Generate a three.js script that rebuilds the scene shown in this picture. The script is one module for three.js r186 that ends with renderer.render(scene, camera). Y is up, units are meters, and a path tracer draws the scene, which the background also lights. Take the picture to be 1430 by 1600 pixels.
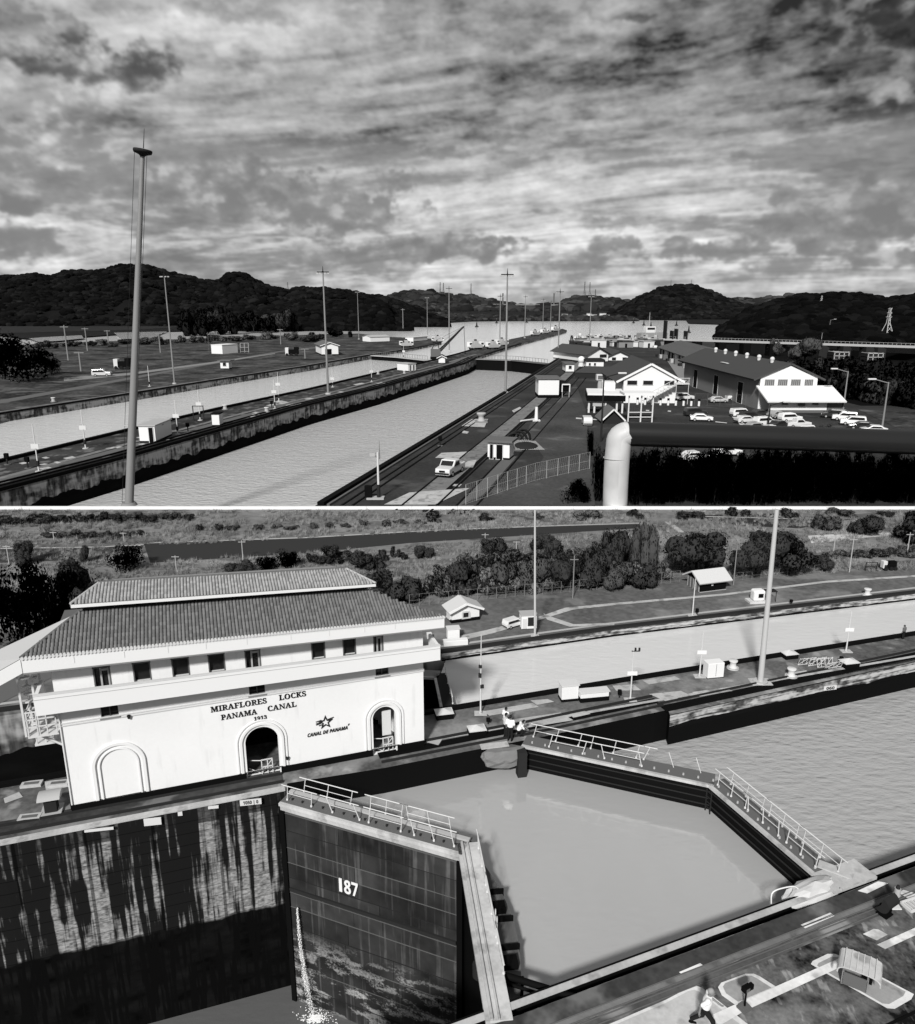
import * as THREE from 'three';
import { mergeGeometries } from 'three/addons/utils/BufferGeometryUtils.js';
import { FontLoader } from 'three/addons/loaders/FontLoader.js';
import { TextGeometry } from 'three/addons/geometries/TextGeometry.js';
import { RoundedBoxGeometry } from 'three/addons/geometries/RoundedBoxGeometry.js';

// ───────── camera, sky, sun, exposure ─────────
const H = 24, F = 1200, PIT = Math.atan(325 / F), CP = Math.cos(PIT), SP = Math.sin(PIT);
const scene = new THREE.Scene();
const camera = new THREE.PerspectiveCamera(2 * Math.atan(800 / F) * 180 / Math.PI, 1430 / 1600, 0.5, 30000);
camera.position.set(0, H, 0); camera.rotation.x = -PIT; scene.add(camera);
const renderer = new THREE.WebGLRenderer({ antialias: true });
renderer.toneMapping = THREE.LinearToneMapping; renderer.toneMappingExposure = 1.36;
renderer.shadowMap.enabled = true; renderer.shadowMap.type = THREE.PCFSoftShadowMap;
const sun = new THREE.DirectionalLight(0xfffefc, 3.7);
sun.position.set(-60, 160, 205); sun.target.position.set(0, 0, 0);
sun.castShadow = true; sun.shadow.radius = 10; sun.shadow.mapSize.set(4096, 4096);
Object.assign(sun.shadow.camera, { left: -260, right: 260, top: 260, bottom: -260, near: 1, far: 900 });
scene.add(sun, sun.target);

// noise
let seed = 7; const rnd = () => { seed = (seed * 1664525 + 1013904223) >>> 0; return seed / 4294967296; };
const rr = (a, b) => a + (b - a) * rnd();
const hsh = (x, y) => { let h = (Math.imul(x, 374761393) + Math.imul(y, 668265263)) | 0; h = Math.imul(h ^ (h >>> 13), 1274126177); return ((h ^ (h >>> 16)) >>> 0) / 4294967296; };
const mod = (a, n) => ((a % n) + n) % n, sm = t => t * t * (3 - 2 * t), cl = (v, a = 0, b = 1) => Math.min(b, Math.max(a, v));
const sst = (a, b, x) => sm(cl((x - a) / (b - a)));
function vn(x, y, p, q = p, s = 0) {
  const xi = Math.floor(x), yi = Math.floor(y), u = x - xi, w = y - yi, fx = u * u * (3 - 2 * u), fy = w * w * (3 - 2 * w);
  let x0 = xi % p; if (x0 < 0) x0 += p; const x1 = x0 + 1 === p ? 0 : x0 + 1; let y0 = yi % q; if (y0 < 0) y0 += q; const y1 = y0 + 1 === q ? 0 : y0 + 1, sx = s * 57, sy = s * 131;
  const a = hsh(x0 + sx, y0 + sy), b = hsh(x1 + sx, y0 + sy), c = hsh(x0 + sx, y1 + sy), d = hsh(x1 + sx, y1 + sy);
  return a + (b - a) * fx + (c - a) * fy + (a - b - c + d) * fx * fy;
}
// u,v in 0..1, tiling; px/py cells at the first octave
function fbm(u, v, px, py, o = 4, s = 0) { let r = 0, a = .5, t = 0; for (let i = 0; i < o; i++) { r += a * vn(u * px, v * py, px, py, s + i); t += a; a *= .5; px *= 2; py *= 2; } return r / t; }

// sky: a high ribbed sheet of altocumulus with low cumulus, all grey
{
  const W = 4096, HH = 2048, d = new Float32Array(W * HH * 4);
  const DARK = [[-28,10,5,4,0.35],[28,14.5,5,3,0.4],[-24.6,13.9,4.7,1.0,0.50],[-27.8,15.3,3.1,1.8,0.35],[-16.9,17.3,4.7,0.6,0.20],[26.7,16.2,3.6,1.4,0.60],[27.8,11.9,1.3,0.7,0.75],[-1.1,9.7,2.0,0.4,0.45],[19.4,9.3,1.2,0.4,0.60],[26.1,9.2,0.6,0.3,0.50],[23.5,9.7,0.5,0.3,0.35],[-28.4,6.3,1.3,0.8,0.75],[-15.0,7.5,4.0,1.3,0.70],[-7.6,6.4,3.5,1.5,0.60],[-5.6,5.6,1.8,0.9,0.40],[-17.7,8.5,2.4,0.9,0.30],[-23.6,13.7,3.7,0.8,0.35],[-28.0,3.7,2.2,0.8,0.60],[-28.0,9.1,2.1,1.4,0.30],[22.4,5.0,1.9,1.2,0.70],[27.0,6.0,2.6,1.3,0.80],[21.8,6.7,1.0,0.6,0.60],[27.9,4.7,2.1,1.5,0.75],[22.5,4.1,2.3,0.9,0.50],[28.0,2.7,2.1,0.6,0.70],[18.2,3.4,2.0,0.6,0.55],[24.8,3.8,2.2,0.9,0.60],[-1.1,3.8,3.4,0.8,0.65],[0.2,4.1,1.8,1.1,0.40],[8.6,3.2,3.3,0.6,0.60],[-9.7,3.4,2.7,0.6,0.55],[-13.5,4.1,0.9,0.2,0.40],[-12.1,5.7,4.3,0.6,0.30],[10.9,4.0,1.3,0.5,0.50],[15.2,3.8,1.7,0.6,0.50],[22.2,2.4,2.3,0.6,0.50],[6.6,2.4,2.7,0.6,0.45],[-5.2,2.8,3.6,0.6,0.40],[-17.0,2.3,2.5,0.5,0.40],[14.7,5.4,6.5,0.4,0.30],[5.6,6.2,1.8,0.2,0.40],[2.0,10.8,2.6,0.3,0.25],[12.2,17.2,1.0,0.3,0.50],[11.0,17.6,2.4,0.4,0.30],[3.2,16.1,1.3,0.3,0.30]];
  const LIGHT = [[-25.4,11.3,0.4,0.2,0.80],[-25.5,8.4,1.1,0.3,0.60],[-28.2,10.1,0.6,0.5,0.50],[-26.3,3.3,2.6,0.6,0.50],[-27.5,2.3,2.9,0.5,0.50],[2.3,4.1,1.5,0.8,0.50],[3.4,3.5,1.8,0.9,0.45],[16.1,4.0,2.5,0.4,0.50],[14.0,3.0,2.1,0.7,0.50],[19.1,2.5,2.4,0.4,0.40],[23.3,3.6,1.5,0.3,0.50],[-17.1,15.8,4.8,1.3,0.30],[-9.1,15.6,8.4,2.0,0.25],[9.0,9.2,5.5,0.6,0.35],[17.8,8.1,4.3,0.5,0.40],[10.3,16.3,2.8,0.7,0.30],[-3.4,1.5,5.5,0.7,0.30],[26.2,1.4,4.3,0.5,0.35],[-20.6,3.7,2.4,0.6,0.30],[20.7,5.8,2.3,0.3,0.35],[17.1,1.5,2.5,0.5,0.40],[10.3,7.3,10.3,0.5,0.20],[-0.6,12.5,8.6,1.1,0.15]];
  for (let i = 0; i < 170; i++) { const az = rr(33, 327), el = 1.5 + 40 * rnd() ** 2; DARK.push([az > 180 ? az - 360 : az, el, rr(1, 4.5), rr(.3, 1.4), rr(.3, .75)]); if (i % 2) LIGHT.push([az > 180 ? az - 360 : az, el + 2, rr(1, 6), rr(.3, 1), rr(.2, .5)]); }
  const bins = L => Array.from({ length: 72 }, (_, b) => L.filter(q => Math.abs(mod(q[0] - (b * 5 - 177.5) + 180, 360) - 180) < q[2] * 3 + 2.6)), DB = bins(DARK), LB = bins(LIGHT);
  for (let j = 0; j < HH; j++) {
    const el = ((j + .5) / HH - .5) * 180;
    for (let i = 0; i < W; i++) {
      const k = (j * W + i) * 4; let v;
      // u of an equirect texture: atan2(z, x); azimuth 0 looks down -z, positive to the right
      const th = ((i + .5) / W - .5) * 2 * Math.PI, dx = Math.cos(th), dz = Math.sin(th), az = Math.atan2(dx, -dz) * 180 / Math.PI;
      const fr = Math.abs(az) < 38 && el < 24 && el > -2; if (!fr && ((i & 7) || (j & 7))) continue;         // finer towards the canal, every texel is filled below
      if (el < -1) v = .16;
      else {
        const e = Math.max(el, .4) * Math.PI / 180, r = 1 / Math.tan(e + .10), X = dx * r, Y = dz * r;     // on the sheet overhead
        const wx = fbm(X / 64 + 7, Y / 64, 50, 50, 3, 3) - .5, wy = fbm(X / 64, Y / 64 + 3, 50, 50, 3, 9) - .5;
        const a = .5, U = X * Math.cos(a) + Y * Math.sin(a) + wx * .9, V = -X * Math.sin(a) + Y * Math.cos(a) + wy * .5;
        const big = fbm(U / 64, V / 64, 34, 52, 4, 5), rib = fbm(U / 64, V / 64, 110, 260, 6, 1), fine = fbm(U / 64 + wx * .01, V / 64, 420, 760, 4, 8), puff = fbm(az / 360 + .5, el / 360 + .5, 260, 420, 5, 12);
        const grain = fbm(az / 360 + .5 + el * .0006, el / 360 + .5, 1100, 1700, 2, 15) - .5, comb = fbm(az / 360 + .5 - el * .0035, el / 360 + .5, 300, 1200, 4, 17) - .5;
        const lift = sst(13, 5, el);
        v = .238 + .085 * lift + (1 + .25 * lift) * (.62 * (big - .5) + .40 * (rib - .5) + .22 * (fine - .5) + .16 * (puff - .5) + .15 * comb + .07 * grain);
        v *= 1 - .22 * sst(13, 24, el) * (1 - .6 * big);
        const bi = Math.min(71, Math.floor((az + 180) / 5)), nx = (fbm(az / 360 + .5, el / 360 + .5, 180, 180, 4, 21) - .5), ny = (fbm(az / 360 + .5, el / 360 + .5, 180, 260, 4, 33) - .5), nf = fbm(az / 360 + .5, el / 360 + .5, 700, 900, 3, 40) - .5;
        for (const [ca, ce, cw, ch, st] of LB[bi]) {
          const da = mod(az - ca + 180, 360) - 180; if (Math.abs(da) > cw * 3 || Math.abs(el - ce) > ch * 6 + 1) continue; const ex = da / cw + nx * 2.4, ey = (el - ce) / ch + ny * 3 + nf; const q = ex * ex + ey * ey;
          if (q < 4) v += st * .40 * Math.exp(-q * 1.4);
        }
        for (const [ca, ce, cw, ch, st] of DB[bi]) {
          const da = mod(az - ca + 180, 360) - 180; if (Math.abs(da) > cw * 3 || Math.abs(el - ce) > ch * 6 + 1) continue; const ex = da / cw + nx * 2.6 + nf * .7, ey = (el - ce) / ch + ny * 2.4 + nf * 1.0; const q = ex * ex + ey * ey;
          if (q < 3) { const m = sst(2.0, .3, q + 1.6 * (puff - .5)) * Math.min(1, st * 1.25); const rim = sst(-.7, 1.5, ey + 1.6 * nx + 3.4 * (puff - .5)) * .30; v = v * (1 - m) + m * Math.max(.035, .03 + rim * .75 + .08 * nf + .30 * (puff - .5) + .05 * grain); }
        }
        const lo = sst(3.5, 0, el); v = v * (1 - lo * .5) + lo * .5 * (.36 + .5 * (puff - .5) + .3 * (puff - .5) + .2 * nx);
      }
      v = Math.max(.02, v); if (el < 12) { const f = .142 * sst(12, 9.5, el); if (v < 1.6 * f) v = f + v * .375; } for (let b = 0; b < (fr ? 1 : 8); b++) for (let a = 0; a < (fr ? 1 : 8); a++) { const q = k + (b * W + a) * 4; d[q] = d[q + 1] = d[q + 2] = v; d[q + 3] = 1; }
    }
  }
  const t = new THREE.DataTexture(d, W, HH, THREE.RGBAFormat, THREE.FloatType);
  t.mapping = THREE.EquirectangularReflectionMapping; t.magFilter = t.minFilter = THREE.LinearFilter; t.needsUpdate = true;
  scene.background = t; scene.environment = t; scene.environmentIntensity = 1;
}

// ───────── helpers ─────────
const V3 = (x, y, z) => new THREE.Vector3(x, y, z);
function ray(px, py) { const t = (800 - py) / F; return V3((px - 715) / F, t * CP - SP, -CP - t * SP); }
const P = (px, py, y = 0) => { const r = ray(px, py), k = (y - H) / r.y; return V3(r.x * k, y, r.z * k); };          // ground point seen at a photograph pixel
const hAt = (p, py) => { const t = (800 - py) / F; return H + p.z * (SP - t * CP) / (CP + t * SP); };               // height above p seen at row py
const PZ = (px, py, z) => { const r = ray(px, py); return V3(r.x * z / r.z, H + r.y * z / r.z, z); };
const mpp = p => (-SP * (p.y - H) - CP * p.z) / F;                                                               // metres per photograph pixel at p
const up = new Map();
const nth = i => (i + 1) + (i % 100 > 9 && i % 100 < 13 ? 'th' : ['st', 'nd', 'rd'][i % 10] || 'th');
const numbered = n => { const k = up.get(n) || 0; up.set(n, k + 1); return k ? n + '_' + String(k).padStart(3, '0') : n; };
function shade(o) { o.castShadow = o.receiveShadow = true; return o; }
function thing(name, label, category, p = V3(0, 0, 0), turn = 0, group) {
  const o = new THREE.Group(); o.name = numbered(name); o.position.copy(p); o.rotation.y = turn;
  o.userData = { label, category }; if (group) o.userData.group = group; scene.add(o); return o;
}
function part(name, geo, mat, parent, ud) { const m = shade(new THREE.Mesh(geo, mat)); m.name = parent === scene ? numbered(name) : name; if (ud) m.userData = ud; parent.add(m); return m; }
const struct = (name, geo, mat, label) => part(name, geo, mat, scene, { kind: 'structure', ...(label ? { label } : {}) });
function copy(o, label) { const c = o.clone(); c.name = numbered(o.name.replace(/_\d+$/, '')); if (label) c.userData = { ...o.userData, label }; scene.add(c); return c; }
const strip = g => { const q = g.index ? g.toNonIndexed() : g; for (const k of Object.keys(q.attributes)) if (!['position', 'normal', 'uv'].includes(k)) q.deleteAttribute(k); if (!q.attributes.uv) q.setAttribute('uv', new THREE.BufferAttribute(new Float32Array(q.attributes.position.count * 2), 2)); return q; };
const M = (...g) => mergeGeometries(g.flat().map(strip));
function bx(w, h, d, x = 0, y = 0, z = 0, ry = 0) {                     // box standing on y, uv in metres
  const g = new THREE.BoxGeometry(w, h, d), p = g.attributes.position, n = g.attributes.normal, u = g.attributes.uv;
  for (let i = 0; i < p.count; i++) { const a = Math.abs(n.getX(i)), b = Math.abs(n.getY(i)); u.setXY(i, a > .5 ? p.getZ(i) : p.getX(i), b > .5 ? p.getZ(i) : p.getY(i)); }
  g.translate(0, h / 2, 0); if (ry) g.rotateY(ry); g.translate(x, y, z); return g;
}
function rb(w, h, d, x, y, z, r = .03) { const g = new RoundedBoxGeometry(w, h, d, 2, r); g.translate(x, y + h / 2, z); return g; }
function cyl(r0, r1, h, x = 0, y = 0, z = 0, n = 10) { const g = new THREE.CylinderGeometry(r1, r0, h, n); g.translate(x, y + h / 2, z); return g; }
function bar(a, b, r0, r1 = r0, n = 6) { const d = b.clone().sub(a), g = new THREE.CylinderGeometry(r1, r0, d.length(), n); g.applyQuaternion(new THREE.Quaternion().setFromUnitVectors(V3(0, 1, 0), d.clone().normalize())); g.translate((a.x + b.x) / 2, (a.y + b.y) / 2, (a.z + b.z) / 2); return g; }
function beam(a, b, w, h) { const d = b.clone().sub(a), L = Math.hypot(d.x, d.z), g = bx(L, h, w); g.translate(0, 0, 0); const m = new THREE.Matrix4().makeBasis(d.clone().normalize(), V3(0, 1, 0), V3(-d.z, 0, d.x).normalize()); g.scale(d.length() / L, 1, 1); g.applyMatrix4(m); g.translate((a.x + b.x) / 2, (a.y + b.y) / 2, (a.z + b.z) / 2); return g; }
// flat polygon of world points (uv in metres), facing up
function flat(pts, y) {
  const c = pts.map(p => new THREE.Vector2(p.x, -p.z)); const tri = THREE.ShapeUtils.triangulateShape(THREE.ShapeUtils.isClockWise(c) ? (pts = [...pts].reverse(), c.reverse()) : c, []);
  const pos = [], uv = []; for (const t of tri) for (const i of t) { const p = pts[i]; pos.push(p.x, y ?? p.y, p.z); uv.push(p.x, -p.z); }
  const g = new THREE.BufferGeometry(); g.setAttribute('position', new THREE.Float32BufferAttribute(pos, 3)); g.setAttribute('uv', new THREE.Float32BufferAttribute(uv, 2)); g.computeVertexNormals(); return g;
}
const pp = (l, y = 0) => l.map(a => P(a[0], a[1], y));
// vertical wall along an open polyline; u metres, v 0 at the bottom to 1 at the top
function skirt(pts, y0, y1, u0 = 0) {
  const pos = [], uv = []; let u = u0;
  for (let i = 0; i + 1 < pts.length; i++) {
    const a = pts[i], b = pts[i + 1], L = Math.hypot(b.x - a.x, b.z - a.z), n = Math.max(1, Math.min(40, Math.round(L / 8)));
    for (let k = 0; k < n; k++) {
      const q = a.clone().lerp(b, k / n), r = a.clone().lerp(b, (k + 1) / n), ua = u + L * k / n, ub = u + L * (k + 1) / n;
      pos.push(q.x, y0, q.z, r.x, y0, r.z, r.x, y1, r.z, q.x, y0, q.z, r.x, y1, r.z, q.x, y1, q.z); uv.push(ua, 0, ub, 0, ub, 1, ua, 0, ub, 1, ua, 1);
    }
    u += L;
  }
  const g = new THREE.BufferGeometry(); g.setAttribute('position', new THREE.Float32BufferAttribute(pos, 3)); g.setAttribute('uv', new THREE.Float32BufferAttribute(uv, 2)); g.computeVertexNormals(); return g;
}
// extruded polyline with rectangular section (kerbs, rails): width w to the left of travel, height h above y
function kerb(pts, w, h, y = 0) {
  const out = [];
  for (let i = 0; i + 1 < pts.length; i++) out.push(beam(V3(pts[i].x, y, pts[i].z), V3(pts[i + 1].x, y, pts[i + 1].z), w, h));
  return M(out);
}
const offs = (pts, d) => pts.map((p, i) => { const a = pts[Math.max(0, i - 1)], b = pts[Math.min(pts.length - 1, i + 1)], t = b.clone().sub(a).setY(0).normalize(); return V3(p.x - t.z * d, p.y, p.z + t.x * d); });
const band = (pts, d0, d1, y) => flat([...offs(pts, d0), ...offs(pts, d1).reverse()], y);

// textures: fn returns a linear grey
function tex(n, m, fn, sx, sy, raw) {
  const d = new Uint8Array(n * m * 4);
  for (let j = 0; j < m; j++) for (let i = 0; i < n; i++) {
    const v = cl(fn(i / n, j / m)), s = raw ? v : (v <= .0031308 ? v * 12.92 : 1.055 * v ** (1 / 2.4) - .055), k = (j * n + i) * 4; d[k] = d[k + 1] = d[k + 2] = s * 255; d[k + 3] = 255;
  }
  const t = new THREE.DataTexture(d, n, m); t.wrapS = t.wrapT = THREE.RepeatWrapping; t.magFilter = THREE.LinearFilter; t.minFilter = THREE.LinearMipmapLinearFilter; t.generateMipmaps = true;
  if (!raw) t.colorSpace = THREE.SRGBColorSpace; t.repeat.set(1 / sx, 1 / sy); t.needsUpdate = true; return t;
}
const std = (c, rough = .85, extra = {}) => { const m = new THREE.MeshPhysicalMaterial({ roughness: rough, specularIntensity: rough > .68 ? .06 : .8, side: THREE.DoubleSide, ...extra }); if (!extra.color) m.color.setRGB(c, c, c); return m; };
const tm = (t, rough = .9, extra = {}) => std(1, rough, { map: t, ...extra });
const noiseB = tex(512, 512, (u, v) => fbm(u, v, 32, 32, 5, 2), 4, 4, true);
const T = {};
T.grass = tex(1024, 1024, (u, v) => { const b = fbm(u, v, 6, 6, 5, 1), f = fbm(u, v, 90, 90, 3, 2), w = fbm(u, v, 14, 22, 4, 4); return .036 + .075 * (b - .42) + .06 * (f - .5) + .06 * sst(.55, .75, w); }, 70, 70);
T.turf = tex(1024, 1024, (u, v) => { const b = fbm(u, v, 5, 5, 5, 11), f = fbm(u, v, 120, 120, 3, 12), w = fbm(u, v, 12, 20, 4, 14); return .10 + .09 * (b - .5) + .07 * (f - .5) + .07 * sst(.55, .75, w); }, 40, 40);
T.straw = tex(1024, 1024, (u, v) => { const b = fbm(u, v, 7, 16, 5, 21), f = fbm(u, v, 100, 140, 3, 22), k = sst(.48, .62, fbm(u, v, 16, 30, 4, 24)); return cl(.185 + .14 * (b - .5) + .08 * (f - .5) - .075 * k, .03, .4); }, 50, 50);
T.asphalt = tex(1024, 1024, (u, v) => .034 + .035 * (fbm(u, v, 5, 5, 5, 31) - .4) + .02 * (fbm(u, v, 180, 180, 2, 33) - .5) + .03 * sst(.6, .8, fbm(u, v, 10, 10, 4, 35)), 50, 50);
T.deck = tex(1024, 1024, (u, v) => { const b = fbm(u, v, 5, 5, 5, 41), s = sst(.45, .68, fbm(u, v, 11, 11, 5, 43)), f = fbm(u, v, 120, 120, 3, 44), c = sst(.62, .8, fbm(u, v, 22, 22, 4, 46)); return cl(.085 + .13 * (b - .42) + .10 * s + .07 * (f - .5) + .12 * c, .012, .6); }, 22, 22);
T.deckDark = tex(1024, 1024, (u, v) => { const b = fbm(u, v, 6, 6, 5, 51), s = sst(.5, .72, fbm(u, v, 14, 14, 5, 53)), f = fbm(u, v, 120, 120, 3, 54); return cl(.035 + .06 * (b - .45) + .09 * s * s + .03 * (f - .5), .008, .4); }, 26, 26);
T.floor = tex(1024, 1024, (u, v) => { const b = fbm(u, v, 5, 5, 6, 61), s = fbm(u, v, 14, 22, 6, 63), f = fbm(u, v, 120, 120, 3, 64), sc = sst(.58, .74, fbm(u, v, 60, 22, 5, 66)), dk = sst(.46, .62, fbm(u, v, 8, 8, 5, 68)); return cl(.125 + .15 * (s - .5) + .16 * (b - .5) + .08 * (f - .5) + .13 * sc * (1 - .6 * dk) - .075 * dk, .008, .5); }, 13, 13);
T.pad = tex(512, 512, (u, v) => .40 + .18 * (fbm(u, v, 6, 6, 5, 71) - .5) + .1 * (fbm(u, v, 60, 60, 3, 72) - .5) - .16 * sst(.6, .8, fbm(u, v, 9, 9, 4, 73)), 7, 7);
T.plaster = tex(512, 512, (u, v) => .72 + .06 * (fbm(u, v, 4, 4, 5, 81) - .5) - .06 * sst(.6, .85, fbm(u, v, 30, 5, 4, 82)) + .02 * (fbm(u, v, 90, 90, 2, 83) - .5), 9, 9);
// lock wall: pale stained crest over dark stained concrete, shade mixed into the black
const wallTex = (top, dark, light, s, len) => tex(1024, 512, (u, v) => {
  const y = 1 - v, st = fbm(u, v, 90, 3, 4, s), st2 = fbm(u, v, 240, 8, 3, s + 3), bl = fbm(u, v, 24, 10, 5, s + 5), big = fbm(u, v, 9, 2, 3, s + 8), edge = top * (1 + .5 * (fbm(u, v, 30, 1, 3, s + 9) - .5));
  const pale = cl(light * (.15 + 1.1 * sst(.36, .66, st * .55 + bl * .5 + (big - .5) * .35)) + .1 * (st2 - .5), .01, .6);
  return y < edge ? pale * (y < .03 ? .5 : 1) : dark * (.5 + bl);
}, len, 1);
T.quay = wallTex(.34, .004, .26, 101, 48);
T.quay2 = wallTex(.72, .005, .34, 121, 48);
T.lock = tex(2048, 1024, (u, v) => {     // the deep empty chamber: streaks between form lines, black below a jogged edge
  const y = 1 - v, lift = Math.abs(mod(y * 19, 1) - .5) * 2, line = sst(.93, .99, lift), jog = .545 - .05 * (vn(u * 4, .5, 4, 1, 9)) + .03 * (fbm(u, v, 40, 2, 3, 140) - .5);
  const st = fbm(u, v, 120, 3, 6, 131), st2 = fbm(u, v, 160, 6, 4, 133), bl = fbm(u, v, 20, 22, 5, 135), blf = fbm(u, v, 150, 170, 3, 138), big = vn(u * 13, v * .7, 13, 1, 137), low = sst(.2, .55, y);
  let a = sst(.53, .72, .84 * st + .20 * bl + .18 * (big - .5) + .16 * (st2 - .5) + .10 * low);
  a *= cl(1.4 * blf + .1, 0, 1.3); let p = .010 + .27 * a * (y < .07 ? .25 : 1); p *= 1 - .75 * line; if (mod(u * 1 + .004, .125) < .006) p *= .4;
  const lowBand = sst(jog - .012, jog + .006, y); p = p * (1 - lowBand) + lowBand * (.0028 + .012 * (bl - .35) * sst(.4, .6, st2)); return Math.max(.0015, p);
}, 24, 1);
T.steel = tex(1024, 1024, (u, v) => { const st = fbm(u, v, 80, 4, 4, 151), bl = fbm(u, v, 12, 12, 5, 153), f = fbm(u, v, 100, 100, 3, 155), gr = fbm(u, v, 160, 200, 2, 158), b2 = sst(.50, .66, fbm(u, v, 12, 34, 6, 157) * .82 + gr * .18) * sst(.45, .30, v) * sst(.0, .10, v); return cl(.02 + .03 * (bl - .4) + .06 * sst(.56, .8, st) * bl + .20 * b2 * cl(.9 * gr + .4, 0, 1.3), .005, .5); }, 12, 13);
T.ripple = tex(512, 512, (u, v) => .5 + .5 * (fbm(u, v, 16, 34, 5, 161) - .5) + .3 * (fbm(u, v, 6, 11, 3, 165) - .5), 9, 9, true);
T.water = tex(1024, 1024, (u, v) => .5 + .5 * (fbm(u, v, 40, 90, 5, 161) - .5) + .25 * (fbm(u, v, 12, 26, 3, 165) - .5), 26, 26, true);
T.metal = tex(512, 512, (u, v) => .5 + .3 * (fbm(u, v, 8, 8, 5, 171) - .5), 3, 3);
T.sheet = tex(256, 256, (u, v) => .5 + .5 * Math.sin(u * Math.PI * 2 * 16), 4, 4, true);
T.bark = tex(256, 256, (u, v) => .06 + .08 * (fbm(u, v, 20, 4, 4, 181) - .4), 1, 2);
const mats = {
  grass: tm(T.grass, 1), turf: tm(T.turf, 1), straw: tm(T.straw, 1), asphalt: tm(T.asphalt, .95), deck: tm(T.deck, .9), deckDark: tm(T.deckDark, .9), floor: tm(T.floor, .9, { bumpMap: noiseB, bumpScale: .01 }), pad: tm(T.pad, .9),
  plaster: tm(T.plaster, .85), white: std(.68, .7), white2: std(.55, .8), offw: std(.5, .8), lt: std(.36, .8), grey: std(.2, .75), mid: std(.11, .75), dk: std(.022, .7), black: std(.0045, .7), glass: std(.015, .12), steelLt: std(.55, .45), pole: std(.42, .55), galv: std(.3, .5, { metalness: .3 }),
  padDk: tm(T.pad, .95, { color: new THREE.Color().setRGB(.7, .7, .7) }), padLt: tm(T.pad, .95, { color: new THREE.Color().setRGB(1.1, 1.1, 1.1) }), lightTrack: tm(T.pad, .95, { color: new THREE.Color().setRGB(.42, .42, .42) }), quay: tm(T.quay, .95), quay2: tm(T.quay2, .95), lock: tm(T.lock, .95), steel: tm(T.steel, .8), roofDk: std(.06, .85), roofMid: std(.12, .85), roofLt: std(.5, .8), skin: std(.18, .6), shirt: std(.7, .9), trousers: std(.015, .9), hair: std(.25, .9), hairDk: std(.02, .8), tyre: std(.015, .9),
};
const waterMat = (c, bump, rough, map = T.water, ior = 1.45) => new THREE.MeshPhysicalMaterial({ color: new THREE.Color().setRGB(c, c, c), roughness: rough, ior, bumpMap: map, bumpScale: bump, side: THREE.DoubleSide });
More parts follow.
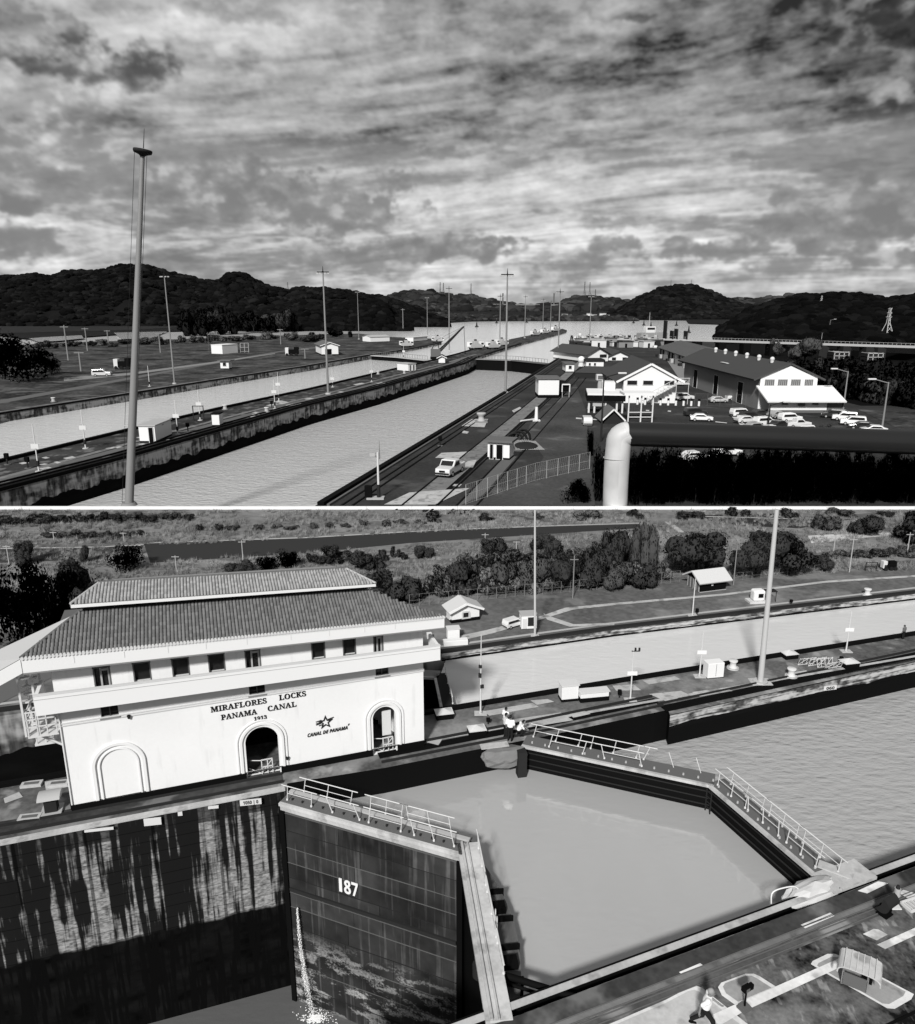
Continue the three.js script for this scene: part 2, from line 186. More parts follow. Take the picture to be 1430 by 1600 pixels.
// ───────── the setting: upper canal, lake and hills ─────────
const UL = -1.8, UR = -4.6, LK = -1.0;
{
  struct('canal_bed', flat([V3(-4000, 0, 200), V3(4000, 0, 200), V3(16000, 0, -16000), V3(-16000, 0, -16000)], -16), std(.03), 'dark bed far below the locks');
  // water: pale greys raised to stand for sky reflection

  struct('lake', flat([...pp([[-900, 553], [585, 553], [668, 562.5], [730, 559], [748, 561], [855, 570], [872, 561], [1900, 561]], LK), V3(15000, 0, -15000), V3(-15000, 0, -15000)], LK), waterMat(.72, .05, .12), 'lake water beyond the locks, sky sheen in its pale grey');
  struct('canal_water', flat(pp([[-460, 789.9], [-180, 789.9], [201, 694], [480, 622], [668, 576], [668, 562.5], [585, 553], [460, 553], [-300, 660]], UL), UL), waterMat(.62, .18, .1), 'water of the left hand lock chamber');
  struct('canal_water', flat(pp([[-250, 789.9], [201, 694], [480, 622], [668, 576], [730, 560], [745, 556], [870, 566], [830, 620], [620, 789.9]], 0), UR), waterMat(.47, .38, .1), 'water of the right hand lock chamber');
  // left bank
  const lb = [[-700, 789.9], [-460, 789.9], [-300, 726], [0, 648], [201, 617], [336, 595], [480, 573], [581, 555], [640, 546], [690, 536], [688, 529.5], [600, 526], [560, 521], [440, 524], [260, 530.5], [130, 534], [0, 540], [-700, 566]];
  const L = struct('left_bank', flat(pp(lb), 0), mats.grass, 'dark grassy bank left of the upper locks');
  part('lock_wall', skirt(pp(lb.slice(1, 12)), -7, -.02), mats.quay, L);
  part('coping', kerb(offs(pp(lb.slice(1, 11)), -.9), 1.1, .3), mats.black, L);
  part('path', band(pp(lb.slice(1, 9)), -4.6, -3.4, .03), mats.lightTrack, L);
  struct('path', flat(pp([[-50, 634], [140, 601], [300, 572], [440, 548], [520, 540], [522, 541.5], [440, 550], [300, 575], [140, 605], [-50, 640]]), .03), mats.mid, 'worn pale path across the left grass bank');
  struct('path', flat(pp([[100, 590], [200, 583], [330, 566], [430, 552], [430, 553], [330, 568.5], [200, 586.5], [100, 596]]), .05), mats.grey, 'narrow path behind the left grass bank');
  // middle wall
  const mw = [[-283, 789.9], [0, 721], [201, 672], [336, 640], [480, 609], [581, 585], [668, 565], [715, 553], [782, 533], [879, 513.5], [886, 516], [884, 519], [816, 537], [748, 558.5], [728, 568.5], [591, 608], [480, 635], [201, 716], [0, 769], [-80, 789.9]];
  const mp = pp(mw), C = struct('centre_wall', flat(mp, 0), mats.deckDark, 'long concrete centre wall between the upper lock chambers');
  part('lock_wall', skirt([...mp.slice(9)], -7.5, -.02), mats.quay, C); part('lock_wall', skirt(mp.slice(0, 10), -7.5, -.02), mats.quay, C);
  part('coping', kerb(offs(mp.slice(0, 9), .6), .8, .5), mats.black, C); part('coping', kerb(offs(mp.slice(12), .6), .8, .5), mats.black, C);
  part('towing_rail', M(kerb(offs(mp.slice(13), 3.0), .5, .22), kerb(offs(mp.slice(13), 4.6), .4, .22)), mats.black, C);
  part('walkway', band(mp.slice(0, 8), 9.0, 10.2, .03), mats.lightTrack, C);
  part('walkway', band(mp.slice(13), 5.4, 7.5, .025), mats.mid, C);
  for (let i = 0; i < 26; i++) { const px = rr(20, 640), t = px / 668, y0 = 721 - 156 * t, y1 = 769 - 185 * t, y = y0 + (y1 - y0) * rr(.2, .7), w = rr(5, 15), h = rr(.8, 2) * (1.3 - .7 * t); part('pad', flat(pp([[px, y], [px + w, y - w * .2], [px + w + 6, y - w * .2 + h], [px + 6, y + h]]), .05), mats.pad, C); }
  // right bank
  const rk = [[493, 789.9], [681, 677], [789, 612], [856, 570], [883, 553], [897, 545], [905, 538], [915, 532], [1035, 530], [1060, 530], [1140, 531], [1130, 524], [2100, 524], [2100, 789.9]];
  const rp = pp(rk), R = struct('right_bank', flat(rp, 0), mats.asphalt, 'dark paved bank right of the upper locks');
  part('lock_wall', skirt(rp.slice(0, 13), -7.5, -.02), mats.quay, R);
  part('coping', kerb(offs(rp.slice(0, 8), .7), .9, .5), mats.black, R);
  part('coping_edge', kerb(offs(rp.slice(0, 5), 1.7), .35, .3), mats.mid, R);
  part('towing_track', band(rp.slice(0, 5), 10.5, 13.5, .03), mats.lightTrack, R);
  part('towing_track', band(rp.slice(0, 5), 13.5, 14.2, .04), mats.black, R);
  part('towing_rail', M([3.2, 4.5, 10.4, 14.6, 17, 19.4].map(d => kerb(offs(rp.slice(0, 5), d), .25, .12))), mats.black, R);
  part('concrete_strip', band(rp.slice(0, 3), 17, 19, .03), mats.mid, R);
  for (const q of [[[737, 655], [763, 655], [757, 668], [721, 666]], [[731, 721], [745, 719], [739, 731], [721, 729]], [[690, 708], [735, 706], [720, 716], [680, 716]], [[724, 673], [733, 675], [730, 678], [722, 677]], [[710, 757], [722, 757], [718, 761], [707, 760]], [[640, 770], [735, 763], [680, 789], [600, 789]], [[842, 611], [852, 605], [856, 607], [846, 613]], [[800, 642], [812, 636], [815, 638], [803, 645]]])
    part('pad', flat(pp(q), .06), mats.pad, R);
  const rd = [[900, 600], [915, 640], [920, 690], [925, 740], [930, 789.9], [720, 789.9], [760, 772], [830, 745], [850, 715], [832, 690], [826, 668], [842, 645], [873, 628], [890, 610]];
  struct('road', flat(pp(rd), .05), tm(T.asphalt, .9, { color: new THREE.Color().setRGB(1.5, 1.5, 1.5) }), 'curving asphalt road beside the lock');
  struct('road', flat(pp([[1062, 600], [1100, 560], [1070, 545], [1060, 533], [1032, 534], [1040, 560], [1060, 590]]), .06), mats.grey, 'pale concrete yard between the gabled house and the warehouse');
  for (const q of [[[900, 653], [940, 656], [1010, 662], [1070, 664], [1070, 665.2], [1010, 663.4], [940, 657.4], [900, 655]], [[1142, 650], [1152, 650], [1168, 668], [1160, 668]], [[1118, 659], [1136, 661], [1136, 662], [1118, 660.3]], [[1010, 641], [1015, 641.4], [1014, 643], [1009, 642.5]], [[1044, 642], [1049, 642.4], [1048, 644], [1043, 643.5]]]) struct('road_marking', flat(pp(q), .09), mats.offw, 'pale marking painted on the car park');
  struct('grass', flat(pp([[1340, 640], [1440, 645], [1440, 668], [1400, 668]]), .06), mats.grass, 'grass verge at the right of the car park');
  struct('far_shore', flat([...pp([[-900, 533], [0, 524], [40, 529], [110, 527.5], [250, 517.5], [440, 514], [640, 512], [655, 506.5], [735, 501.5], [900, 499.2], [1000, 499.2], [1072, 500], [1076, 505], [1131, 506.5], [1136, 523.5], [2100, 523.5]]), V3(14000, 0, -9000), V3(-14000, 0, -9000)], -.1), std(.014), 'dark low far shore of the lake');
  struct('meadow', flat(pp([[-300, 510], [0, 504], [330, 500], [430, 503], [200, 516], [0, 521], [-300, 530]]), .1), std(.025), 'dark mown slope below the left hills');
  struct('path', flat(pp([[-200, 491.5], [100, 489.3], [330, 490], [330, 490.8], [100, 490.2], [-200, 492.6]]), .3), mats.lt, 'thin pale track below the left hills');
  struct('river', flat(pp([[45, 529], [70, 527], [128, 524], [131, 529], [90, 533], [60, 534.5]]), .15), waterMat(.45, .1, .1), 'bright strip of river behind the left bank');
  struct('river', flat(pp([[178, 520], [262, 518], [250, 522], [242, 529], [190, 530]]), .15), waterMat(.45, .1, .1), 'short bright strip of river right of the tall mast');
}
// added white divider between the two views, shaped as a low wall
{
  const a = P(-140, 795.6), b = P(1570, 795.6), w = thing('added_divider', 'added white divider strip between upper and lower views, shaped as a low wall', 'wall', V3(0, 0, a.z));
  const n = 24, L = (b.x - a.x) / n; for (let i = 0; i < n; i++) part('panel', bx(L - .02, .34, .5, a.x + (i + .5) * L, -.02 - .0, 0), std(.80 - .04 * rnd(), .7), w);
  part('footing', bx(b.x - a.x, 15, .4, 0, -15.1, -.3), mats.dk, w);
}
// hills: [ridge in px], distance, depth, foot row
function lerpP(l, x) { for (let i = 0; i + 1 < l.length; i++) if (x <= l[i + 1][0]) { const t = (x - l[i][0]) / (l[i + 1][0] - l[i][0]); return l[i][1] + (l[i + 1][1] - l[i][1]) * cl(t); } return l[l.length - 1][1]; }
const blob = (() => { const g = strip(new THREE.IcosahedronGeometry(1, 2)), p = g.attributes.position; for (let i = 0; i < p.count; i++) { const v = V3().fromBufferAttribute(p, i), k = .72 + .5 * fbm(v.x * .15 + .5, v.y * .15 + v.z * .11 + .5, 16, 16, 3, 5); p.setXYZ(i, v.x * k, v.y * k * .8, v.z * k); } g.computeVertexNormals(); return g; })();
function hill(label, ridge, D, depth, col, canopy, dens, clear = 0) {
  const x0 = ridge[0][0], x1 = ridge[ridge.length - 1][0], N = 220, R = 26, pos = [], idx = [], uv = [];
  const hgt = (px, t) => {                                    // t 0 front .. 1 ridge .. 1.4 behind
    const az = (px - 715) / F, z = -(D - depth * (1 - t)), rp = V3(0, 0, -D), hr = Math.max(1, hAt(rp, lerpP(ridge, px)));
    const prof = t <= 1 ? Math.sin(t * Math.PI / 2) ** 1.15 : Math.cos((t - 1) * 2);
    const e = Math.min(1, (px - x0) / 40 + .0, (x1 - px) / 40 + .0), gul = (fbm(px / 900 + D * .01, t * .4, 60, 40, 4, 200) - .5);
    return V3(az * CP * -z, Math.max(-3, hr * prof * (1 + .55 * gul * (1 - Math.min(1, t))) * (e < 1 ? Math.max(.0, e) ** .5 : 1)), z);
  };
  for (let j = 0; j <= R; j++) for (let i = 0; i <= N; i++) { const t = j / R * 1.35, v = hgt(x0 + (x1 - x0) * i / N, t); pos.push(v.x, v.y - .5, v.z); uv.push(v.x, v.z); }
  for (let j = 0; j < R; j++) for (let i = 0; i < N; i++) { const a = j * (N + 1) + i; idx.push(a, a + 1, a + N + 1, a + 1, a + N + 2, a + N + 1); }
  const g = new THREE.BufferGeometry(); g.setAttribute('position', new THREE.Float32BufferAttribute(pos, 3)); g.setAttribute('uv', new THREE.Float32BufferAttribute(uv, 2)); g.setIndex(idx); g.computeVertexNormals();
  const h = struct('hills', g, std(col * 1.2, 1), label);
  const im = new THREE.InstancedMesh(blob, std(1, 1), dens), m = new THREE.Matrix4(), q = new THREE.Quaternion(), c = new THREE.Color();
  for (let k = 0; k < dens; k++) {
    let px, t, n = 0; do { px = rr(x0 + 2, x1 - 2); t = rnd() ** .8 * 1.02; n++; } while (clear && n < 12 && fbm(px / 1400 + D, t * .5, 70, 60, 3, 210) > clear);
    const v = hgt(px, t), s = canopy * (rnd() < .06 ? rr(1.3, 2.1) : rr(.5, 1.25)); q.setFromAxisAngle(V3(0, 1, 0), rr(0, 6.3));
    m.compose(V3(v.x, v.y + s * .1 - (t > .93 ? s * .5 : 0), v.z), q, V3(s * rr(.8, 1.3), s * rr(.7, 1.1), s)); im.setMatrixAt(k, m);
    const f = col * rr(.4, 1.5) * (.6 + .8 * sst(.45, .7, fbm(px / 700 + D, t * .6, 60, 40, 4, 230))); im.setColorAt(k, c.setRGB(f, f, f));
  }
  im.name = numbered('forest'); im.userData = { kind: 'stuff', label: 'forest growing over ' + label, category: 'forest' }; shade(im); scene.add(im);
  return hgt;
}
hill('long far hills behind the lake, haze put into their paler grey', [[560, 478], [600, 468], [625, 461], [645, 458], [672, 459], [700, 466], [745, 469], [780, 475], [800, 480], [822, 483], [850, 481], [868, 480], [900, 469], [920, 466], [950, 470], [985, 476], [1120, 474], [1160, 472], [1190, 469], [1228, 466], [1250, 472], [1300, 476]], 3600, 900, .030, 14, 7000);  // lighter grey stands in for distance haze
hill('dark wooded hills left of the tall mast', [[-260, 452], [-120, 445], [-50, 440], [0, 437], [20, 433], [60, 431], [85, 436], [112, 427], [160, 428], [198, 417], [235, 419], [262, 428], [300, 435], [335, 443], [347, 440], [362, 431], [378, 429], [396, 437], [418, 450], [450, 455], [475, 452], [520, 454], [565, 460], [605, 468], [660, 484], [700, 492]], 1500, 620, .0065, 3.8, 32000, .56);
hill('rounded dark hill with aerials right of the lake', [[940, 492], [965, 486], [1000, 466], [1028, 453], [1060, 448], [1085, 449], [1110, 458], [1140, 471], [1175, 480], [1230, 486], [1300, 492]], 1800, 520, .009, 4.2, 16000);
hill('near wooded slope at the far right above the dam', [[1128, 520], [1140, 503], [1168, 488], [1210, 474], [1250, 466], [1290, 463], [1345, 464], [1385, 471], [1430, 464], [1500, 458], [1640, 450]], 760, 260, .004, 3.0, 20000);
hill('dark wooded mound on the shore at the left of the lake', [[330, 500], [380, 487], [430, 480], [500, 482], [545, 473], [580, 471], [602, 474], [614, 490], [640, 508]], 860, 110, .005, 3.2, 6000);
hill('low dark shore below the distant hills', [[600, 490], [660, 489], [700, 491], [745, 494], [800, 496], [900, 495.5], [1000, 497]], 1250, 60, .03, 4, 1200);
// ───────── trees ─────────
function crownGeo(s0, n, lobes, flatTop, leaf, solid = 1) {
  const keep = seed; seed = s0; const pos = [], nor = [], L = [];
  for (let i = 0; i < lobes; i++) { const a = rr(0, 6.3), r = Math.sqrt(rnd()) * .62; L.push([Math.cos(a) * r, rr(.15, flatTop), Math.sin(a) * r, rr(.26, .46)]); }
  for (let k = 0; k < n; k++) {
    const l = L[k % lobes], d = V3(rr(-1, 1), rr(-.75, 1), rr(-1, 1)).normalize(), rad = l[3] * (.55 + .5 * Math.sqrt(rnd())) * (1 + .25 * (rnd() - .5)), c = V3(l[0] + d.x * rad, l[1] + d.y * rad * .8, l[2] + d.z * rad);
    const nn = d.clone().add(V3(rr(-.4, .4), rr(-.1, .5), rr(-.4, .4))).normalize(), t = V3(rr(-1, 1), rr(-1, 1), rr(-1, 1)).cross(nn).normalize(), b = nn.clone().cross(t), s = leaf * rr(.5, 1.3);
    const q = [c.clone().addScaledVector(t, -s), c.clone().addScaledVector(b, s * .6), c.clone().addScaledVector(t, s), c.clone().addScaledVector(b, -s * .6)];
    for (const i of [0, 1, 2, 0, 2, 3]) { pos.push(q[i].x, q[i].y, q[i].z); nor.push(nn.x, nn.y, nn.z); }
  }
  seed = keep; const g = new THREE.BufferGeometry(); g.setAttribute('position', new THREE.Float32BufferAttribute(pos, 3)); g.setAttribute('normal', new THREE.Float32BufferAttribute(nor, 3));
  if (!solid) return M(g);
  const core = L.map((l, i) => { const q = new THREE.IcosahedronGeometry(1, 2), p = q.attributes.position; for (let k = 0; k < p.count; k++) { const f = .56 + .44 * fbm(p.getX(k) * .2 + i * .37 + .5, p.getY(k) * .2 + p.getZ(k) * .17 + .5, 16, 16, 3, s0 + i); p.setXYZ(k, p.getX(k) * f * l[3] + l[0], p.getY(k) * f * l[3] * .8 + l[1], p.getZ(k) * f * l[3] + l[2]); } q.computeVertexNormals(); return q; });
  return M(g, core);
}
const crowns = [crownGeo(11, 3800, 14, .75, .034), crownGeo(12, 3600, 11, .6, .034), crownGeo(13, 3300, 9, .85, .038), crownGeo(14, 3600, 15, .5, .032)];
const smallCrowns = [crownGeo(21, 1000, 6, .75, .06), crownGeo(22, 1000, 7, .6, .06), crownGeo(23, 900, 5, .85, .065)];
const airy = [crownGeo(31, 3000, 15, .8, .045, 0), crownGeo(32, 3000, 12, .65, .045, 0), crownGeo(33, 2800, 18, .7, .05, 0)];
for (const g of [...crowns, ...airy, ...smallCrowns]) { g.computeBoundingBox(); const b = g.boundingBox, k = 2 / Math.max(b.max.x - b.min.x, b.max.z - b.min.z); g.scale(k, 1 / b.max.y, k); g.userData.c = 1; }
const trunkGeo = (() => { const a = V3(0, 0, 0), g = [bar(a, V3(.02, .3, .01), .05, .035, 7)]; for (let i = 0; i < 5; i++) { const t = i * 1.3; g.push(bar(V3(.02, .26, .01), V3(Math.cos(t) * .3, .6 + .06 * (i % 2), Math.sin(t) * .3), .028, .008, 5)); } return M(g); })();
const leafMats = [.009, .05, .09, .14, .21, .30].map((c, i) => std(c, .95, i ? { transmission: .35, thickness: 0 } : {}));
const barkM = tm(T.bark, 1), barkDk = std(.02, 1);
// base pixel, top row, half width in px
function tree(name, label, cat, px, py, top, hw, tone, group, small, open = 0) {
  const p = P(px, py), h = Math.max(.4, hAt(p, top)), w = hw * mpp(p), t = thing(name, label, cat, p, rr(0, 6.3), group);
  const k = Math.floor(rnd() * 4), tr = part(cat === 'tree' ? 'trunk' : 'stem', trunkGeo, barkDk, t), c = part(cat === 'tree' ? 'crown' : 'foliage', tone === 0 && !small ? airy[k % 3] : small ? smallCrowns[k % 3] : crowns[k], leafMats[tone], t);
  const ch = h * (1 - open); c.scale.set(w, ch, w); c.position.y = h * open; tr.scale.set(Math.max(w, .4) * .9, h * .95, Math.max(w, .4) * .9); return t;
}
// ───────── upper scene: things ─────────
// floodlight masts
function mast(px, py, top, r, label, big) {
  const p = P(px, py), h = hAt(p, top), t = thing('light_mast', label, 'light mast', p, 0, 'tall floodlight masts along the canal');
  part('pole', cyl(r, r * .55, h - .5, 0, .3, 0, 10), mats.grey, t); part('base', cyl(r * 2.6, r * 2.2, .4, 0, 0, 0, 12), mats.lt, t);
  const s = Math.max(1, r * 4.5); part('cross_arm', M(bx(s * 2.2, .18 * s, .18 * s, 0, h - .45, 0), bx(.18 * s, .18 * s, s * 1.6, 0, h - .4, 0), cyl(r * .5, .03, s * 1.0, 0, h - .2)), mats.dk, t);
  for (const [x, z] of [[-s, 0], [s, 0], [-s * .45, .5], [s * .45, .5]]) part('floodlight', bx(s * .42, s * .22, s * .3, x, h - .45 - s * .25, z), mats.lt, t);
  return t;
}
[[273, 600, 429, .26, 'floodlight mast on the left grass bank, second mast from the left'], [513, 616, 423, .32, 'floodlight mast on the centre wall right of the white glazed booth'], [561, 530, 455, .3, 'floodlight mast behind the white gabled shed on the left bank'], [790, 614, 427, .34, 'floodlight mast on the right bank beside the chamber edge, tallest of the right side'], [702, 548, 450, .34, 'floodlight mast standing beside the lattice crane'], [668, 524, 464, .3, 'floodlight mast at the water end of the left bank'], [781, 540, 462, .34, 'floodlight mast on the centre wall just left of the tall right bank mast'], [820, 528, 463, .32, 'floodlight mast on the centre wall midway to its tip'], [848, 521, 468, .32, 'thin floodlight mast near the tip of the centre wall'], [860, 518, 471, .3, 'farthest floodlight mast at the tip of the centre wall'], [872, 560, 455, .34, 'floodlight mast on the right bank beyond the closed gate'], [921, 535, 462, .34, 'floodlight mast among the boats behind the small houses']].forEach(a => mast(...a));
// the big mast, leaning a little
{
  const a = P(202, 789.2), b = PZ(223, 236, a.z), t = thing('tall_mast', 'tall grey tapered mast with round black head, in front of the left locks', 'light mast', a);
  const d = b.clone().sub(a), L = d.length(), g = new THREE.Group();
  const q = new THREE.Quaternion().setFromUnitVectors(V3(0, 1, 0), d.clone().normalize()), ap = geo => { geo.applyQuaternion(q); return geo; };
  part('pole', ap(cyl(.52, .24, L, 0, 0, 0, 20)), std(.2, .5), t);
  part('head', ap(new THREE.LatheGeometry([[.2, -.6], [.4, -.4], [.95, -.22], [1.02, 0], [.98, .16], [0, .2]].map(v => new THREE.Vector2(...v)), 24).translate(0, L, 0)), mats.dk, t);
  part('aerial', ap(cyl(.05, .02, 2.0, .08, L + .3, 0, 6)), mats.dk, t);
  part('base', cyl(1.0, .8, .35, 0, 0, 0, 16), mats.grey, t);
  for (const [x, y] of [[-.95, 0], [.75, 0]]) part('cable', M(ap(cyl(.025, .025, L - 10, x * .8, 10, .3, 4)), bar(V3(x * .8, 0, .3), V3(0, 10, .3).applyQuaternion(q).add(V3(x * .8, 0, 0)), .025)), mats.dk, t);
}
// signal posts with a small number board
function signalPost(px, py, top, label, board = .5, c = mats.white2) {
  const p = P(px, py), h = hAt(p, top), t = thing('signal_post', label, 'post', p, 0, 'thin white posts along the lock walls');
  part('pole', cyl(.11, .06, h, 0, .1, 0, 6), c, t); part('base', cyl(.55, .5, .15, 0, 0, 0, 8), mats.lt, t); part('collar', bx(.34, h * .12, .34, 0, h * .12, 0), mats.dk, t);
  if (board) part('board', bx(1.15, .7, .1, 0, h * board, .14), mats.white2, t); return t;
}
[[61, 737, 664, 'thin post with a small white board at the far left of the centre wall', .5], [134, 701, 641, 'second thin post with a white board from the left on the centre wall', .5], [278, 679, 626, 'thin post with a white board behind the glazed booth', .5], [313, 657, 610, 'thin post with a white board right of a small black frame', .5], [430, 639, 594, 'thin post with a board midway along the centre wall', .55], [436, 627, 582, 'thin post behind the midway post on the centre wall', .55], [234, 604, 572, 'plain thin post on the left bank by the second mast', 0], [581, 597, 567, 'thin post with two heads on the centre wall near the short hut', .5], [520, 605, 576, 'thin faint post on the far edge of the centre wall', .4], [631, 560, 540, 'small thin post by the far gate of the left chamber', .5], [933, 560, 520, 'thin white post by the low white houses', 0], [1283, 537, 520, 'small post on the dam walkway', 0]].forEach(a => signalPost(...a));
{
  const p = P(592, 779), h = hAt(p, 688), t = thing('lamp_post', 'white lamp post with a tall aerial at the near end of the right bank', 'post', p);
  part('pole', cyl(.16, .12, h * .8, 0, 0, 0, 8), mats.white2, t); part('aerial', cyl(.06, .02, h * .32, .25, h * .68), mats.mid, t); part('base', bx(2.2, .2, 1.4, -.4, 0, 0), mats.lt, t); part('cabinet', bx(.9, 1.5, .7, -1.3, .2, 0), mats.black, t); part('lamp', M(bx(.7, .4, .4, -.6, h * .74, .2), bar(V3(0, h * .72, 0), V3(-.6, h * .76, .2), .06)), mats.lt, t); part('sleeve', cyl(.24, .2, h * .22, 0, .2), mats.dk, t);
}
// box-like booths and huts: front edge from pixel a to b, height to row top
function frame(a, b, y = 0) { const A = P(...a, y), B = P(...b, y), u = B.clone().sub(A), L = u.length(); return { A, B, L, turn: -Math.atan2(u.z, u.x) }; }   // local x along the front, local -z backwards
function gable(L, D, hw, hr, over, ridgeX, th = .25, fo = over) {     // roof slabs; ridge along x when ridgeX else along z
  const g = [], o = over;
  if (ridgeX) { for (const s of [1, -1]) { const a = V3(L / 2, hr, -D / 2), e = V3(L / 2, hw - o * (hr - hw) / (D / 2), -D / 2 + s * (D / 2 + o)), len = a.distanceTo(e), q = bx(L + 2 * o, th, len); q.translate(0, 0, s * len / 2); q.rotateX(s * Math.atan2(hr - e.y, D / 2 + o)); q.translate(L / 2, hr, -D / 2); g.push(q); } }
  else { for (const s of [1, -1]) { const run = L / 2 + o, drop = (hr - hw) * run / (L / 2), len = Math.hypot(run, drop), q = bx(len, th, D + o + fo); q.translate(s * len / 2, 0, 0); q.rotateZ(-s * Math.atan2(drop, run)); q.translate(L / 2, hr, -D / 2 + (fo - o) / 2); g.push(q); } }
  return g;
}
function gableWall(L, hw, hr, th, z) { const s = new THREE.Shape([[0, 0], [L, 0], [L, hw], [L / 2, hr], [0, hw]].map(v => new THREE.Vector2(...v))); const g = new THREE.ExtrudeGeometry(s, { depth: th, bevelEnabled: false }); g.translate(0, 0, z); return g; }
function house(name, label, a, b, top, ridge, D, o = {}) {
  const f = frame(a, b), t = thing(name, label, o.cat || 'building', f.A, f.turn, o.group), hw = hAt(f.A, top), hr = ridge ? hAt(f.A, ridge) : hw + .01, L = f.L, w = o.wall || mats.white, th = Math.min(.3, L * .05);
  const pl = o.plinth === 0 ? 0 : (o.plinth || .12) * hw;
  if (o.ridgeX || !ridge) { part('wall', M(bx(L, hw, th, L / 2, 0, -th / 2), bx(L, hw, th, L / 2, 0, -D + th / 2), bx(th, hw, D - 2 * th, th / 2, 0, -D / 2), bx(th, hw, D - 2 * th, L - th / 2, 0, -D / 2)), w, t); if (ridge) part('gable', M(gableWall(D, 0.01, hr - hw, th, 0).rotateY(Math.PI / 2).translate(.01, hw, 0), gableWall(D, 0.01, hr - hw, th, 0).rotateY(Math.PI / 2).translate(L - th - .01, hw, 0)), w, t); }
  else { for (const z of [-th, -D]) part('wall', gableWall(L, hw, hr, th, z), w, t); for (const x of [th / 2, L - th / 2]) part('side_wall', bx(th, hw, D - 2 * th, x, 0, -D / 2), o.side || w, t); }
  const ov = o.over ?? .5, rm = o.roof || mats.roofDk, tk = o.thick || .22;
  if (!ridge) part('roof', bx(L + 2 * ov, tk, D + 2 * ov, L / 2, hw, -D / 2), rm, t);
  else for (const g of gable(L, D, hw, hr + tk * .6, ov, o.ridgeX, tk, o.fo ?? ov)) part('roof_slope', g, rm, t);
  if (ridge && !o.ridgeX && o.trim !== 0) for (const s of [1, -1]) { const run = L / 2 + ov, drop = (hr - hw) * run / (L / 2), len = Math.hypot(run, drop), q = bx(len, tk * 1.3, .12); q.translate(s * len / 2, -tk * .6, 0); q.rotateZ(-s * Math.atan2(drop, run)); q.translate(L / 2, hr + tk * .5, (o.fo ?? ov) + .02); part('barge_board', q, mats.white, t); }
  if (pl) part('plinth', bx(L + .06, pl, D + .06, L / 2, -.01, -D / 2), o.plinthMat || mats.black, t);
  for (const [x, y, w2, h2, kind, side] of (o.open || [])) {       // fractions of front length and wall height
    const sL = side ? D : L, X = x * sL, W = w2 * sL, Y = y * hw, Hh = h2 * hw, n = kind === 'd' ? 'door' : 'window', z = .05;
    const fr = M(bx(W, .1, .12, 0, Hh, 0), bx(.1, Hh, .12, -W / 2, 0, 0), bx(.1, Hh, .12, W / 2, 0, 0), bx(W + .2, .08, .2, 0, -.08, 0)), pn = bx(W - .04, Hh - .02, .05, 0, .01, -.03);
    const mv = g => { if (side === 1) { g.rotateY(Math.PI / 2); g.translate(L + z, Y, -X); } else if (side === -1) { g.rotateY(-Math.PI / 2); g.translate(-z, Y, -X); } else g.translate(X, Y, z); return g; };
    const m = part(n, mv(fr), o.frameMat || mats.offw, t); part(kind === 'd' ? 'leaf' : 'pane', mv(pn), kind === 'd' ? mats.black : kind === 'l' ? mats.mid : mats.glass, m);
    if (kind === 'l') part('bar', mv(M([-.3, -.1, .1, .3].map(k => bx(.08, Hh, .06, k * W, 0, .02)))), mats.lt, m);
  }
  return { t, L, D, hw, hr };
}
// centre wall and left bank
{
  const { t, L, hw } = house('glazed_booth', 'white booth with a large side window, on the centre wall behind the tall mast', [219, 692], [244, 692], 666, 0, 8, { roof: mats.lt, over: .2, open: [[.75, .02, .3, .9, 'd']] });
  const g = thing('viewing_shelter', 'low white shelter with a wide open front joined to the right of the glazed booth', 'booth', P(243.5, 690.5), frame([243, 691], [263, 683]).turn); part('wall', M(bx(2.7 * 1.2, .95, .2, 1.6, 0, 0), bx(.2, 2.6, .2, .1, 0, 0), bx(.2, 2.6, .2, 3.1, 0, 0)), mats.white, g); part('rear_wall', bx(3.2, .95, .2, 1.6, 0, -2.4), mats.white, g); part('roof', bx(3.5, .2, 3, 1.6, 2.6, -1.2), mats.lt, g); part('pane', bx(2.8, 1.6, .05, 1.6, .97, -.05), mats.grey, g);
}
house('control_booth', 'small white box booth on the centre wall right of the glazed booth', [332, 666], [343.5, 666], 647.5, 0, 2.6, { over: .15, roof: mats.black, cat: 'booth' });
house('signal_booth', 'short white booth on the centre wall near the crane', [638, 581], [650, 580], 569, 0, 6, { over: .2, cat: 'booth', roof: mats.lt, open: [[.25, .1, .18, .75, 'd'], [.7, .1, .18, .75, 'd']] });
house('guard_hut', 'small white hut with dark roof on the left grass bank', [345, 577], [358, 577], 564, 0, 4.5, { over: .9, cat: 'hut', roof: mats.roofMid, open: [[.5, .4, .4, .4]] });
house('container', 'white container block beside a lattice frame on the left bank', [348, 553], [372, 551], 539.5, 0, 7, { over: .1, cat: 'container', roof: mats.white, plinth: 0 });
house('gabled_shed', 'white gabled shed with grey roof on the left bank', [503, 555.5], [529, 555], 540, 535.5, 22, { over: .8, roof: mats.roofMid, open: [[.4, .05, .4, .6, 'd'], [.4, .3, .08, .4, 0, 1], [.6, .3, .08, .4, 0, 1], [.8, .3, .08, .4, 0, 1]], cat: 'shed' });
house('crane_hut', 'small white hut at the foot of the lattice crane', [685.5, 568], [695.5, 568], 558.5, 556, 6, { over: .8, cat: 'hut', roof: mats.dk });
house('low_shed', 'low white flat roofed shed at the water end of the left bank', [579, 535], [609, 534], 527, 525, 10, { over: .3, cat: 'shed', roof: mats.lt, ridgeX: 1 });
house('low_shed', 'low white shed beside parked machines near the left bank corner', [646, 534], [668, 532], 527.5, 0, 6, { over: .2, cat: 'shed', roof: mats.offw });
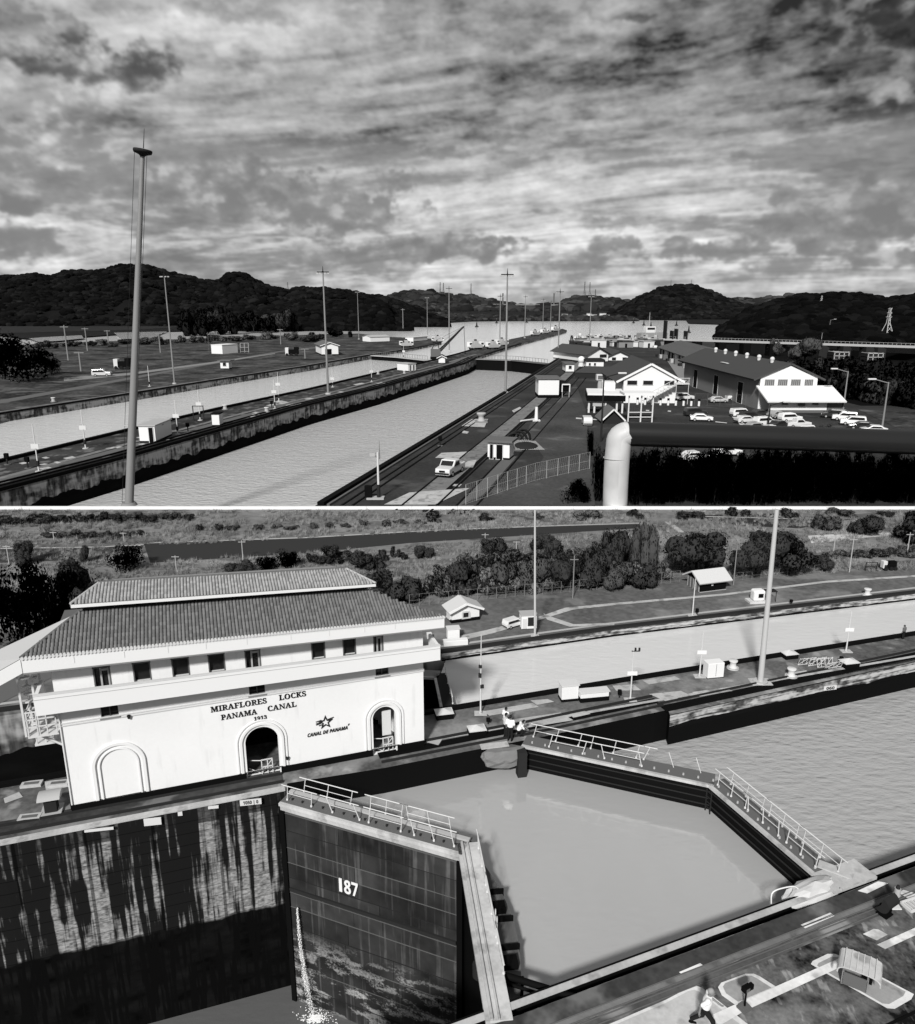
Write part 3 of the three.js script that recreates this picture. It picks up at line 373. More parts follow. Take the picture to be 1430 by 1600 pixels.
{ const f = frame([347, 553], [357, 552]), t = thing('lattice_tower', 'thin lattice frame rising behind the white container block', 'frame', f.A, f.turn); for (const x of [0, 2.2, 4.4]) part('post', bx(.14, 10.5, .14, x, 0, -7.4), mats.mid, t); part('bracing', M([6, 8, 10].map(y => bx(4.4, .12, .12, 2.2, y, -7.4)), [6, 8].map(y => bar(V3(0, y, -7.4), V3(4.4, y + 2, -7.4), .06)), [6, 8].map(y => bar(V3(4.4, y, -7.4), V3(0, y + 2, -7.4), .06))), mats.mid, t); }
{ const p = P(376, 551), t = thing('mesh_cage', 'square open wire cage right of the white container block', 'cage', p, .2); const g = []; for (const x of [0, 2, 4]) for (const z of [0, -3]) g.push(bx(.12, 4.6, .12, x, 0, z)); for (const y of [.5, 2.5, 4.6]) for (const z of [0, -3]) g.push(bx(4, .08, .08, 2, y, z)); part('frame', M(g), mats.lt, t); }
// vehicles
function carGeo(kind) {
  const k = kind === 'pickup' ? [[-2.4, .45], [-2.4, 1.0], [-.75, 1.05], [-.6, 1.68], [.55, 1.7], [1.15, 1.12], [2.35, .98], [2.45, .45]] : kind === 'suv' ? [[-2.3, .4], [-2.35, 1.05], [-2.15, 1.72], [.5, 1.76], [1.2, 1.12], [2.25, 1.0], [2.35, .4]] : [[-2.2, .4], [-2.25, .95], [-1.75, 1.02], [-1.15, 1.45], [.35, 1.47], [1.1, 1.0], [2.1, .85], [2.2, .4]];
  const g = new THREE.ExtrudeGeometry(new THREE.Shape(k.map(v => new THREE.Vector2(...v))), { depth: 1.6, bevelEnabled: true, bevelSize: .1, bevelThickness: .1, bevelSegments: 2 }); g.translate(0, 0, -.8); return g;
}
const carG = { sedan: carGeo('sedan'), suv: carGeo('suv'), pickup: carGeo('pickup') };
const glassG = { sedan: [[-1.5, 1.05], [-1.05, 1.36], [.3, 1.38], [.95, 1.04]], suv: [[-2.05, 1.12], [-1.95, 1.62], [.42, 1.65], [1.05, 1.14]], pickup: [[-.55, 1.12], [-.45, 1.58], [.48, 1.6], [1.0, 1.14]] };
const tyreG = new THREE.CylinderGeometry(.34, .34, .24, 16).rotateX(Math.PI / 2), rimG = new THREE.CylinderGeometry(.19, .19, .26, 12).rotateX(Math.PI / 2);
function car(px, py, kind, col, label, turn, s = 1) {
  const t = thing(kind === 'pickup' ? 'pickup_truck' : 'parked_car', label, kind === 'pickup' ? 'pickup truck' : 'car', P(px, py).setY(.05), turn, 'vehicles parked around the buildings'); t.scale.setScalar(s);
  const pm = new THREE.MeshPhysicalMaterial({ color: new THREE.Color().setRGB(col, col, col), roughness: .35, clearcoat: .7, clearcoatRoughness: .1 });
  const b = part('body', carG[kind], pm, t); const sg = new THREE.Shape(glassG[kind].map(v => new THREE.Vector2(...v))), wg = new THREE.ExtrudeGeometry(sg, { depth: 1.86, bevelEnabled: false }); wg.translate(0, 0, -.93); part('side_window', wg, mats.glass, t);
  const gp = glassG[kind], ws = bar(V3(gp[3][0] + .12, gp[3][1] + .04, 0), V3(gp[2][0] + .18, gp[2][1], 0), .05), wn = bx(.06, Math.hypot(gp[3][0] - gp[2][0], gp[3][1] - gp[2][1]) * .95, 1.45); wn.rotateZ(Math.atan2(gp[3][0] - gp[2][0], gp[2][1] - gp[3][1])); wn.translate(gp[3][0] + .24, gp[3][1] + .1, 0); part('windscreen', wn, mats.glass, t);
  if (kind === 'pickup') part('load_bed', bx(1.45, .05, 1.4, -1.55, 1.06, 0), mats.black, t);
  for (const z of [.55, -.55]) part('headlight', bx(.08, .16, .34, kind === 'pickup' ? 2.5 : kind === 'suv' ? 2.4 : 2.26, .72, z), mats.white, t); part('bumper', M(bx(.16, .2, 1.7, kind === 'pickup' ? 2.52 : kind === 'suv' ? 2.42 : 2.27, .42, 0), bx(.16, .2, 1.7, -2.4, .42, 0)), mats.dk, t); part('grille', bx(.06, .2, .7, kind === 'pickup' ? 2.53 : kind === 'suv' ? 2.43 : 2.28, .68, 0), mats.black, t);
  for (const x of [-1.45, 1.45]) for (const z of [-.8, .8]) { const w = part('wheel', tyreG.clone().translate(x, .34, z), mats.tyre, t); part('rim', rimG.clone().translate(x, .34, z), mats.lt, w); }
  return t;
}
car(704, 741, 'pickup', .6, 'white pickup truck driving along the towing track by the near hut', -1.95, 1.25);
[[1158, 651, 'suv', .7, 'white car at the left end of the front parking row', .2], [1172, 656, 'suv', .02, 'black car second from the left in the front parking row', .3], [1187, 651, 'sedan', .03, 'dark car half hidden at the back of the parking row', .3], [1195, 665, 'suv', .72, 'white estate car in the middle of the car park', .3], [1214, 653, 'sedan', .3, 'grey car behind the white estate car', .4], [1234, 659, 'suv', .75, 'white car in the back row right of the grey car', .2], [1246, 668, 'pickup', .6, 'pale pickup truck at the right end of the parking row', 0.1], [1217, 669, 'sedan', .02, 'black car between the white estate car and pale pickup', .5], [1205, 677, 'sedan', .55, 'pale saloon nearest the rail left of the pickup', .15], [1262, 679, 'suv', .65, 'white car half behind the rail below the pickup', .2], [1180, 672, 'sedan', .3, 'grey saloon at the front left of the parking row', .25], [1165, 661, 'sedan', .6, 'pale saloon second in the front left parking row', .25], [1302, 653, 'suv', .02, 'black car at the top of the sloping right row', 2.7], [1319, 657, 'suv', .72, 'white car second in the sloping right row', 2.75], [1332, 664, 'suv', .75, 'white car third in the sloping right row', 2.8], [1345, 671, 'sedan', .02, 'black car fourth in the sloping right row', 2.8], [1364, 677, 'sedan', .7, 'white car lowest in the sloping right row', 2.9], [1086, 650, 'suv', .02, 'black car standing left of a white saloon', .15], [1096, 658, 'sedan', .72, 'white saloon car alone beside the black car', -.2], [1069, 625, 'suv', .6, 'pale car parked at the right wall of the gabled house', .1], [1067, 602, 'sedan', .72, 'white car behind the gabled house', .9], [1116, 610, 'pickup', .4, 'grey truck beside the side wall of the warehouse', -.4], [1122, 629, 'sedan', .5, 'pale car in front of a white pickup by the warehouse', .1], [1149, 625, 'pickup', .72, 'white pickup truck by the warehouse corner', .1], [917, 664, 'suv', .6, 'pale car seen from behind beside the canopied pavilion', 1.5], [1023, 545, 'suv', .6, 'small white car far down the yard left of the warehouse', 1.5], [1136, 712, 'sedan', .7, 'white car half hidden by the dark leaves below the railing', .1], [1084, 720, 'sedan', .65, 'white car hidden behind dark leaves near the thick pipe post', .2], [1224, 690, 'sedan', .4, 'grey car just under the pipe railing', .2], [1405, 708, 'suv', .6, 'pale car behind the leaves at the far right', .2]].forEach(([x, y, k, c, l, t]) => car(x, y, k, c, l, t, 1.0));
// lock locomotives
function mule(px, py, turn, s, label) { const t = thing('lock_locomotive', label, 'locomotive', P(px, py), turn, 'towing locomotives on the lock walls'); t.scale.setScalar(s); part('body', M(rb(5, 1.3, 2, 0, .6, 0, .1), rb(1.6, 1.2, 1.9, 0, 1.9, 0, .08)), mats.lt, t); for (const x of [-2.1, 2.1]) { const c = part('cab', rb(1.3, 1.7, 1.8, x * 1.15, 1.0, 0, .1), mats.white, t); part('pane', bx(1.0, .7, 1.86, x * 1.15, 1.7, 0), mats.glass, c); } for (const x of [-1.8, 1.8]) for (const z of [-.8, .8]) part('wheel', tyreG.clone().scale(1.2, 1.2, 1).translate(x, .4, z), mats.black, t); part('winch', cyl(.5, .5, .5, 0, 3.1, 0, 12), mats.dk, t); }
[[743, 546, .5, 1.5, 'white towing locomotive on the centre wall right of the crane'], [770, 545.5, .6, 1.4, 'towing locomotive with dark cab near the far chamber gate'], [784, 541, .6, 1.4, 'second towing locomotive beyond the far chamber gate'], [635, 542.5, .3, 1.3, 'dark towing locomotive on the left bank corner'], [684, 535, .2, 1.3, 'towing locomotive at the end of the left bank'], [868, 518.5, .8, 1.6, 'white towing locomotive at the tip of the centre wall'], [851, 522, .8, 1.4, 'towing locomotive second from the tip of the centre wall'], [836, 525, .8, 1.4, 'towing locomotive third from the tip of the centre wall']].forEach(a => mule(...a));
{ // lattice crane
  const p = P(690, 561), t = thing('crane', 'dark lattice boom crane standing on the centre wall', 'crane', p), b = PZ(725, 510, p.z).sub(p), o = V3(-1, 3.5, 0), g = [], n = 12;
  for (const s of [[-.7, -.7], [.7, -.7], [-.7, .7], [.7, .7]]) g.push(bar(o.clone().add(V3(s[0], 0, s[1])), b.clone().add(V3(s[0] * .25, 0, s[1] * .25)), .3, .22, 5));
  for (let i = 0; i < n; i++) { const a = o.clone().lerp(b, i / n), c = o.clone().lerp(b, (i + 1) / n), w = .7 * (1 - .7 * i / n); for (const z of [-w, w]) g.push(bar(a.clone().add(V3(-w, 0, z)), c.clone().add(V3(w, 0, z)), .16, .16, 4)); g.push(bar(a.clone().add(V3(-w, 0, -w)), a.clone().add(V3(w, 0, w)), .09, .09, 4)); }
  part('boom', M(g), mats.dk, t); part('cab', M(rb(4.5, 3.4, 3, -2.6, 1, 0, .15)), mats.mid, t); part('undercarriage', M(bx(6, 1.1, 1, -2, 0, 1.6), bx(6, 1.1, 1, -2, 0, -1.6)), mats.black, t); part('gantry', M(bar(V3(-4.5, 4.2, 0), V3(-2, 8.5, 0), .2), bar(V3(-1, 4.2, 0), V3(-2, 8.5, 0), .2)), mats.dk, t); part('cable', M(bar(V3(-2, 8.5, 0), b, .06), bar(b, V3(b.x + .6, 3, 0), .12), bar(V3(-4.4, 4.4, .4), V3(b.x, b.y, .2), .05)), mats.dk, t);
  part('hook', M(cyl(.35, .2, 1, b.x + .6, 2.2, 0, 8)), mats.dk, t);
  const k = thing('crane', 'short slim crane jib on the right bank near the boats', 'crane', P(893, 557)); const kb = PZ(893.5, 524, P(893, 557).z).sub(P(893, 557)); part('boom', M([[-.9, 0], [.9, 0], [0, .9]].map(s => bar(V3(s[0] * 1.4, 4, s[1]), kb.clone().add(V3(s[0] * .3, 0, 0)), .3, .2, 5))), mats.dk, k); part('cab', rb(6.4, 5, 4.4, 0, .6, 0, .2), mats.dk, k); part('undercarriage', M(bx(1.4, 1, 5, -2.4, 0, 0), bx(1.4, 1, 5, 2.4, 0, 0)), mats.black, k);
}
// gates of the upper chambers
function farGate(a, b, label, mat, dep) { const A = P(...a), B = P(...b), t = thing('lock_gate', label, 'lock gate', A), d = B.clone().sub(A); part('leaf', beam(V3(0, -dep, 0), V3(d.x, -dep, d.z), 2.2, dep - .05).translate(0, 0, 0), mats.black, t); part('walkway', beam(V3(0, 0, 0), V3(d.x, 0, d.z), 3.4, .3), mat, t); const g = []; for (let i = 0; i <= 12; i++) g.push(bx(.12, 1.6, .12, d.x * i / 12, .3, d.z * i / 12 - 1.5)); g.push(beam(V3(0, 1.8, -1.5), V3(d.x, 1.8, d.z - 1.5), .12, .12)); part('railing', M(g), mats.mid, t); }
farGate([746, 561.5], [802, 563.5], 'left leaf of the closed gate across the right upper chamber', mats.grey, 6); farGate([802, 563.5], [856, 569], 'right leaf of the closed gate across the right upper chamber', mats.mid, 6);
farGate([583, 556], [622, 558.5], 'left leaf of the low gate across the left upper chamber', mats.lt, 4); farGate([622, 558.5], [668, 563.5], 'right leaf of the low gate across the left upper chamber', mats.lt, 4);
// right bank buildings
{
  const h = house('track_hut', 'small white hut with dark doorway and grey roof beside the white pickup', [762, 717], [796, 719], 690, 0, 3, { over: .55, roof: mats.roofMid, thick: .35, cat: 'hut', open: [[.55, .02, .3, .84, 'd'], [.18, .02, .16, .84, 'd']] });
  const p = P(820, 700), t = thing('net_pile', 'heap of dark hoops and crosshatched netting behind the small hut', 'netting', p); for (let i = 0; i < 5; i++) part('hoop', new THREE.TorusGeometry(1.9 + .2 * (i % 2), .16, 6, 18, Math.PI).rotateY(.3 + i * .12).translate(-1.6 + i * .5, .1, -3.5 - i * .9), mats.dk, t);
  const net = []; for (let i = 0; i < 13; i++) { net.push(bar(V3(-2 + i * .35, .12 + .9 * Math.sin(i / 12 * 3.1), -3), V3(-1.4 + i * .38, .12, 2.2), .04, .04, 4)); net.push(bar(V3(-2 + i * .02, .1 + .8 * (1 - i / 12), -3 + i * .42), V3(2.2 + i * .08, .14 + .5 * (1 - i / 12), -3 + i * .42), .04, .04, 4)); } part('net', M(net), mats.lt, t); part('heap', new THREE.SphereGeometry(1, 16, 10, 0, 6.3, 0, 1.5).scale(2.4, .9, 2.8).translate(.2, -.02, -.6), mats.dk, t);
}
house('pump_house', 'windowless white block with a dark base beside the lock', [841, 622], [873, 622], 592, 0, 8, { over: .5, roof: mats.roofMid, plinth: .17, cat: 'building' });
house('pump_annex', 'narrow dark annex with white front box at the right of the white block', [874.5, 618], [881, 617.5], 596, 0, 6, { over: .1, wall: mats.dk, roof: mats.dk, cat: 'building' });
{ const p = P(884, 621), t = thing('switch_cabinet', 'open white switch cabinet on legs by the white block', 'cabinet', p); part('box', M(bx(2.2, 1.9, .2, 0, 1.4, -1), bx(.2, 1.9, 1.2, -1, 1.4, -.5), bx(.2, 1.9, 1.2, 1, 1.4, -.5), bx(2.2, .2, 1.2, 0, 3.3, -.5)), mats.white, t); part('opening', bx(1.7, 1.6, .1, 0, 1.5, -.7), mats.black, t); for (const x of [-.9, .9]) part('leg', bx(.15, 1.4, .15, x, 0, -.2), mats.lt, t); }
house('kiosk', 'small white kiosk with a square window, beyond the white block', [884, 582], [897, 582], 568.5, 0, 9, { over: .6, cat: 'kiosk', roof: mats.mid, open: [[.52, .42, .36, .36]] });
house('low_house', 'low white house with dark shallow roof and two square windows', [951, 564], [984, 564], 556, 549, 26, { over: 1.2, roof: mats.roofDk, open: [[.25, .1, .2, .6], [.75, .1, .2, .6]], trim: 0 });
house('low_house', 'white house with dark windows and shallow roof at the left of the low houses', [918, 567], [950, 566], 553, 543.5, 30, { over: 1.2, roof: mats.roofDk, open: [[.75, .55, .35, .35]], trim: 0 });
house('service_block', 'low white flat block in front of the low houses', [916, 574], [943, 574], 564.5, 0, 9, { over: .5, roof: mats.dk, thick: .7, open: [[.2, .3, .12, .4], [.5, .3, .12, .4]] });
{ const p = P(908, 572.5), t = thing('water_tank', 'small round white tank near the low flat block', 'tank', p); part('tank', new THREE.SphereGeometry(1.4, 20, 14).translate(0, 2.6, 0), mats.white, t); part('stand', cyl(1.2, .9, 1.5, 0, 0, 0, 12), mats.white2, t); }
house('roofed_yard', 'dark flat roof over an open yard left of the gabled house', [899, 590], [972, 592], 582, 0, 26, { wall: mats.dk, roof: mats.roofDk, over: .2, plinth: 0 });
{
  const { t, L, D, hw } = house('gabled_house', 'large white gabled house with three dark windows and an outside stair', [973, 629.5], [1055, 630], 592, 570, 26, { over: 1.9, fo: .5, thick: .4, roof: mats.roofDk, plinth: 0, open: [[.16, .76, .19, .17], [.46, .76, .19, .17], [.86, .76, .19, .17]] });
  const s = thing('outside_stair', 'white outside stair with railings on the front of the gabled house', 'staircase', P(1001, 632), 0); for (let i = 0; i < 10; i++) part('step', bx(.95, .16, 1.6, i * .85 + .4, .25 + i * .47, -1), mats.white2, s); part('landing', bx(3.4, .2, 1.8, 10.1, 4.9, -1), mats.white2, s); const g = []; for (let i = 0; i < 7; i++) g.push(bx(.1, 1.5, .1, i * 1.3 + .3, .2 + i * .7, -.1)); g.push(bar(V3(0, 1.7, -.1), V3(8.6, 6.4, -.1), .08), bar(V3(8.6, 6.4, -.1), V3(11.8, 6.4, -.1), .08), bx(.1, 4.9, .1, 11.6, 0, -.2), bx(.1, 1.5, .1, 11.6, 4.9, -.2), bx(.1, 4.9, .1, 8.6, 0, -.2)); part('railing', M(g), mats.white2, s);
}
{ // canopied pavilion
  const f = frame([917, 645], [975, 646]), h = hAt(f.A, 626), t = thing('pavilion', 'flat white roofed pavilion with a dark fascia in front of the gabled house', 'building', f.A, f.turn), L = f.L;
  part('roof', bx(L, .4, 11, L / 2, h + 1.3, -5), mats.white, t); part('fascia', M(bx(L + .1, 1.3, .3, L / 2, h, .5), bx(.3, 1.3, 11, 0, h, -5), bx(.3, 1.3, 11, L, h, -5)), mats.black, t); part('wall', bx(L * .92, h - 1, .3, L / 2, 0, -7), mats.lt, t); part('parapet', bx(L * .3, h * .4, .3, L * .3, h * .55, -.2), mats.lt, t); for (const x of [.05, .2, .5, .8, .95]) part('column', bx(.4, h, .4, L * x, 0, -.3), mats.white2, t); part('rear_block', bx(L * .35, h + 3.4, 5, L * .62, 0, -10), mats.white, t);
  const r = thing('roof_unit', 'white ventilation unit on the pavilion roof', 'roof unit', P(940, 612), 0); part('box', bx(3, 1.6, 2, 0, 3.2, -1), mats.white2, r); part('grille', bx(2.4, 1, .1, 0, 3.5, .06), mats.mid, r); part('stand', bx(2, 3.2, 1.4, 0, 0, -1), mats.lt, r);
  house('garden_shelter', 'little gabled shelter with dark sides in front of the pavilion', [944, 662], [971, 662], 653, 640, 6, { over: .7, roof: mats.roofMid, wall: mats.dk, plinth: 0, cat: 'shelter' });
  const e = thing('entrance_frame', 'white open entrance frame with a light canopy right of the pavilion', 'porch', P(981, 661)); for (const x of [0, 2.6, 5]) part('post', bx(.25, 5.8, .25, x, 0, 0), mats.white2, e); part('canopy', bx(6.4, .5, 5, 2, 5.8, -1.6), mats.white, e); part('rail', M(bx(5, .15, .15, 2.5, 1.2, .1), bx(5, .15, .15, 2.5, 2.2, .1)), mats.white2, e);
}
{ // long warehouse behind
  const A = P(1031, 556), B = P(1121, 592), u = B.clone().sub(A), L = u.length(), t = thing('long_warehouse', 'long low warehouse with sheet roof and many bays, behind the car park', 'warehouse', A, -Math.atan2(u.z, u.x)), D = -19, h = 4.2;
  part('wall', M(bx(L, h, .4, L / 2, 0, 0), bx(L, h, .4, L / 2, 0, D), bx(.4, h, -D, 0, 0, D / 2), bx(.4, h, -D, L, 0, D / 2)), mats.lt, t); for (const x of [.01, L - .41]) part('gable', gableWall(-D, .01, 2.5, .4, 0).rotateY(Math.PI / 2).translate(x, h, 0), mats.white, t);
  for (const g of gable(L, -D, h, h + 2.8, 1.4, true, .3)) part('roof_slope', g, tm(T.metal, .6, { color: new THREE.Color().setRGB(.16, .16, .16), bumpMap: T.sheet, bumpScale: .06 }), t);
  for (let i = 0; i < 15; i++) { const x = (i + .5) / 15 * L; part('bay', bx(L / 15 * .42, h * .8, .3, x, 0, .25), i % 3 === 1 ? mats.black : i % 3 ? mats.white2 : mats.dk, t); part('pier', bx(.5, h, .5, x + L / 30, 0, .3), mats.white2, t); }
  const n = 10; for (let i = 0; i < n; i++) part('crate', bx(3, 1 + (i % 3) * .6, 2, (i + .7) / n * L * .8, 0, 1.8), [mats.dk, mats.lt, mats.mid][i % 3], t);
}
{ // front section with the white lean-to
  const { t, L, D, hw, hr } = house('front_warehouse', 'white warehouse, sides greyed for shade, louvred windows above a white lean-to roof', [1184, 640], [1272, 640], 590, 571.5, 62, { side: mats.grey, over: 1.6, fo: .4, thick: .4, roof: mats.roofDk, plinth: 0, trim: 0, open: [[.16, .76, .17, .18, 'l'], [.39, .76, .17, .18, 'l'], [.62, .76, .17, .18, 'l'], [.85, .76, .15, .18, 'l'], [.2, 0, .06, .7, 'd', -1], [.5, 0, .06, .7, 'd', -1], [.8, 0, .06, .7, 'd', -1]] });  // side walls take a darker grey as painted shade
  const s = bx(L * 1.34, .3, 8.4); s.rotateX(.34); s.translate(L * .62, hAt(P(1188, 640), 614), 3.2); part('lean_to_roof', s, mats.white, t);
  part('lean_to_wall', bx(L * 1.0, 3.7, .3, L * .54, 0, 5.2), mats.white, t); part('open_bay', bx(L * .3, 2.5, .3, L * 1.18, 0, 5.2), mats.mid, t); for (const x of [.3, .82]) { const w = part('window', bx(1.6, 1.3, .1, L * x, 1.7, 5.4), mats.offw, t); part('pane', bx(1.3, 1.0, .06, L * x, 1.85, 5.46), mats.glass, w); } part('vent', bx(1.4, 1.1, .7, L * .58, 1.6, 5.6), mats.mid, t); part('plinth', bx(L * 1.04, .6, .2, L * .54, 0, 5.42), mats.mid, t);
  for (let i = 0; i < 6; i++) part('roof_vent', M(cyl(.4, .45, .8, L / 2 - 1.2, hr + .1, -8 - i * 8.4, 10), new THREE.SphereGeometry(.55, 10, 8).translate(L / 2 - 1.2, hr + 1.0, -8 - i * 8.4)), mats.white2, t); part('skylight', bx(3, .1, 5, L * .2, hw + (hr - hw) * .44, -30).rotateZ(0), mats.white2, t);
}
// street lamps
function streetLamp(px, py, top, dir, label, c = mats.grey) { const p = P(px, py), h = hAt(p, top), t = thing('street_lamp', label, 'street lamp', p); part('pole', cyl(.2, .12, h, 0, 0, 0, 8), c, t); part('arm', bar(V3(0, h - .2, 0), V3(dir * 2.6, h + .5, 0), .1), c, t); part('lamp_head', rb(1.5, .3, .5, dir * 3.2, h + .4, 0, .1), mats.white2, t); return t; }
streetLamp(1317, 645, 580, -1, 'street lamp with two cross boards, in front of the dark trees'); streetLamp(1377, 678, 597, -1, 'street lamp nearest the right edge of the car park'); streetLamp(939, 690, 588, 1, 'dark wooden pole with a lamp arm beside the pavilion', mats.dk); streetLamp(1200, 668, 632, 1, 'short dark pole among the parked cars', mats.dk); streetLamp(1294, 531, 500, 1, 'small lamp on the dam walkway'); 
// bollards in front of the gabled house and warehouse
for (let i = 0; i < 9; i++) { const p = P(996 + i * 12, 632 + i * .3), t = thing('bollard', 'white bollard with dark top along the gabled house, ' + nth(i) + ' from the left', 'bollard', p, 0, 'bollards along the gabled house'); part('post', cyl(.28, .28, 1.2, 0, 0, 0, 8), mats.white, t); part('cap', cyl(.3, .3, .5, 0, 1.2, 0, 8), mats.black, t); }
// fences
function wire(label, a, b, h, n, mat = mats.lt, th = 1) { const A = P(...a), B = P(...b), t = thing('wire_fence', label, 'fence', A), d = B.clone().sub(A); for (let i = 0; i <= n; i++) part('post', cyl(.04 * th, .04 * th, h, d.x * i / n, 0, d.z * i / n, 6), mat, t); part('rail', M([1, .5, .06].map(k => bar(V3(0, h * k, 0), V3(d.x, h * k, d.z), .02 * th, .02 * th, 4))), mat, t); const g = [], m = Math.min(150, Math.round(d.length() / .45)); for (let i = 0; i < m; i++) { const a1 = i / m, b1 = (i + 1) / m; g.push(bar(V3(d.x * a1, .06, d.z * a1), V3(d.x * b1, h, d.z * b1), .006 * th, .006 * th, 3), bar(V3(d.x * b1, .06, d.z * b1), V3(d.x * a1, h, d.z * a1), .006 * th, .006 * th, 3)); } part('mesh', M(g), mat, t, { kind: 'stuff' }); return t; }
wire('wire fence with a pale top rail curving below the near hut', [728, 789], [836, 752], 2.6, 7); wire('wire fence running on to the right beside the asphalt road', [836, 752], [921, 733], 2.6, 5); wire('wire fence in front of the white lean-to', [1085, 634], [1290, 641], 3, 10, mats.mid); wire('pale low fence sloping along the right parking row', [1303, 639], [1375, 678], 1.2, 10);
{ const p = P(838, 658), t = thing('mooring_cleat', 'pale post and striped bar beside the towing track', 'post', p); part('post', cyl(.4, .3, 3, 0, 0, 0, 10), mats.white, t); part('bar', bar(V3(-.4, .4, 0), V3(-3.5, .4, 2.6), .2), mats.white2, t); part('base', bx(1.6, .3, 1.6, 0, 0, 0), mats.white2, t); }
{ const p = P(752, 660), t = thing('capstan', 'squat white capstan on a pale slab by the chamber edge', 'capstan', p.setY(.06)); part('drum', new THREE.LatheGeometry([[0, 0], [1, 0], [.8, .4], [.55, .9], [.6, 1.3], [1, 1.7], [.9, 2], [0, 2]].map(v => new THREE.Vector2(...v)), 16), mats.lt, t); part('base', bx(2.6, .25, 2.6, 0, 0, 0), mats.grey, t); }
[[688, 697, 'dark mushroom lamp on the right bank near the chamber edge'], [44, 732, 'dark box on a post at the left of the centre wall'], [294, 675, 'dark three armed post on the centre wall'], [425, 638, 'dark small box by the midway post'], [12, 726, 'dark short post on the far edge of the centre wall']].forEach(([x, y, l]) => { const t = thing('signal_box', l, 'signal box', P(x, y)); part('post', cyl(.12, .12, 1.1, 0, 0, 0, 8), mats.dk, t); part('box', rb(.65, .8, .5, 0, 1.0, 0, .1), mats.black, t); part('base', cyl(.5, .5, .12, 0, 0, 0, 10), mats.mid, t); });
[[352, 640, 'white capstan on the centre wall right of the control booth'], [417, 644, 'white capstan near the midway posts'], [84, 628, 'white bollard on the left bank coping'], [591, 585, 'white capstan by the short white booth'], [632, 584, 'small white capstan behind the signal booth']].forEach(([x, y, l]) => { const t = thing('capstan', l, 'capstan', P(x, y)); part('drum', cyl(.5, .38, .8, 0, .15, 0, 12), mats.lt, t); part('base', cyl(.75, .75, .15, 0, 0, 0, 12), mats.grey, t); part('cap', cyl(.55, .55, .2, 0, .95, 0, 12), mats.white2, t); });
{ const p = P(303, 657), t = thing('small_frame', 'thin black square frame on the far edge of the centre wall', 'frame', p); part('post', M(bx(.15, 3, .15, 0, 0, 0), bx(.15, 3, .15, 2.2, 0, 0)), mats.dk, t); part('bar', bx(2.4, .15, .15, 1.1, 3, 0), mats.dk, t); }
[[192, 577, .02, 'dark open machine beside the tall mast on the left bank'], [456, 556, .02, 'dark tractor on the far left bank']].forEach(([x, y, c, l]) => { const t = thing('tractor', l, 'tractor', P(x, y)); part('body', M(bx(4.6, 2.2, 2.4, 1, .8, 0), bx(2, 1.4, 2.2, 2.4, 2.8, 0)), mats.black, t); part('cab', bx(1.6, 3.4, 2.4, -2, .5, 0), mats.white2, t); for (const a of [-2, 0, 2.4]) part('wheel', tyreG.clone().scale(2, 2, 2).translate(a, .65, 1.1), mats.tyre, t); });
[[160, 588, 'pale truck half hidden under the dark tree on the left'], [132, 548, 'tall pole with a flat top at the left bank, first'],].slice(0, 1).forEach(([x, y, l]) => car(x, y, 'suv', .5, l, .1, 1.3));
[[107, 563, 508, 'dark double pole with a flat crossbar behind the left bank'], [137, 548, 512, 'pale wooden pole left of the tall mast'], [170, 540, 516, 'pale wooden pole right of the dark double pole'], [251, 551, 520, 'wooden pole behind the left bank right of the tall mast'], [127, 580, 550, 'thin dark pole beside the left trees'], [439, 538, 514, 'thin pole on the far left bank'], [630, 516, 482, 'dark mooring beacon pole in the lake'], [477, 560, 545, 'short dark post on the left quay']].forEach(([x, y, top, l]) => { const p = P(x, y), h = hAt(p, top), t = thing('utility_pole', l, 'utility pole', p, 0, 'utility poles behind the left bank'); part('pole', cyl(.35, .25, h, 0, 0, 0, 7), mats.grey, t); part('cross_arm', bx(3.6, .3, .3, 0, h * .94, 0), mats.grey, t); });
struct('embankment', flat(pp([[1125, 523.6], [2100, 523.6], [2100, 632], [1345, 634], [1285, 620], [1272, 600], [1180, 560], [1130, 545]]), .03), std(.005), 'dark overgrown ground below the dam');
// dam with walkway and gates at the right
{
  const A = P(1038, 549, 0), B = P(1450, 566, 0), h = hAt(A, 531.5), t = thing('dam', 'long dark dam with a pale railed walkway across the right background', 'dam', A), d = B.clone().sub(A), L = d.length();
  const at = (x, w, y0, hh, z = 0) => { const k = (x - 1038) / 412, q = d.clone().multiplyScalar(k); return bx(w, hh, 6, q.x, y0, q.z + z); };
  part('walkway', beam(V3(0, h, 0), V3(d.x, h, d.z), 4, .9), mats.lt, t);
  for (const x of [1046, 1098, 1140, 1182, 1225, 1302, 1335, 1367, 1383]) part('pier', at(x, x === 1302 ? 4.4 : 3.6, -3, h + 3), x < 1300 ? mats.black : mats.dk, t);
  for (const x of [1319, 1366]) { const g = part('sluice_gate', at(x + 4, 7, -.2, 3.4, 3), mats.dk, t); part('bar', M([-3.2, -1.1, 1.1, 3.2].map(k => at(x + 4, .3, -.2, 3.6, 3.2).translate(k, 0, .2)), [0, 1.6, 3.2].map(k => at(x + 4, 7, -.2 + k, .28, 3.4))), mats.lt, g); }
  const g = []; for (let i = 0; i <= 70; i++) g.push(bx(.1, 1.0, .1, d.x * i / 70, h + .9, d.z * i / 70 + 2)); g.push(beam(V3(0, h + 1.9, 2), V3(d.x, h + 1.9, d.z + 2), .1, .1)); part('railing', M(g), mats.lt, t); part('wall', beam(V3(d.x * .6, -1, -4), V3(d.x, -1, d.z - 4), 2, 4), mats.black, t);
  for (const [x, hh] of [[1037, 9], [1050, 4], [1058, 5], [1076, 4]]) part('post', at(x, .5, h + .9, hh).scale(1, 1, 1), mats.dk, t);
}
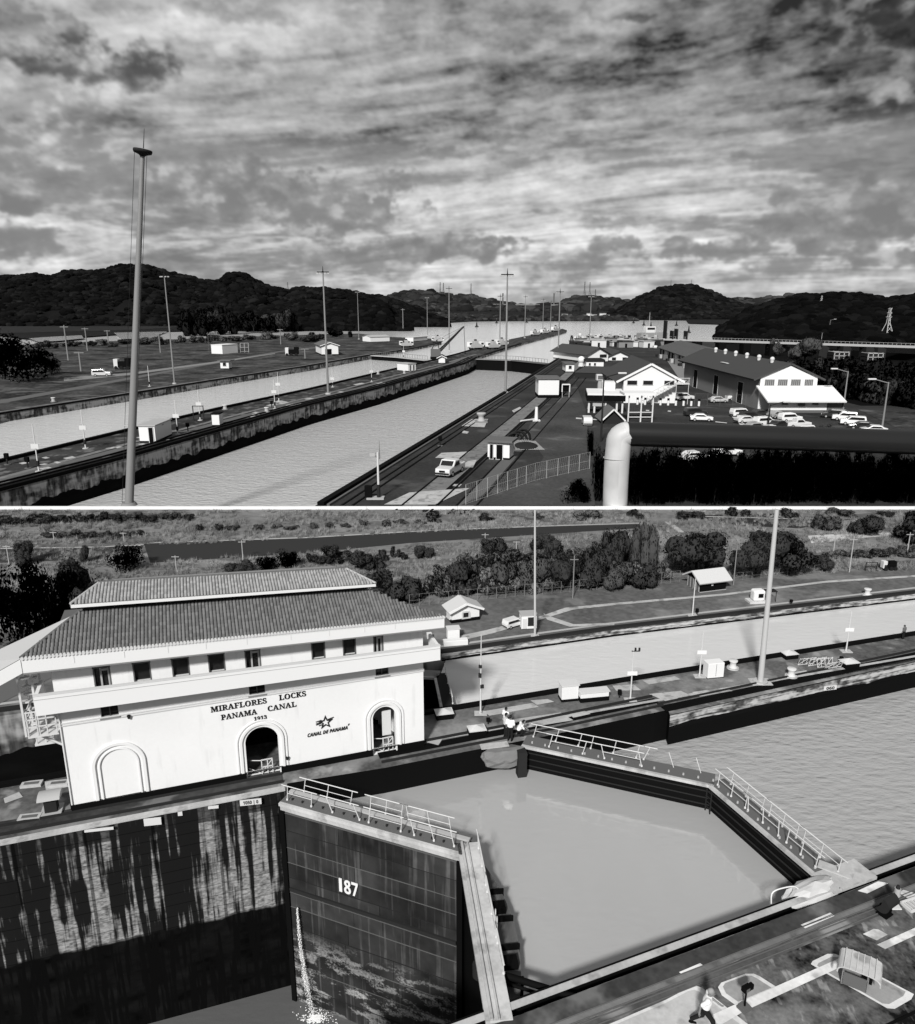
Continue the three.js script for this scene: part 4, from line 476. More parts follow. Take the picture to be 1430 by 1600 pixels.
// pylons
function pylon(px, py, top, w, label, z, mat = mats.lt) { const p = z ? PZ(px, py, -z) : P(px, py), h = hAt(p, top) - p.y, t = thing('pylon', label, 'pylon', p, .3), g = [], n = 7, W = w * mpp(p); for (const [a, b] of [[-1, -1], [1, -1], [1, 1], [-1, 1]]) g.push(bar(V3(a * W, 0, b * W), V3(a * W * .2, h * .55, b * W * .2), W * .09, W * .07, 4), bar(V3(a * W * .2, h * .55, b * W * .2), V3(a * W * .1, h, b * W * .1), W * .07, W * .05, 4)); part('leg', M(g), mat, t); const k = []; for (let i = 0; i < n; i++) { const y0 = h * i / n, y1 = h * (i + 1) / n, f = y => W * (y < h * .55 ? 1 - .8 * y / (h * .55) : .2), a = f(y0), b = f(y1); for (const s of [1, -1]) k.push(bar(V3(-a * s, y0, a), V3(b * s, y1, b), W * .05, W * .05, 4), bar(V3(a, y0, -a * s), V3(b, y1, b * s), W * .05, W * .05, 4)); } part('bracing', M(k), mat, t); part('cross_arm', M([.72, .84, .96].map((y, i) => bx(W * (1.2 - i * .2), W * .1, W * .1, 0, h * y, 0))), mat, t); }
pylon(1384, 533, 481, 9, 'pale lattice pylon standing above the dam at the right'); pylon(1281, 491, 462, 4, 'smaller lattice pylon on the wooded slope at the right', 640);
[[688, 464, 441, 'left of the pair of thin lattice towers on the hazy ridge'], [693, 464, 442, 'right of the pair of thin lattice towers on the hazy ridge'], [736, 467, 443, 'single thin lattice tower on the hazy ridge'], [913, 467, 440, 'thin lattice tower on the ridge left of the rounded hill'], [921, 468, 441, 'thin tower with two arms beside it on the ridge'], [930, 468, 452, 'short thin tower at the right of the ridge towers'], [450, 454, 441, 'tiny tower on the left wooded ridge']].forEach(([x, y, top, l]) => pylon(x, y, top, 2.4, l, 3300, mats.mid));
pylon(1048, 450, 437, 1.3, 'thin aerial at the left of the rounded hill top', 1790, mats.mid); pylon(1080, 449, 437, 1.3, 'thin aerial at the right of the rounded hill top', 1790, mats.mid);
{ const a = PZ(770, 476.5, -3000), b = PZ(872, 477.5, -3000), t = thing('far_bridge', 'long thin bridge deck crossing the gap between the distant hills', 'bridge', a); part('deck', beam(V3(0, 0, 0), V3(b.x - a.x, b.y - a.y, 0), 14, 4), mats.grey, t); for (const x of [786, 866]) { const q = PZ(x, 459, -3000); part('tower', bx(5, q.y + 5, 5, q.x - a.x, -a.y - 3, 0), mats.mid, t); } for (const x of [800, 820, 845]) part('pier', bx(4, a.y + 5, 5, PZ(x, 477, -3000).x - a.x, -a.y - 4, 0), mats.mid, t); }
// boats, buoys
function boat(px, py, s, label, turn) { const t = thing('boat', label, 'boat', P(px, py, LK), turn, 'boats moored behind the right bank'); t.scale.setScalar(s); const sh = new THREE.Shape([[-4, -1.2], [3, -1.2], [5, 0], [3, 1.2], [-4, 1.2]].map(v => new THREE.Vector2(...v))); const g = new THREE.ExtrudeGeometry(sh, { depth: 1.5, bevelEnabled: true, bevelSize: .15, bevelThickness: .15, bevelSegments: 1 }); g.rotateX(-Math.PI / 2); part('hull', g, [mats.dk, mats.grey, mats.lt][Math.floor(rnd() * 3)], t); const c = part('cabin', rb(3, 1.8, 1.8, -.8, 1.6, 0, .12), rnd() < .35 ? mats.white2 : mats.lt, t); part('pane', bx(2.4, .6, 1.86, -.8, 2.5, 0), mats.glass, c); part('mast', cyl(.1, .05, 4, -1, 3.3), mats.lt, t); }
for (let i = 0; i < 26; i++) boat(900 + i * 5.2 + rr(-1, 1), [531, 527.5, 534][i % 3] + rr(-.6, .6), rr(.6, 1.1), 'small boat in the crowded row behind the low white houses, ' + nth(i) + ' from the left', rr(0, 6));
boat(1018, 529, 2.6, 'larger white boat at the right end of the crowded moorings', .3);
for (let i = 0; i < 16; i++) { const p = P(898 + i * 8 + rr(-2, 2), 538 + rr(-1.5, 5)), t = thing('storage_shed', 'low storage shed between the moorings and the houses, ' + nth(i) + ' from the left', 'shed', p, rr(-.3, .3), 'storage sheds behind the low houses'); const w = rr(4, 9), h = rr(2, 4), d = rr(4, 7); part('wall', bx(w, h, d, 0, 0, 0), [mats.dk, mats.grey, mats.white2][i % 3], t); part('roof', bx(w + .6, .3, d + .6, 0, h, 0), [mats.mid, mats.dk, mats.lt][i % 3], t); part('door', bx(1.2, h * .7, .1, 0, 0, d / 2 + .05), mats.black, t); }
[[990, 505, 'small dark buoy on the lake, first of three in a line'], [1006, 508.5, 'dark buoy on the lake, middle of three in a line'], [1017, 511.5, 'dark buoy on the lake, nearest of three in a line'], [1057, 509, 'pale low buoy on the lake right of the row'], [1076, 520, 'dark buoy beside the end of the dam'], [745, 511, 'small dark buoy on the lake right of the crane'], [776, 505, 'far dark buoy on the lake above the centre wall'], [823, 504, 'tiny buoy on the lake above the tip of the centre wall']].forEach(([x, y, l]) => { const t = thing('buoy', l, 'buoy', P(x, y, LK), 0); part('float', cyl(2.2, 2.0, 1.2, 0, -.2, 0, 12), mats.dk, t); part('cage', cyl(1.1, .35, 4.2, 0, 1, 0, 8), mats.dk, t); part('top_mark', cyl(.7, .7, .9, 0, 5.2, 0, 8), mats.mid, t); });
// far shore buildings
for (let i = 0; i < 16; i++) { const p = P(i < 13 ? 882 + i * 5.4 : 1416 + (i - 13) * 6, i < 13 ? 498.6 - (i % 3) * .3 : 520 - i * .4), t = thing('shore_building', i < 13 ? 'tiny pale building on the far lake shore, ' + nth(i) + ' from the left' : 'small white building in the trees at the far right, ' + nth(i - 13) + ' from the left', 'building', p, 0, i < 13 ? 'tiny buildings on the far lake shore' : 'white buildings in the far right trees'); const w = i < 13 ? rr(7, 16) : 5, h = rr(3, 9) * (i < 13 ? 1 : .8); part('wall', bx(w, h, 6, 0, 0, 0), i % 3 ? mats.white2 : mats.lt, t); part('roof', bx(w + 1, .6, 7, 0, h, 0), mats.grey, t); }
house('hillside_house', 'white house with two bright storeys on the wooded slope at the right edge', [1424, 505], [1446, 505], 483, 0, 12, { over: 1, roof: mats.white, open: [[.4, .4, .8, .15]] });
// thick pipe railing at the right: post colour paled as sunlit, rail black
{
  const z = P(960, 789).z + .4, a = PZ(961, 789.6, z), t = thing('pipe_railing', 'thick rounded pipe railing, post paled as sunlit at the left, black rail to the right', 'railing', V3(a.x, 0, z)), r = 1.5, c = [];
  const w = (x, y, dz = 0) => { const q = PZ(x, y, z + dz); return V3(q.x - a.x, q.y, dz); };
  const post = new THREE.CatmullRomCurve3([w(961, 790.4), w(963, 740), w(966, 700), w(969, 684), w(981, 677)]); part('post', new THREE.TubeGeometry(post, 40, r, 24), tm(T.metal, .5, { color: new THREE.Color().setRGB(.95, .95, .95), bumpMap: noiseB, bumpScale: .02 }), t); part('elbow', new THREE.SphereGeometry(r * 1.0, 24, 16).translate(w(977, 679).x, w(977, 679).y, 0), std(.5, .35), t);
  const rail = new THREE.CatmullRomCurve3([w(979, 678), w(1130, 682), w(1300, 687), w(1480, 693)]); part('rail', new THREE.TubeGeometry(rail, 30, r * .98, 24), std(.012, .3), t);
  part('weld_ring', new THREE.TorusGeometry(r * 1.005, .05, 8, 32).rotateX(Math.PI / 2).translate(w(963, 715).x, w(963, 715).y, 0), std(.4, .5), t);
  { const q = w(1500, 692); part('stanchion', cyl(1.2, 1.2, q.y - 1, q.x, 0, -.3, 16), mats.black, t); }
}
// dark leaves below and behind the railing
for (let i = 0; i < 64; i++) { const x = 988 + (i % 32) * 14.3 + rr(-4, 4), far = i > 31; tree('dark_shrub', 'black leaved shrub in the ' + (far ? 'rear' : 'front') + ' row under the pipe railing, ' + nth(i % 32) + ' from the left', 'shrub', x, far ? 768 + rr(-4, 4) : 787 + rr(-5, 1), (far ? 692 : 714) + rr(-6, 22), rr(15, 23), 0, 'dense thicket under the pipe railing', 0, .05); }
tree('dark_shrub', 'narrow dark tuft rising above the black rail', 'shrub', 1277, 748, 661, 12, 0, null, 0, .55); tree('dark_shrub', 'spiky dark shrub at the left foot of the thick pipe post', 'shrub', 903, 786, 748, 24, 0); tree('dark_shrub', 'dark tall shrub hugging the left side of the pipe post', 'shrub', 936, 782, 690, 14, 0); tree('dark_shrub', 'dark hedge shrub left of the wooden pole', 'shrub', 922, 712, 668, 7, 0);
// trees on the left bank and behind
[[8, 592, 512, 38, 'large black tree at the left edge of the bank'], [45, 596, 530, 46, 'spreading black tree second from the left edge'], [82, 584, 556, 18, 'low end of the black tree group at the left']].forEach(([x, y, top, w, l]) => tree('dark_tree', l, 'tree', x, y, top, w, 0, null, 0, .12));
const rowT = (n, x0, x1, y0, y1, h0, h1, w0, w1, tones, label, group, nm = 'bush') => { for (let i = 0; i < n; i++) { const t = (i + .5) / n, x = x0 + (x1 - x0) * t + rr(-4, 4), y = y0 + (y1 - y0) * t + rr(-2, 2), h = rr(h0, h1); tree(nm, label + ', ' + nth(i) + ' from the left', nm.includes('tree') ? 'tree' : 'bush', x, y, y - h, rr(w0, w1), tones[Math.floor(rnd() * tones.length)], group, 1); } };
rowT(22, 60, 460, 545, 530, 7, 14, 9, 16, [1, 2, 3], 'scrubby bush in the line behind the left bank', 'scrub behind the left bank');
rowT(20, 290, 460, 522, 516, 20, 42, 12, 22, [0, 0, 1], 'dark tree in the wooded mound behind the left bank', 'trees of the mound behind the left bank', 'shore_tree');
rowT(16, 310, 455, 508, 502, 20, 34, 14, 24, [0, 0, 1], 'dark tree high on the mound behind the left bank', 'trees high on the left mound', 'shore_tree');
rowT(18, 130, 300, 507, 504, 5, 13, 9, 18, [0, 1], 'low dark tree in the belt below the left hills', 'tree belt below the left hills', 'shore_tree'); rowT(6, 100, 140, 503, 500, 8, 14, 10, 16, [1], 'small dark tree on the mown slope', 'trees on the mown slope', 'shore_tree');
tree('round_tree', 'round dark tree behind the white gabled shed', 'tree', 526, 527, 512, 14, 0, null, 1); tree('round_tree', 'little round tree right of the shed tree', 'tree', 547, 527, 517, 5, 0, null, 1); rowT(3, 482, 500, 535, 532, 9, 14, 10, 16, [1], 'low bush left of the gabled shed', 'bushes by the gabled shed');
rowT(26, 1150, 1450, 578, 598, 14, 34, 16, 28, [0, 0, 1], 'dark tree in the belt below the dam', 'trees below the dam', 'dam_tree');
rowT(24, 1290, 1450, 615, 640, 24, 50, 18, 30, [0, 0, 1], 'dark tree right of the front warehouse', 'trees right of the front warehouse', 'dam_tree');
rowT(14, 1285, 1450, 590, 602, 22, 40, 16, 26, [0, 0, 1], 'dark tree behind the street lamps', 'trees behind the street lamps', 'dam_tree');
tree('spreading_tree', 'spreading grey tree rising in front of the dam walkway', 'tree', 1256, 572, 522, 30, 2, null, 0, .2); tree('spreading_tree', 'smaller grey tree in front of the dam piers', 'tree', 1212, 556, 526, 16, 2, null, 0, .1);
// ───────── lower scene: setting ─────────
const near = [[300, 1747.7], [690, 1604.9], [1430, 1334], [2050, 1107]].map(a => P(...a));
{
  // water: paler greys carry sky sheen as well as mud
  const wm = c => waterMat(c, .012, .03, T.water, 2.2);
  struct('chamber_water', flat(pp([[447, 1247], [735, 1317], [783, 1600], [900, 1640], [1330, 1430], [1310, 1372], [1119, 1221], [822, 1160], [760, 1166], [446, 1222]]), -1.55), wm(.37), 'flat muddy water between the two pairs of lock gates');
  struct('canal_water', flat(pp([[800, 1152], [1119, 1221.5], [1310, 1374], [1500, 1400], [2400, 1250], [2600, 930], [1300, 1040], [1045, 1090]]), -2.05), waterMat(.33, .14, .06, T.ripple), 'rippled water of the right hand chamber beside the open wall');
  struct('low_water', flat(pp([[-900, 1350], [446, 1226], [735, 1316], [783, 1604], [1000, 1640], [800, 2300], [-1400, 2300]]), -12.2), waterMat(.10, .03, .1), 'dark water deep in the emptied chamber');
  struct('side_water', flat(pp([[686, 1048], [703, 1108], [690, 1122], [1430, 1005], [2500, 850], [2500, 790], [1430, 915], [700, 1012]]), -.58), waterMat(.56, .03, .12), 'still water of the far side chamber, sky sheen in its pale grey');
  struct('side_water', flat(pp([[688, 1040], [704, 1110], [690, 1125], [-400, 1310], [-600, 1180], [0, 1100], [600, 1020]]), -7), waterMat(.2, .02, .12), 'low water in the emptied far side chamber');
  // far bank
  const fb = pp([[-900, 1235], [0, 1113], [640, 1028], [690, 1021], [711, 1018.5], [836, 1001], [960, 983.5], [1430, 927.5], [2400, 812]]);
  const B = struct('far_bank', flat([...fb, P(2400, 795.8), P(-900, 795.8)], 0), mats.turf, 'mown ground of the far bank behind the control building');
  part('lock_wall', skirt(fb, -8, -.01), mats.quay, B); part('coping', kerb(offs(fb, -.22), .42, .14), mats.dk, B); part('coping_face', skirt(offs(fb.slice(3), .02), -.6, -.02), mats.quay2, B); part('path', band(fb, -1.25, -.95, .02), mats.lt, B); part('track_strip', band(fb.slice(3), -.9, -.5, .015), mats.mid, B);
  struct('field', flat(pp([[-900, 796], [2400, 796], [2400, 808], [1430, 876], [1290, 888], [1040, 905], [960, 914], [660, 936], [300, 962], [0, 985], [-900, 1050]]), .03), mats.straw, 'rough pale field of tall grass behind the far bank');
  struct('meadow', flat(pp([[225, 850], [480, 841.5], [680, 830], [860, 823.5], [1000, 819.5], [1045, 823], [900, 832], [640, 849], [480, 865], [300, 876], [235, 880]]), .05), std(.035), 'dark smooth band of ploughed field');
  struct('meadow', flat(pp([[-300, 868], [0, 856], [225, 852], [215, 872], [0, 880], [-300, 895]]), .05), std(.045), 'dark field strip behind the left trees');
  struct('meadow', flat(pp([[1060, 806], [1200, 803], [1330, 812], [1250, 826], [1160, 822]]), .05), std(.03), 'dark meadow behind the two broad trees');
  for (const [q, l] of [[[[-100, 860], [0, 857], [150, 855], [225, 851.5], [225, 852.8], [150, 856.6], [0, 859], [-100, 862]], 'pale track behind the left trees'], [[[220, 849], [480, 840.2], [680, 828.7], [860, 822], [1000, 818], [1000, 819], [860, 823.4], [680, 830.2], [480, 841.8], [220, 850.6]], 'pale track along the upper side of the dark field'], [[[1038, 816], [1048, 816], [1070, 833], [1060, 833]], 'short pale path between bushes and broad trees'], [[[1060, 806], [1240, 811], [1240, 812.2], [1060, 807.3]], 'thin pale path behind the broad trees']]) struct('path', flat(pp(q), .08), mats.lt, l);
  struct('river', flat(pp([[1262, 838], [1295, 836], [1390, 833], [1395, 838], [1340, 842], [1290, 848], [1268, 850]]), .07), waterMat(.6, .02, .1), 'bright strip of river behind the right bushes');
  struct('road', flat(pp([[690, 1000], [760, 985], [849, 962], [883, 950], [960, 942.5], [1130, 928], [1290, 908], [1430, 899], [1430, 902], [1290, 911], [1130, 931], [960, 946], [896, 953], [850, 967], [770, 990], [700, 1006]]), .03), mats.pad, 'pale curving service road on the far bank');
  struct('road', flat(pp([[849, 959], [866, 966], [896, 976], [960, 974], [960, 977.5], [890, 980], [855, 969]]), .045), mats.pad, 'short pale road looping back to the quay');
  struct('pavement', flat(pp([[-300, 1060], [0, 1000], [60, 985], [160, 985], [120, 1040], [0, 1100], [-300, 1145]]), .03), mats.mid, 'grey pavement left of the control building');
  // middle wall
  const me = pp([[-900, 1380], [0, 1226], [97, 1209], [663, 1113], [960, 1064], [1430, 989], [2500, 818]]), mn = pp([[-900, 1458], [0, 1322], [446, 1236], [449, 1224], [600, 1200], [735, 1173], [815, 1157.5], [826, 1156], [960, 1127], [1044, 1109], [1047, 1117], [1430, 1034], [2500, 802]]);
  const C = struct('centre_wall', flat([...me, ...[...mn].reverse()], 0), mats.deck, 'stained concrete deck of the centre wall carrying the control building');
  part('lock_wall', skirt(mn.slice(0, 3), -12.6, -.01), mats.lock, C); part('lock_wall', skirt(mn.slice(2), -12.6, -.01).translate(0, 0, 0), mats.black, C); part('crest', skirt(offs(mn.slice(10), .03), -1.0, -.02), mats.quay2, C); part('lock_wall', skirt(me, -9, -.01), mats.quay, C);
  part('coping', kerb(offs(me, .2), .34, .2), mats.black, C); part('rack_trench', band(mn.slice(4, 10), -1.5, -.9, .02), mats.black, C); part('rack_trench', band(mn.slice(10), -1.1, -.35, .02), mats.black, C); part('rack_trench', band(mn.slice(0, 3), -1.9, -.75, .02), mats.deckDark, C); part('coping', kerb(offs(mn.slice(0, 3), -.2), .4, .06), mats.pad, C);
  part('towing_rail', M(kerb(offs(mn.slice(0, 3), -.8), .1, .12), kerb(offs(mn.slice(0, 3), -1.5), .1, .12), kerb(offs(mn.slice(4, 10), -.5), .1, .12), kerb(offs(mn.slice(4, 10), -1.7), .12, .14), kerb(offs(mn.slice(10), -1.3), .1, .12)), mats.dk, C);
  part('path', band(me.slice(3), 3.0, 3.25, .025), mats.pad, C);
  for (const q of [[[755, 1112], [832, 1099], [842, 1105], [765, 1119]], [[792, 1126], [876, 1114], [896, 1126], [802, 1141]], [[829, 1095], [856, 1093], [866, 1097], [839, 1102]], [[886, 1113], [913, 1111], [923, 1116], [896, 1122]], [[1004, 1064], [1054, 1057], [1064, 1062], [1014, 1070]], [[957, 1072], [990, 1070], [1002, 1079], [963, 1080]], [[1081, 1082], [1131, 1075], [1145, 1080], [1094, 1089]], [[1014, 1085], [1034, 1083], [1061, 1092], [1040, 1096]], [[1036, 1083], [1064, 1080], [1079, 1087], [1051, 1090]], [[665, 1160], [680, 1153], [692, 1155], [685, 1165]], [[6, 1248], [30, 1238], [36, 1246], [8, 1256]], [[1232, 1052], [1260, 1048], [1264, 1053], [1238, 1057]], [[70, 1222], [104, 1218], [108, 1230], [72, 1236]], [[905, 1080], [945, 1072], [950, 1078], [912, 1087]]]) part('pad', flat(pp(q), .03), mats.pad, C);
  // near bank: pale coping, black rack trench, rail track, stained floor
  const N = struct('near_bank', flat([...offs(near, .58), P(2600, 2400), P(300, 2600)], 0), mats.floor, 'stained concrete floor of the near lock wall');
  part('lock_wall', skirt(near, -13, -.01), mats.black, N); part('coping', kerb(offs(near, .16), .3, .03).translate(0, -.01, 0), mats.pad, N); part('coping_edge', kerb(offs(near, 0), .06, .05), mats.black, N); part('trench_floor', band(near, .3, .6, -.7), mats.black, N); part('trench_wall', skirt(offs(near, .58), -.7, -.005), mats.black, N);
  part('dark_strip', band(near, .6, 1.3, .006), mats.deckDark, N); part('towing_rail', M([1.34, 1.6, 1.72, 1.95].map(d => kerb(offs(near, d), .035, .035))), mats.mid, N); part('track_strip', band(near, 1.36, 1.62, .01), tm(T.pad, .9, { color: new THREE.Color().setRGB(.4, .4, .4) }), N);
  part('dark_strip', band(near, 1.64, 2.05, .008), tm(T.deckDark, .9, { color: new THREE.Color().setRGB(1.8, 1.8, 1.8) }), N);
  const pad = (q, inner) => { const ps = pp(q), o = struct('concrete_pad', flat(ps, .02), tm(T.pad, .9, { color: new THREE.Color().setRGB(1.5, 1.5, 1.5) })); if (inner) { const c = ps.reduce((a, b) => a.add(b), V3(0, 0, 0)).multiplyScalar(1 / ps.length); part('inner_slab', flat(ps.map(p => p.clone().lerp(c, inner)), .026), inner > .13 ? mats.padDk : mats.padLt, o); } return o; };
  pad([[880, 1650], [940, 1606], [1040, 1563], [1078, 1543], [1088, 1541], [1097, 1544], [1175, 1606], [1210, 1640], [1000, 1720]], .12); pad([[1122, 1543], [1127, 1536], [1165, 1522], [1178, 1522], [1187, 1526], [1217, 1545], [1152, 1573], [1128, 1556]], .2); pad([[1267, 1507], [1270, 1502], [1293, 1491], [1305, 1491], [1330, 1502], [1428, 1554], [1424, 1562], [1398, 1577], [1386, 1576], [1290, 1521]], .14); pad([[1348, 1460], [1365, 1452], [1373, 1453], [1387, 1461], [1370, 1470]], 0); pad([[1403, 1395], [1412, 1391], [1436, 1398], [1436, 1408], [1420, 1405]], 0);
  const strip = q => part('concrete_path', flat(pp(q), .034), tm(T.pad, .9, { color: new THREE.Color().setRGB(1.7, 1.7, 1.7) }), N); strip([[1110, 1588], [1143, 1573], [1310, 1499], [1331, 1504], [1163, 1581], [1124, 1604]]); strip([[1370, 1477], [1440, 1446], [1440, 1458], [1383, 1484]]);
  for (const q of [[[1251, 1446], [1297, 1427], [1300, 1429], [1254, 1448]], [[1255, 1449.5], [1301, 1430], [1304, 1432], [1258, 1451.5]], [[1340, 1393], [1372, 1378], [1388, 1381], [1355, 1397]], [[1061, 1520], [1094, 1506], [1098, 1509], [1065, 1523]]]) strip(q);
}
// ───────── control building ─────────
const font = await new FontLoader().loadAsync('fonts/droid/droid_serif_bold.typeface.json'), fontS = await new FontLoader().loadAsync('fonts/droid/droid_sans_bold.typeface.json');
function textGeo(s, size, w, f = font, depth = .03) { const g = new TextGeometry(s, { font: f, size, depth, curveSegments: 4 }); g.computeBoundingBox(); const b = g.boundingBox; g.translate(-b.min.x, 0, 0); if (w) g.scale(w / (b.max.x - b.min.x), 1, 1); return g; }
{
  const f = frame([113, 1268], [663, 1165]), L = f.L, t = thing('control_building', 'white control building with two tiers of tiled roof and arched openings, on the centre wall', 'building', f.A, f.turn);
  const D = 5.2, df = g => { const p = g.attributes.position; for (let i = 0; i < p.count; i++) { const y = p.getY(i); if (y > 4.3) p.setY(i, y - (y - 4.3) / 4.1 * .036 * (p.getX(i) - L / 2)); } return g; };
  const B = (n, g, m, par = t) => part(n, df(strip(g)), m, par);
  // front wall with openings
  const s = new THREE.Shape([[0, 0], [L, 0], [L, 8.2], [0, 8.2]].map(v => new THREE.Vector2(...v)));
  const hole = (x0, y0, x1, y1) => s.holes.push(new THREE.Path([[x0, y0], [x0, y1], [x1, y1], [x1, y0]].map(v => new THREE.Vector2(...v))));
  const arch = (x0, x1, top, o = 0) => { const r = (x1 - x0) / 2 + o, c = (x0 + x1) / 2, a = new THREE.Path(); a.moveTo(c - r, .002); a.lineTo(c - r, top + o - r); a.absarc(c, top + o - r, r, Math.PI, 0, true); a.lineTo(c + r, .002); a.closePath(); return a; };
  const wins = [[1.77, 2.46], [3.5, 4.24], [5.25, 6.0], [6.94, 7.68], [8.7, 9.41], [12.01, 12.66], [13.64, 14.28], [15.27, 15.75]], lows = [[1.84, 2.62], [8.75, 9.54], [15.32, 16.04]];
  for (const [a, b] of wins) hole(a, 6.05, b, 7.22); for (const [a, b] of lows) hole(a, 4.72, b, 5.6);
  s.holes.push(arch(8.36, 10.02, 2.86), arch(15.08, 16.36, 2.84));
  const fw = new THREE.ExtrudeGeometry(s, { depth: .35, bevelEnabled: false, curveSegments: 20 }); fw.translate(0, 0, -.35); B('wall', M(fw, beam(V3(.2, 0, -.36), V3(1.7, 0, -D + .2), .35, 8.2), beam(V3(L - .2, 0, -.36), V3(L - 2.7, 0, -D + .2), .35, 8.2), bx(L - 4.4, 8.2, .35, L / 2 - .55, 0, -D + .175)), mats.plaster);
  B('floor_slab', bx(L - 5, .25, D - .7, L / 2 - .5, 5.7, -D / 2), mats.grey);
  for (const [a, b] of [[0, 8.3], [10.08, 15.02], [16.42, L]]) B('plinth', bx(b - a, .36, .1, (a + b) / 2, -.01, .04), mats.black);
  B('side_plinth', M(beam(V3(L + .02, -.01, -.1), V3(L - 2.5, -.01, -D + .1), .1, .36), beam(V3(-.02, -.01, -.1), V3(1.5, -.01, -D + .1), .1, .36)), mats.black);
  for (const y of [4.74, 4.63]) B('string_course', bx(L + .08, .05, .05, L / 2, y, .025), mats.white2);
  // arch mouldings
  const mould = (x0, x1, top, w0, w1, z) => { const a = arch(x0, x1, top, w1), sh = new THREE.Shape(a.getPoints(24)); sh.holes.push(new THREE.Path(arch(x0, x1, top, w0).getPoints(24).map(p => new THREE.Vector2(p.x, Math.max(p.y, .001))))); const g = new THREE.ExtrudeGeometry(sh, { depth: z, bevelEnabled: true, bevelSize: .02, bevelThickness: .02, bevelSegments: 1 }); g.translate(0, .4, .005); return g; };
  for (const [a, b, top] of [[8.36, 10.02, 2.46], [15.08, 16.36, 2.44]]) { B('arch_moulding', mould(a, b, top, .16, .28, .07), mats.white); B('arch_moulding', mould(a, b, top, .38, .44, .04), mats.white); }
  B('blind_arch', mould(1.5, 3.2, 2.6, .0, .06, .06), mats.white); B('blind_arch', mould(1.5, 3.2, 2.6, .22, .36, .08), mats.white);
  for (const [a, b, i] of wins.map((w, i) => [...w, i])) {
    const w = B('window', M(bx(b - a + .1, .07, .12, (a + b) / 2, 7.2, -.04), bx(b - a + .16, .07, .2, (a + b) / 2, 5.99, .02), bx(.06, 1.2, .12, a, 6.03, -.04), bx(.06, 1.2, .12, b, 6.03, -.04)), mats.mid); B('pane', bx(b - a, 1.15, .03, (a + b) / 2, 6.06, -.2), mats.glass, w);
    if (i !== 0 && i !== 4 && i !== 7) B('bar', bx(b - a, .05, .06, (a + b) / 2, 6.28, -.12), mats.offw, w); else B('door_frame', M(bx(.08, 1.1, .08, a + (b - a) * .42, 6.06, -.12), bx((b - a) * .6, .1, .08, a + (b - a) * .7, 7.02, -.12), bx(.08, 1.1, .08, b - .06, 6.06, -.1)), mats.lt, w);
  }
  for (const [a, b] of lows) { const w = B('window', bx(b - a + .12, .06, .12, (a + b) / 2, 4.67, .02), mats.grey); B('pane', bx(b - a, .86, .03, (a + b) / 2, 4.73, -.2), mats.glass, w); B('bar', bx(.05, .86, .06, (a + b) / 2, 4.73, -.14), mats.mid, w); }
  // balcony
  B('balcony_front', bx(L + 1.3, .9, .16, L / 2, 5.78, .98), mats.white); B('balcony_cap', bx(L + 1.34, .04, .2, L / 2, 6.68, .98), mats.white2); B('balcony_joint', bx(L + 1.31, .025, .17, L / 2, 6.5, .985), mats.lt); B('balcony_floor', bx(L + 1.1, .14, .9, L / 2, 5.78, .46), mats.lt);
  for (const x of [-.57, L + .57]) B('balcony_side', bx(.16, .9, 1.5, x, 5.78, .15), mats.white); B('balcony_walk', bx(.5, .14, 1.3, L + .3, 5.78, .2), mats.lt);
  // eave fascia with small drips
  B('fascia', M(bx(L + 1.8, .62, .2, L / 2, 7.78, .92), beam(V3(L + .9, 7.78, .8), V3(L - .2, 7.78, -.4), .16, .6)), mats.white); B('soffit', M(bx(L + 1.6, .1, 1.0, L / 2, 7.72, .42), bx(.5, .1, .9, L + .2, 7.72, -.3)), mats.lt); B('soffit_edge', bx(L + 1.8, .07, .1, L / 2, 7.71, .98), mats.grey);
  for (const x of [1.2, 3.3, 5.2, 6.9, 8.8, 10.9, 12.8, 14.6, 16.2]) B('bracket', bx(.03, .3, .015, x, 8.0, 1.025), mats.white2);
  // roofs: planes of barrel tiles
  const quadG = (q, y = 0) => { const p = []; for (const i of [0, 1, 2, 0, 2, 3]) p.push(...q[i]); const g = new THREE.BufferGeometry(); g.setAttribute('position', new THREE.Float32BufferAttribute(p, 3)); g.computeVertexNormals(); return g; };
  const tile = (() => { const g = new THREE.CylinderGeometry(.082, .07, 1, 6, 1, true, -Math.PI / 2, Math.PI); g.rotateX(-Math.PI / 2); return strip(g); })();   // along z, convex up
  const tiledPlane = (name, q, cols, rows, mt) => {            // q: eave left, eave right, top right, top left
    const [a, b, c, d] = q.map(v => V3(...v)), pl = B(name, quadG(q), std(.03)), gs = [];
    const e0 = b.clone().sub(a), len = d.clone().add(c).multiplyScalar(.5).sub(a.clone().add(b).multiplyScalar(.5)).length();
    const n = e0.clone().cross(d.clone().sub(a)).normalize(), slope = n.clone().cross(e0).normalize();       // up the slope
    const Wd = e0.length(), ex = e0.clone().normalize(), ta = d.clone().sub(a).dot(ex), tb = Wd - c.clone().sub(a).dot(ex), Hs = d.clone().sub(a).dot(slope);
    for (let i = 0; i < cols; i++) for (let j = 0; j < rows; j++) {
      const x = (i + .5) / cols * Wd, y = (j + .5) / rows * Hs, k = y / Hs; if (x < ta * k + .02 || x > Wd - tb * k - .02) continue;
      const g = tile.clone(); g.scale(Wd / cols / .165, 1, Hs / rows * 1.1); const m = new THREE.Matrix4().makeBasis(ex, n, slope.clone().negate()); g.rotateX(.30); g.applyMatrix4(m); const p = a.clone().addScaledVector(ex, x).addScaledVector(slope, y).addScaledVector(n, .012 + .006 * hsh(i, j)); g.translate(p.x, p.y, p.z); (gs[Math.floor(hsh(i * 7 + 3, j * 13 + 5) * 3)] ||= []).push(g);
    }
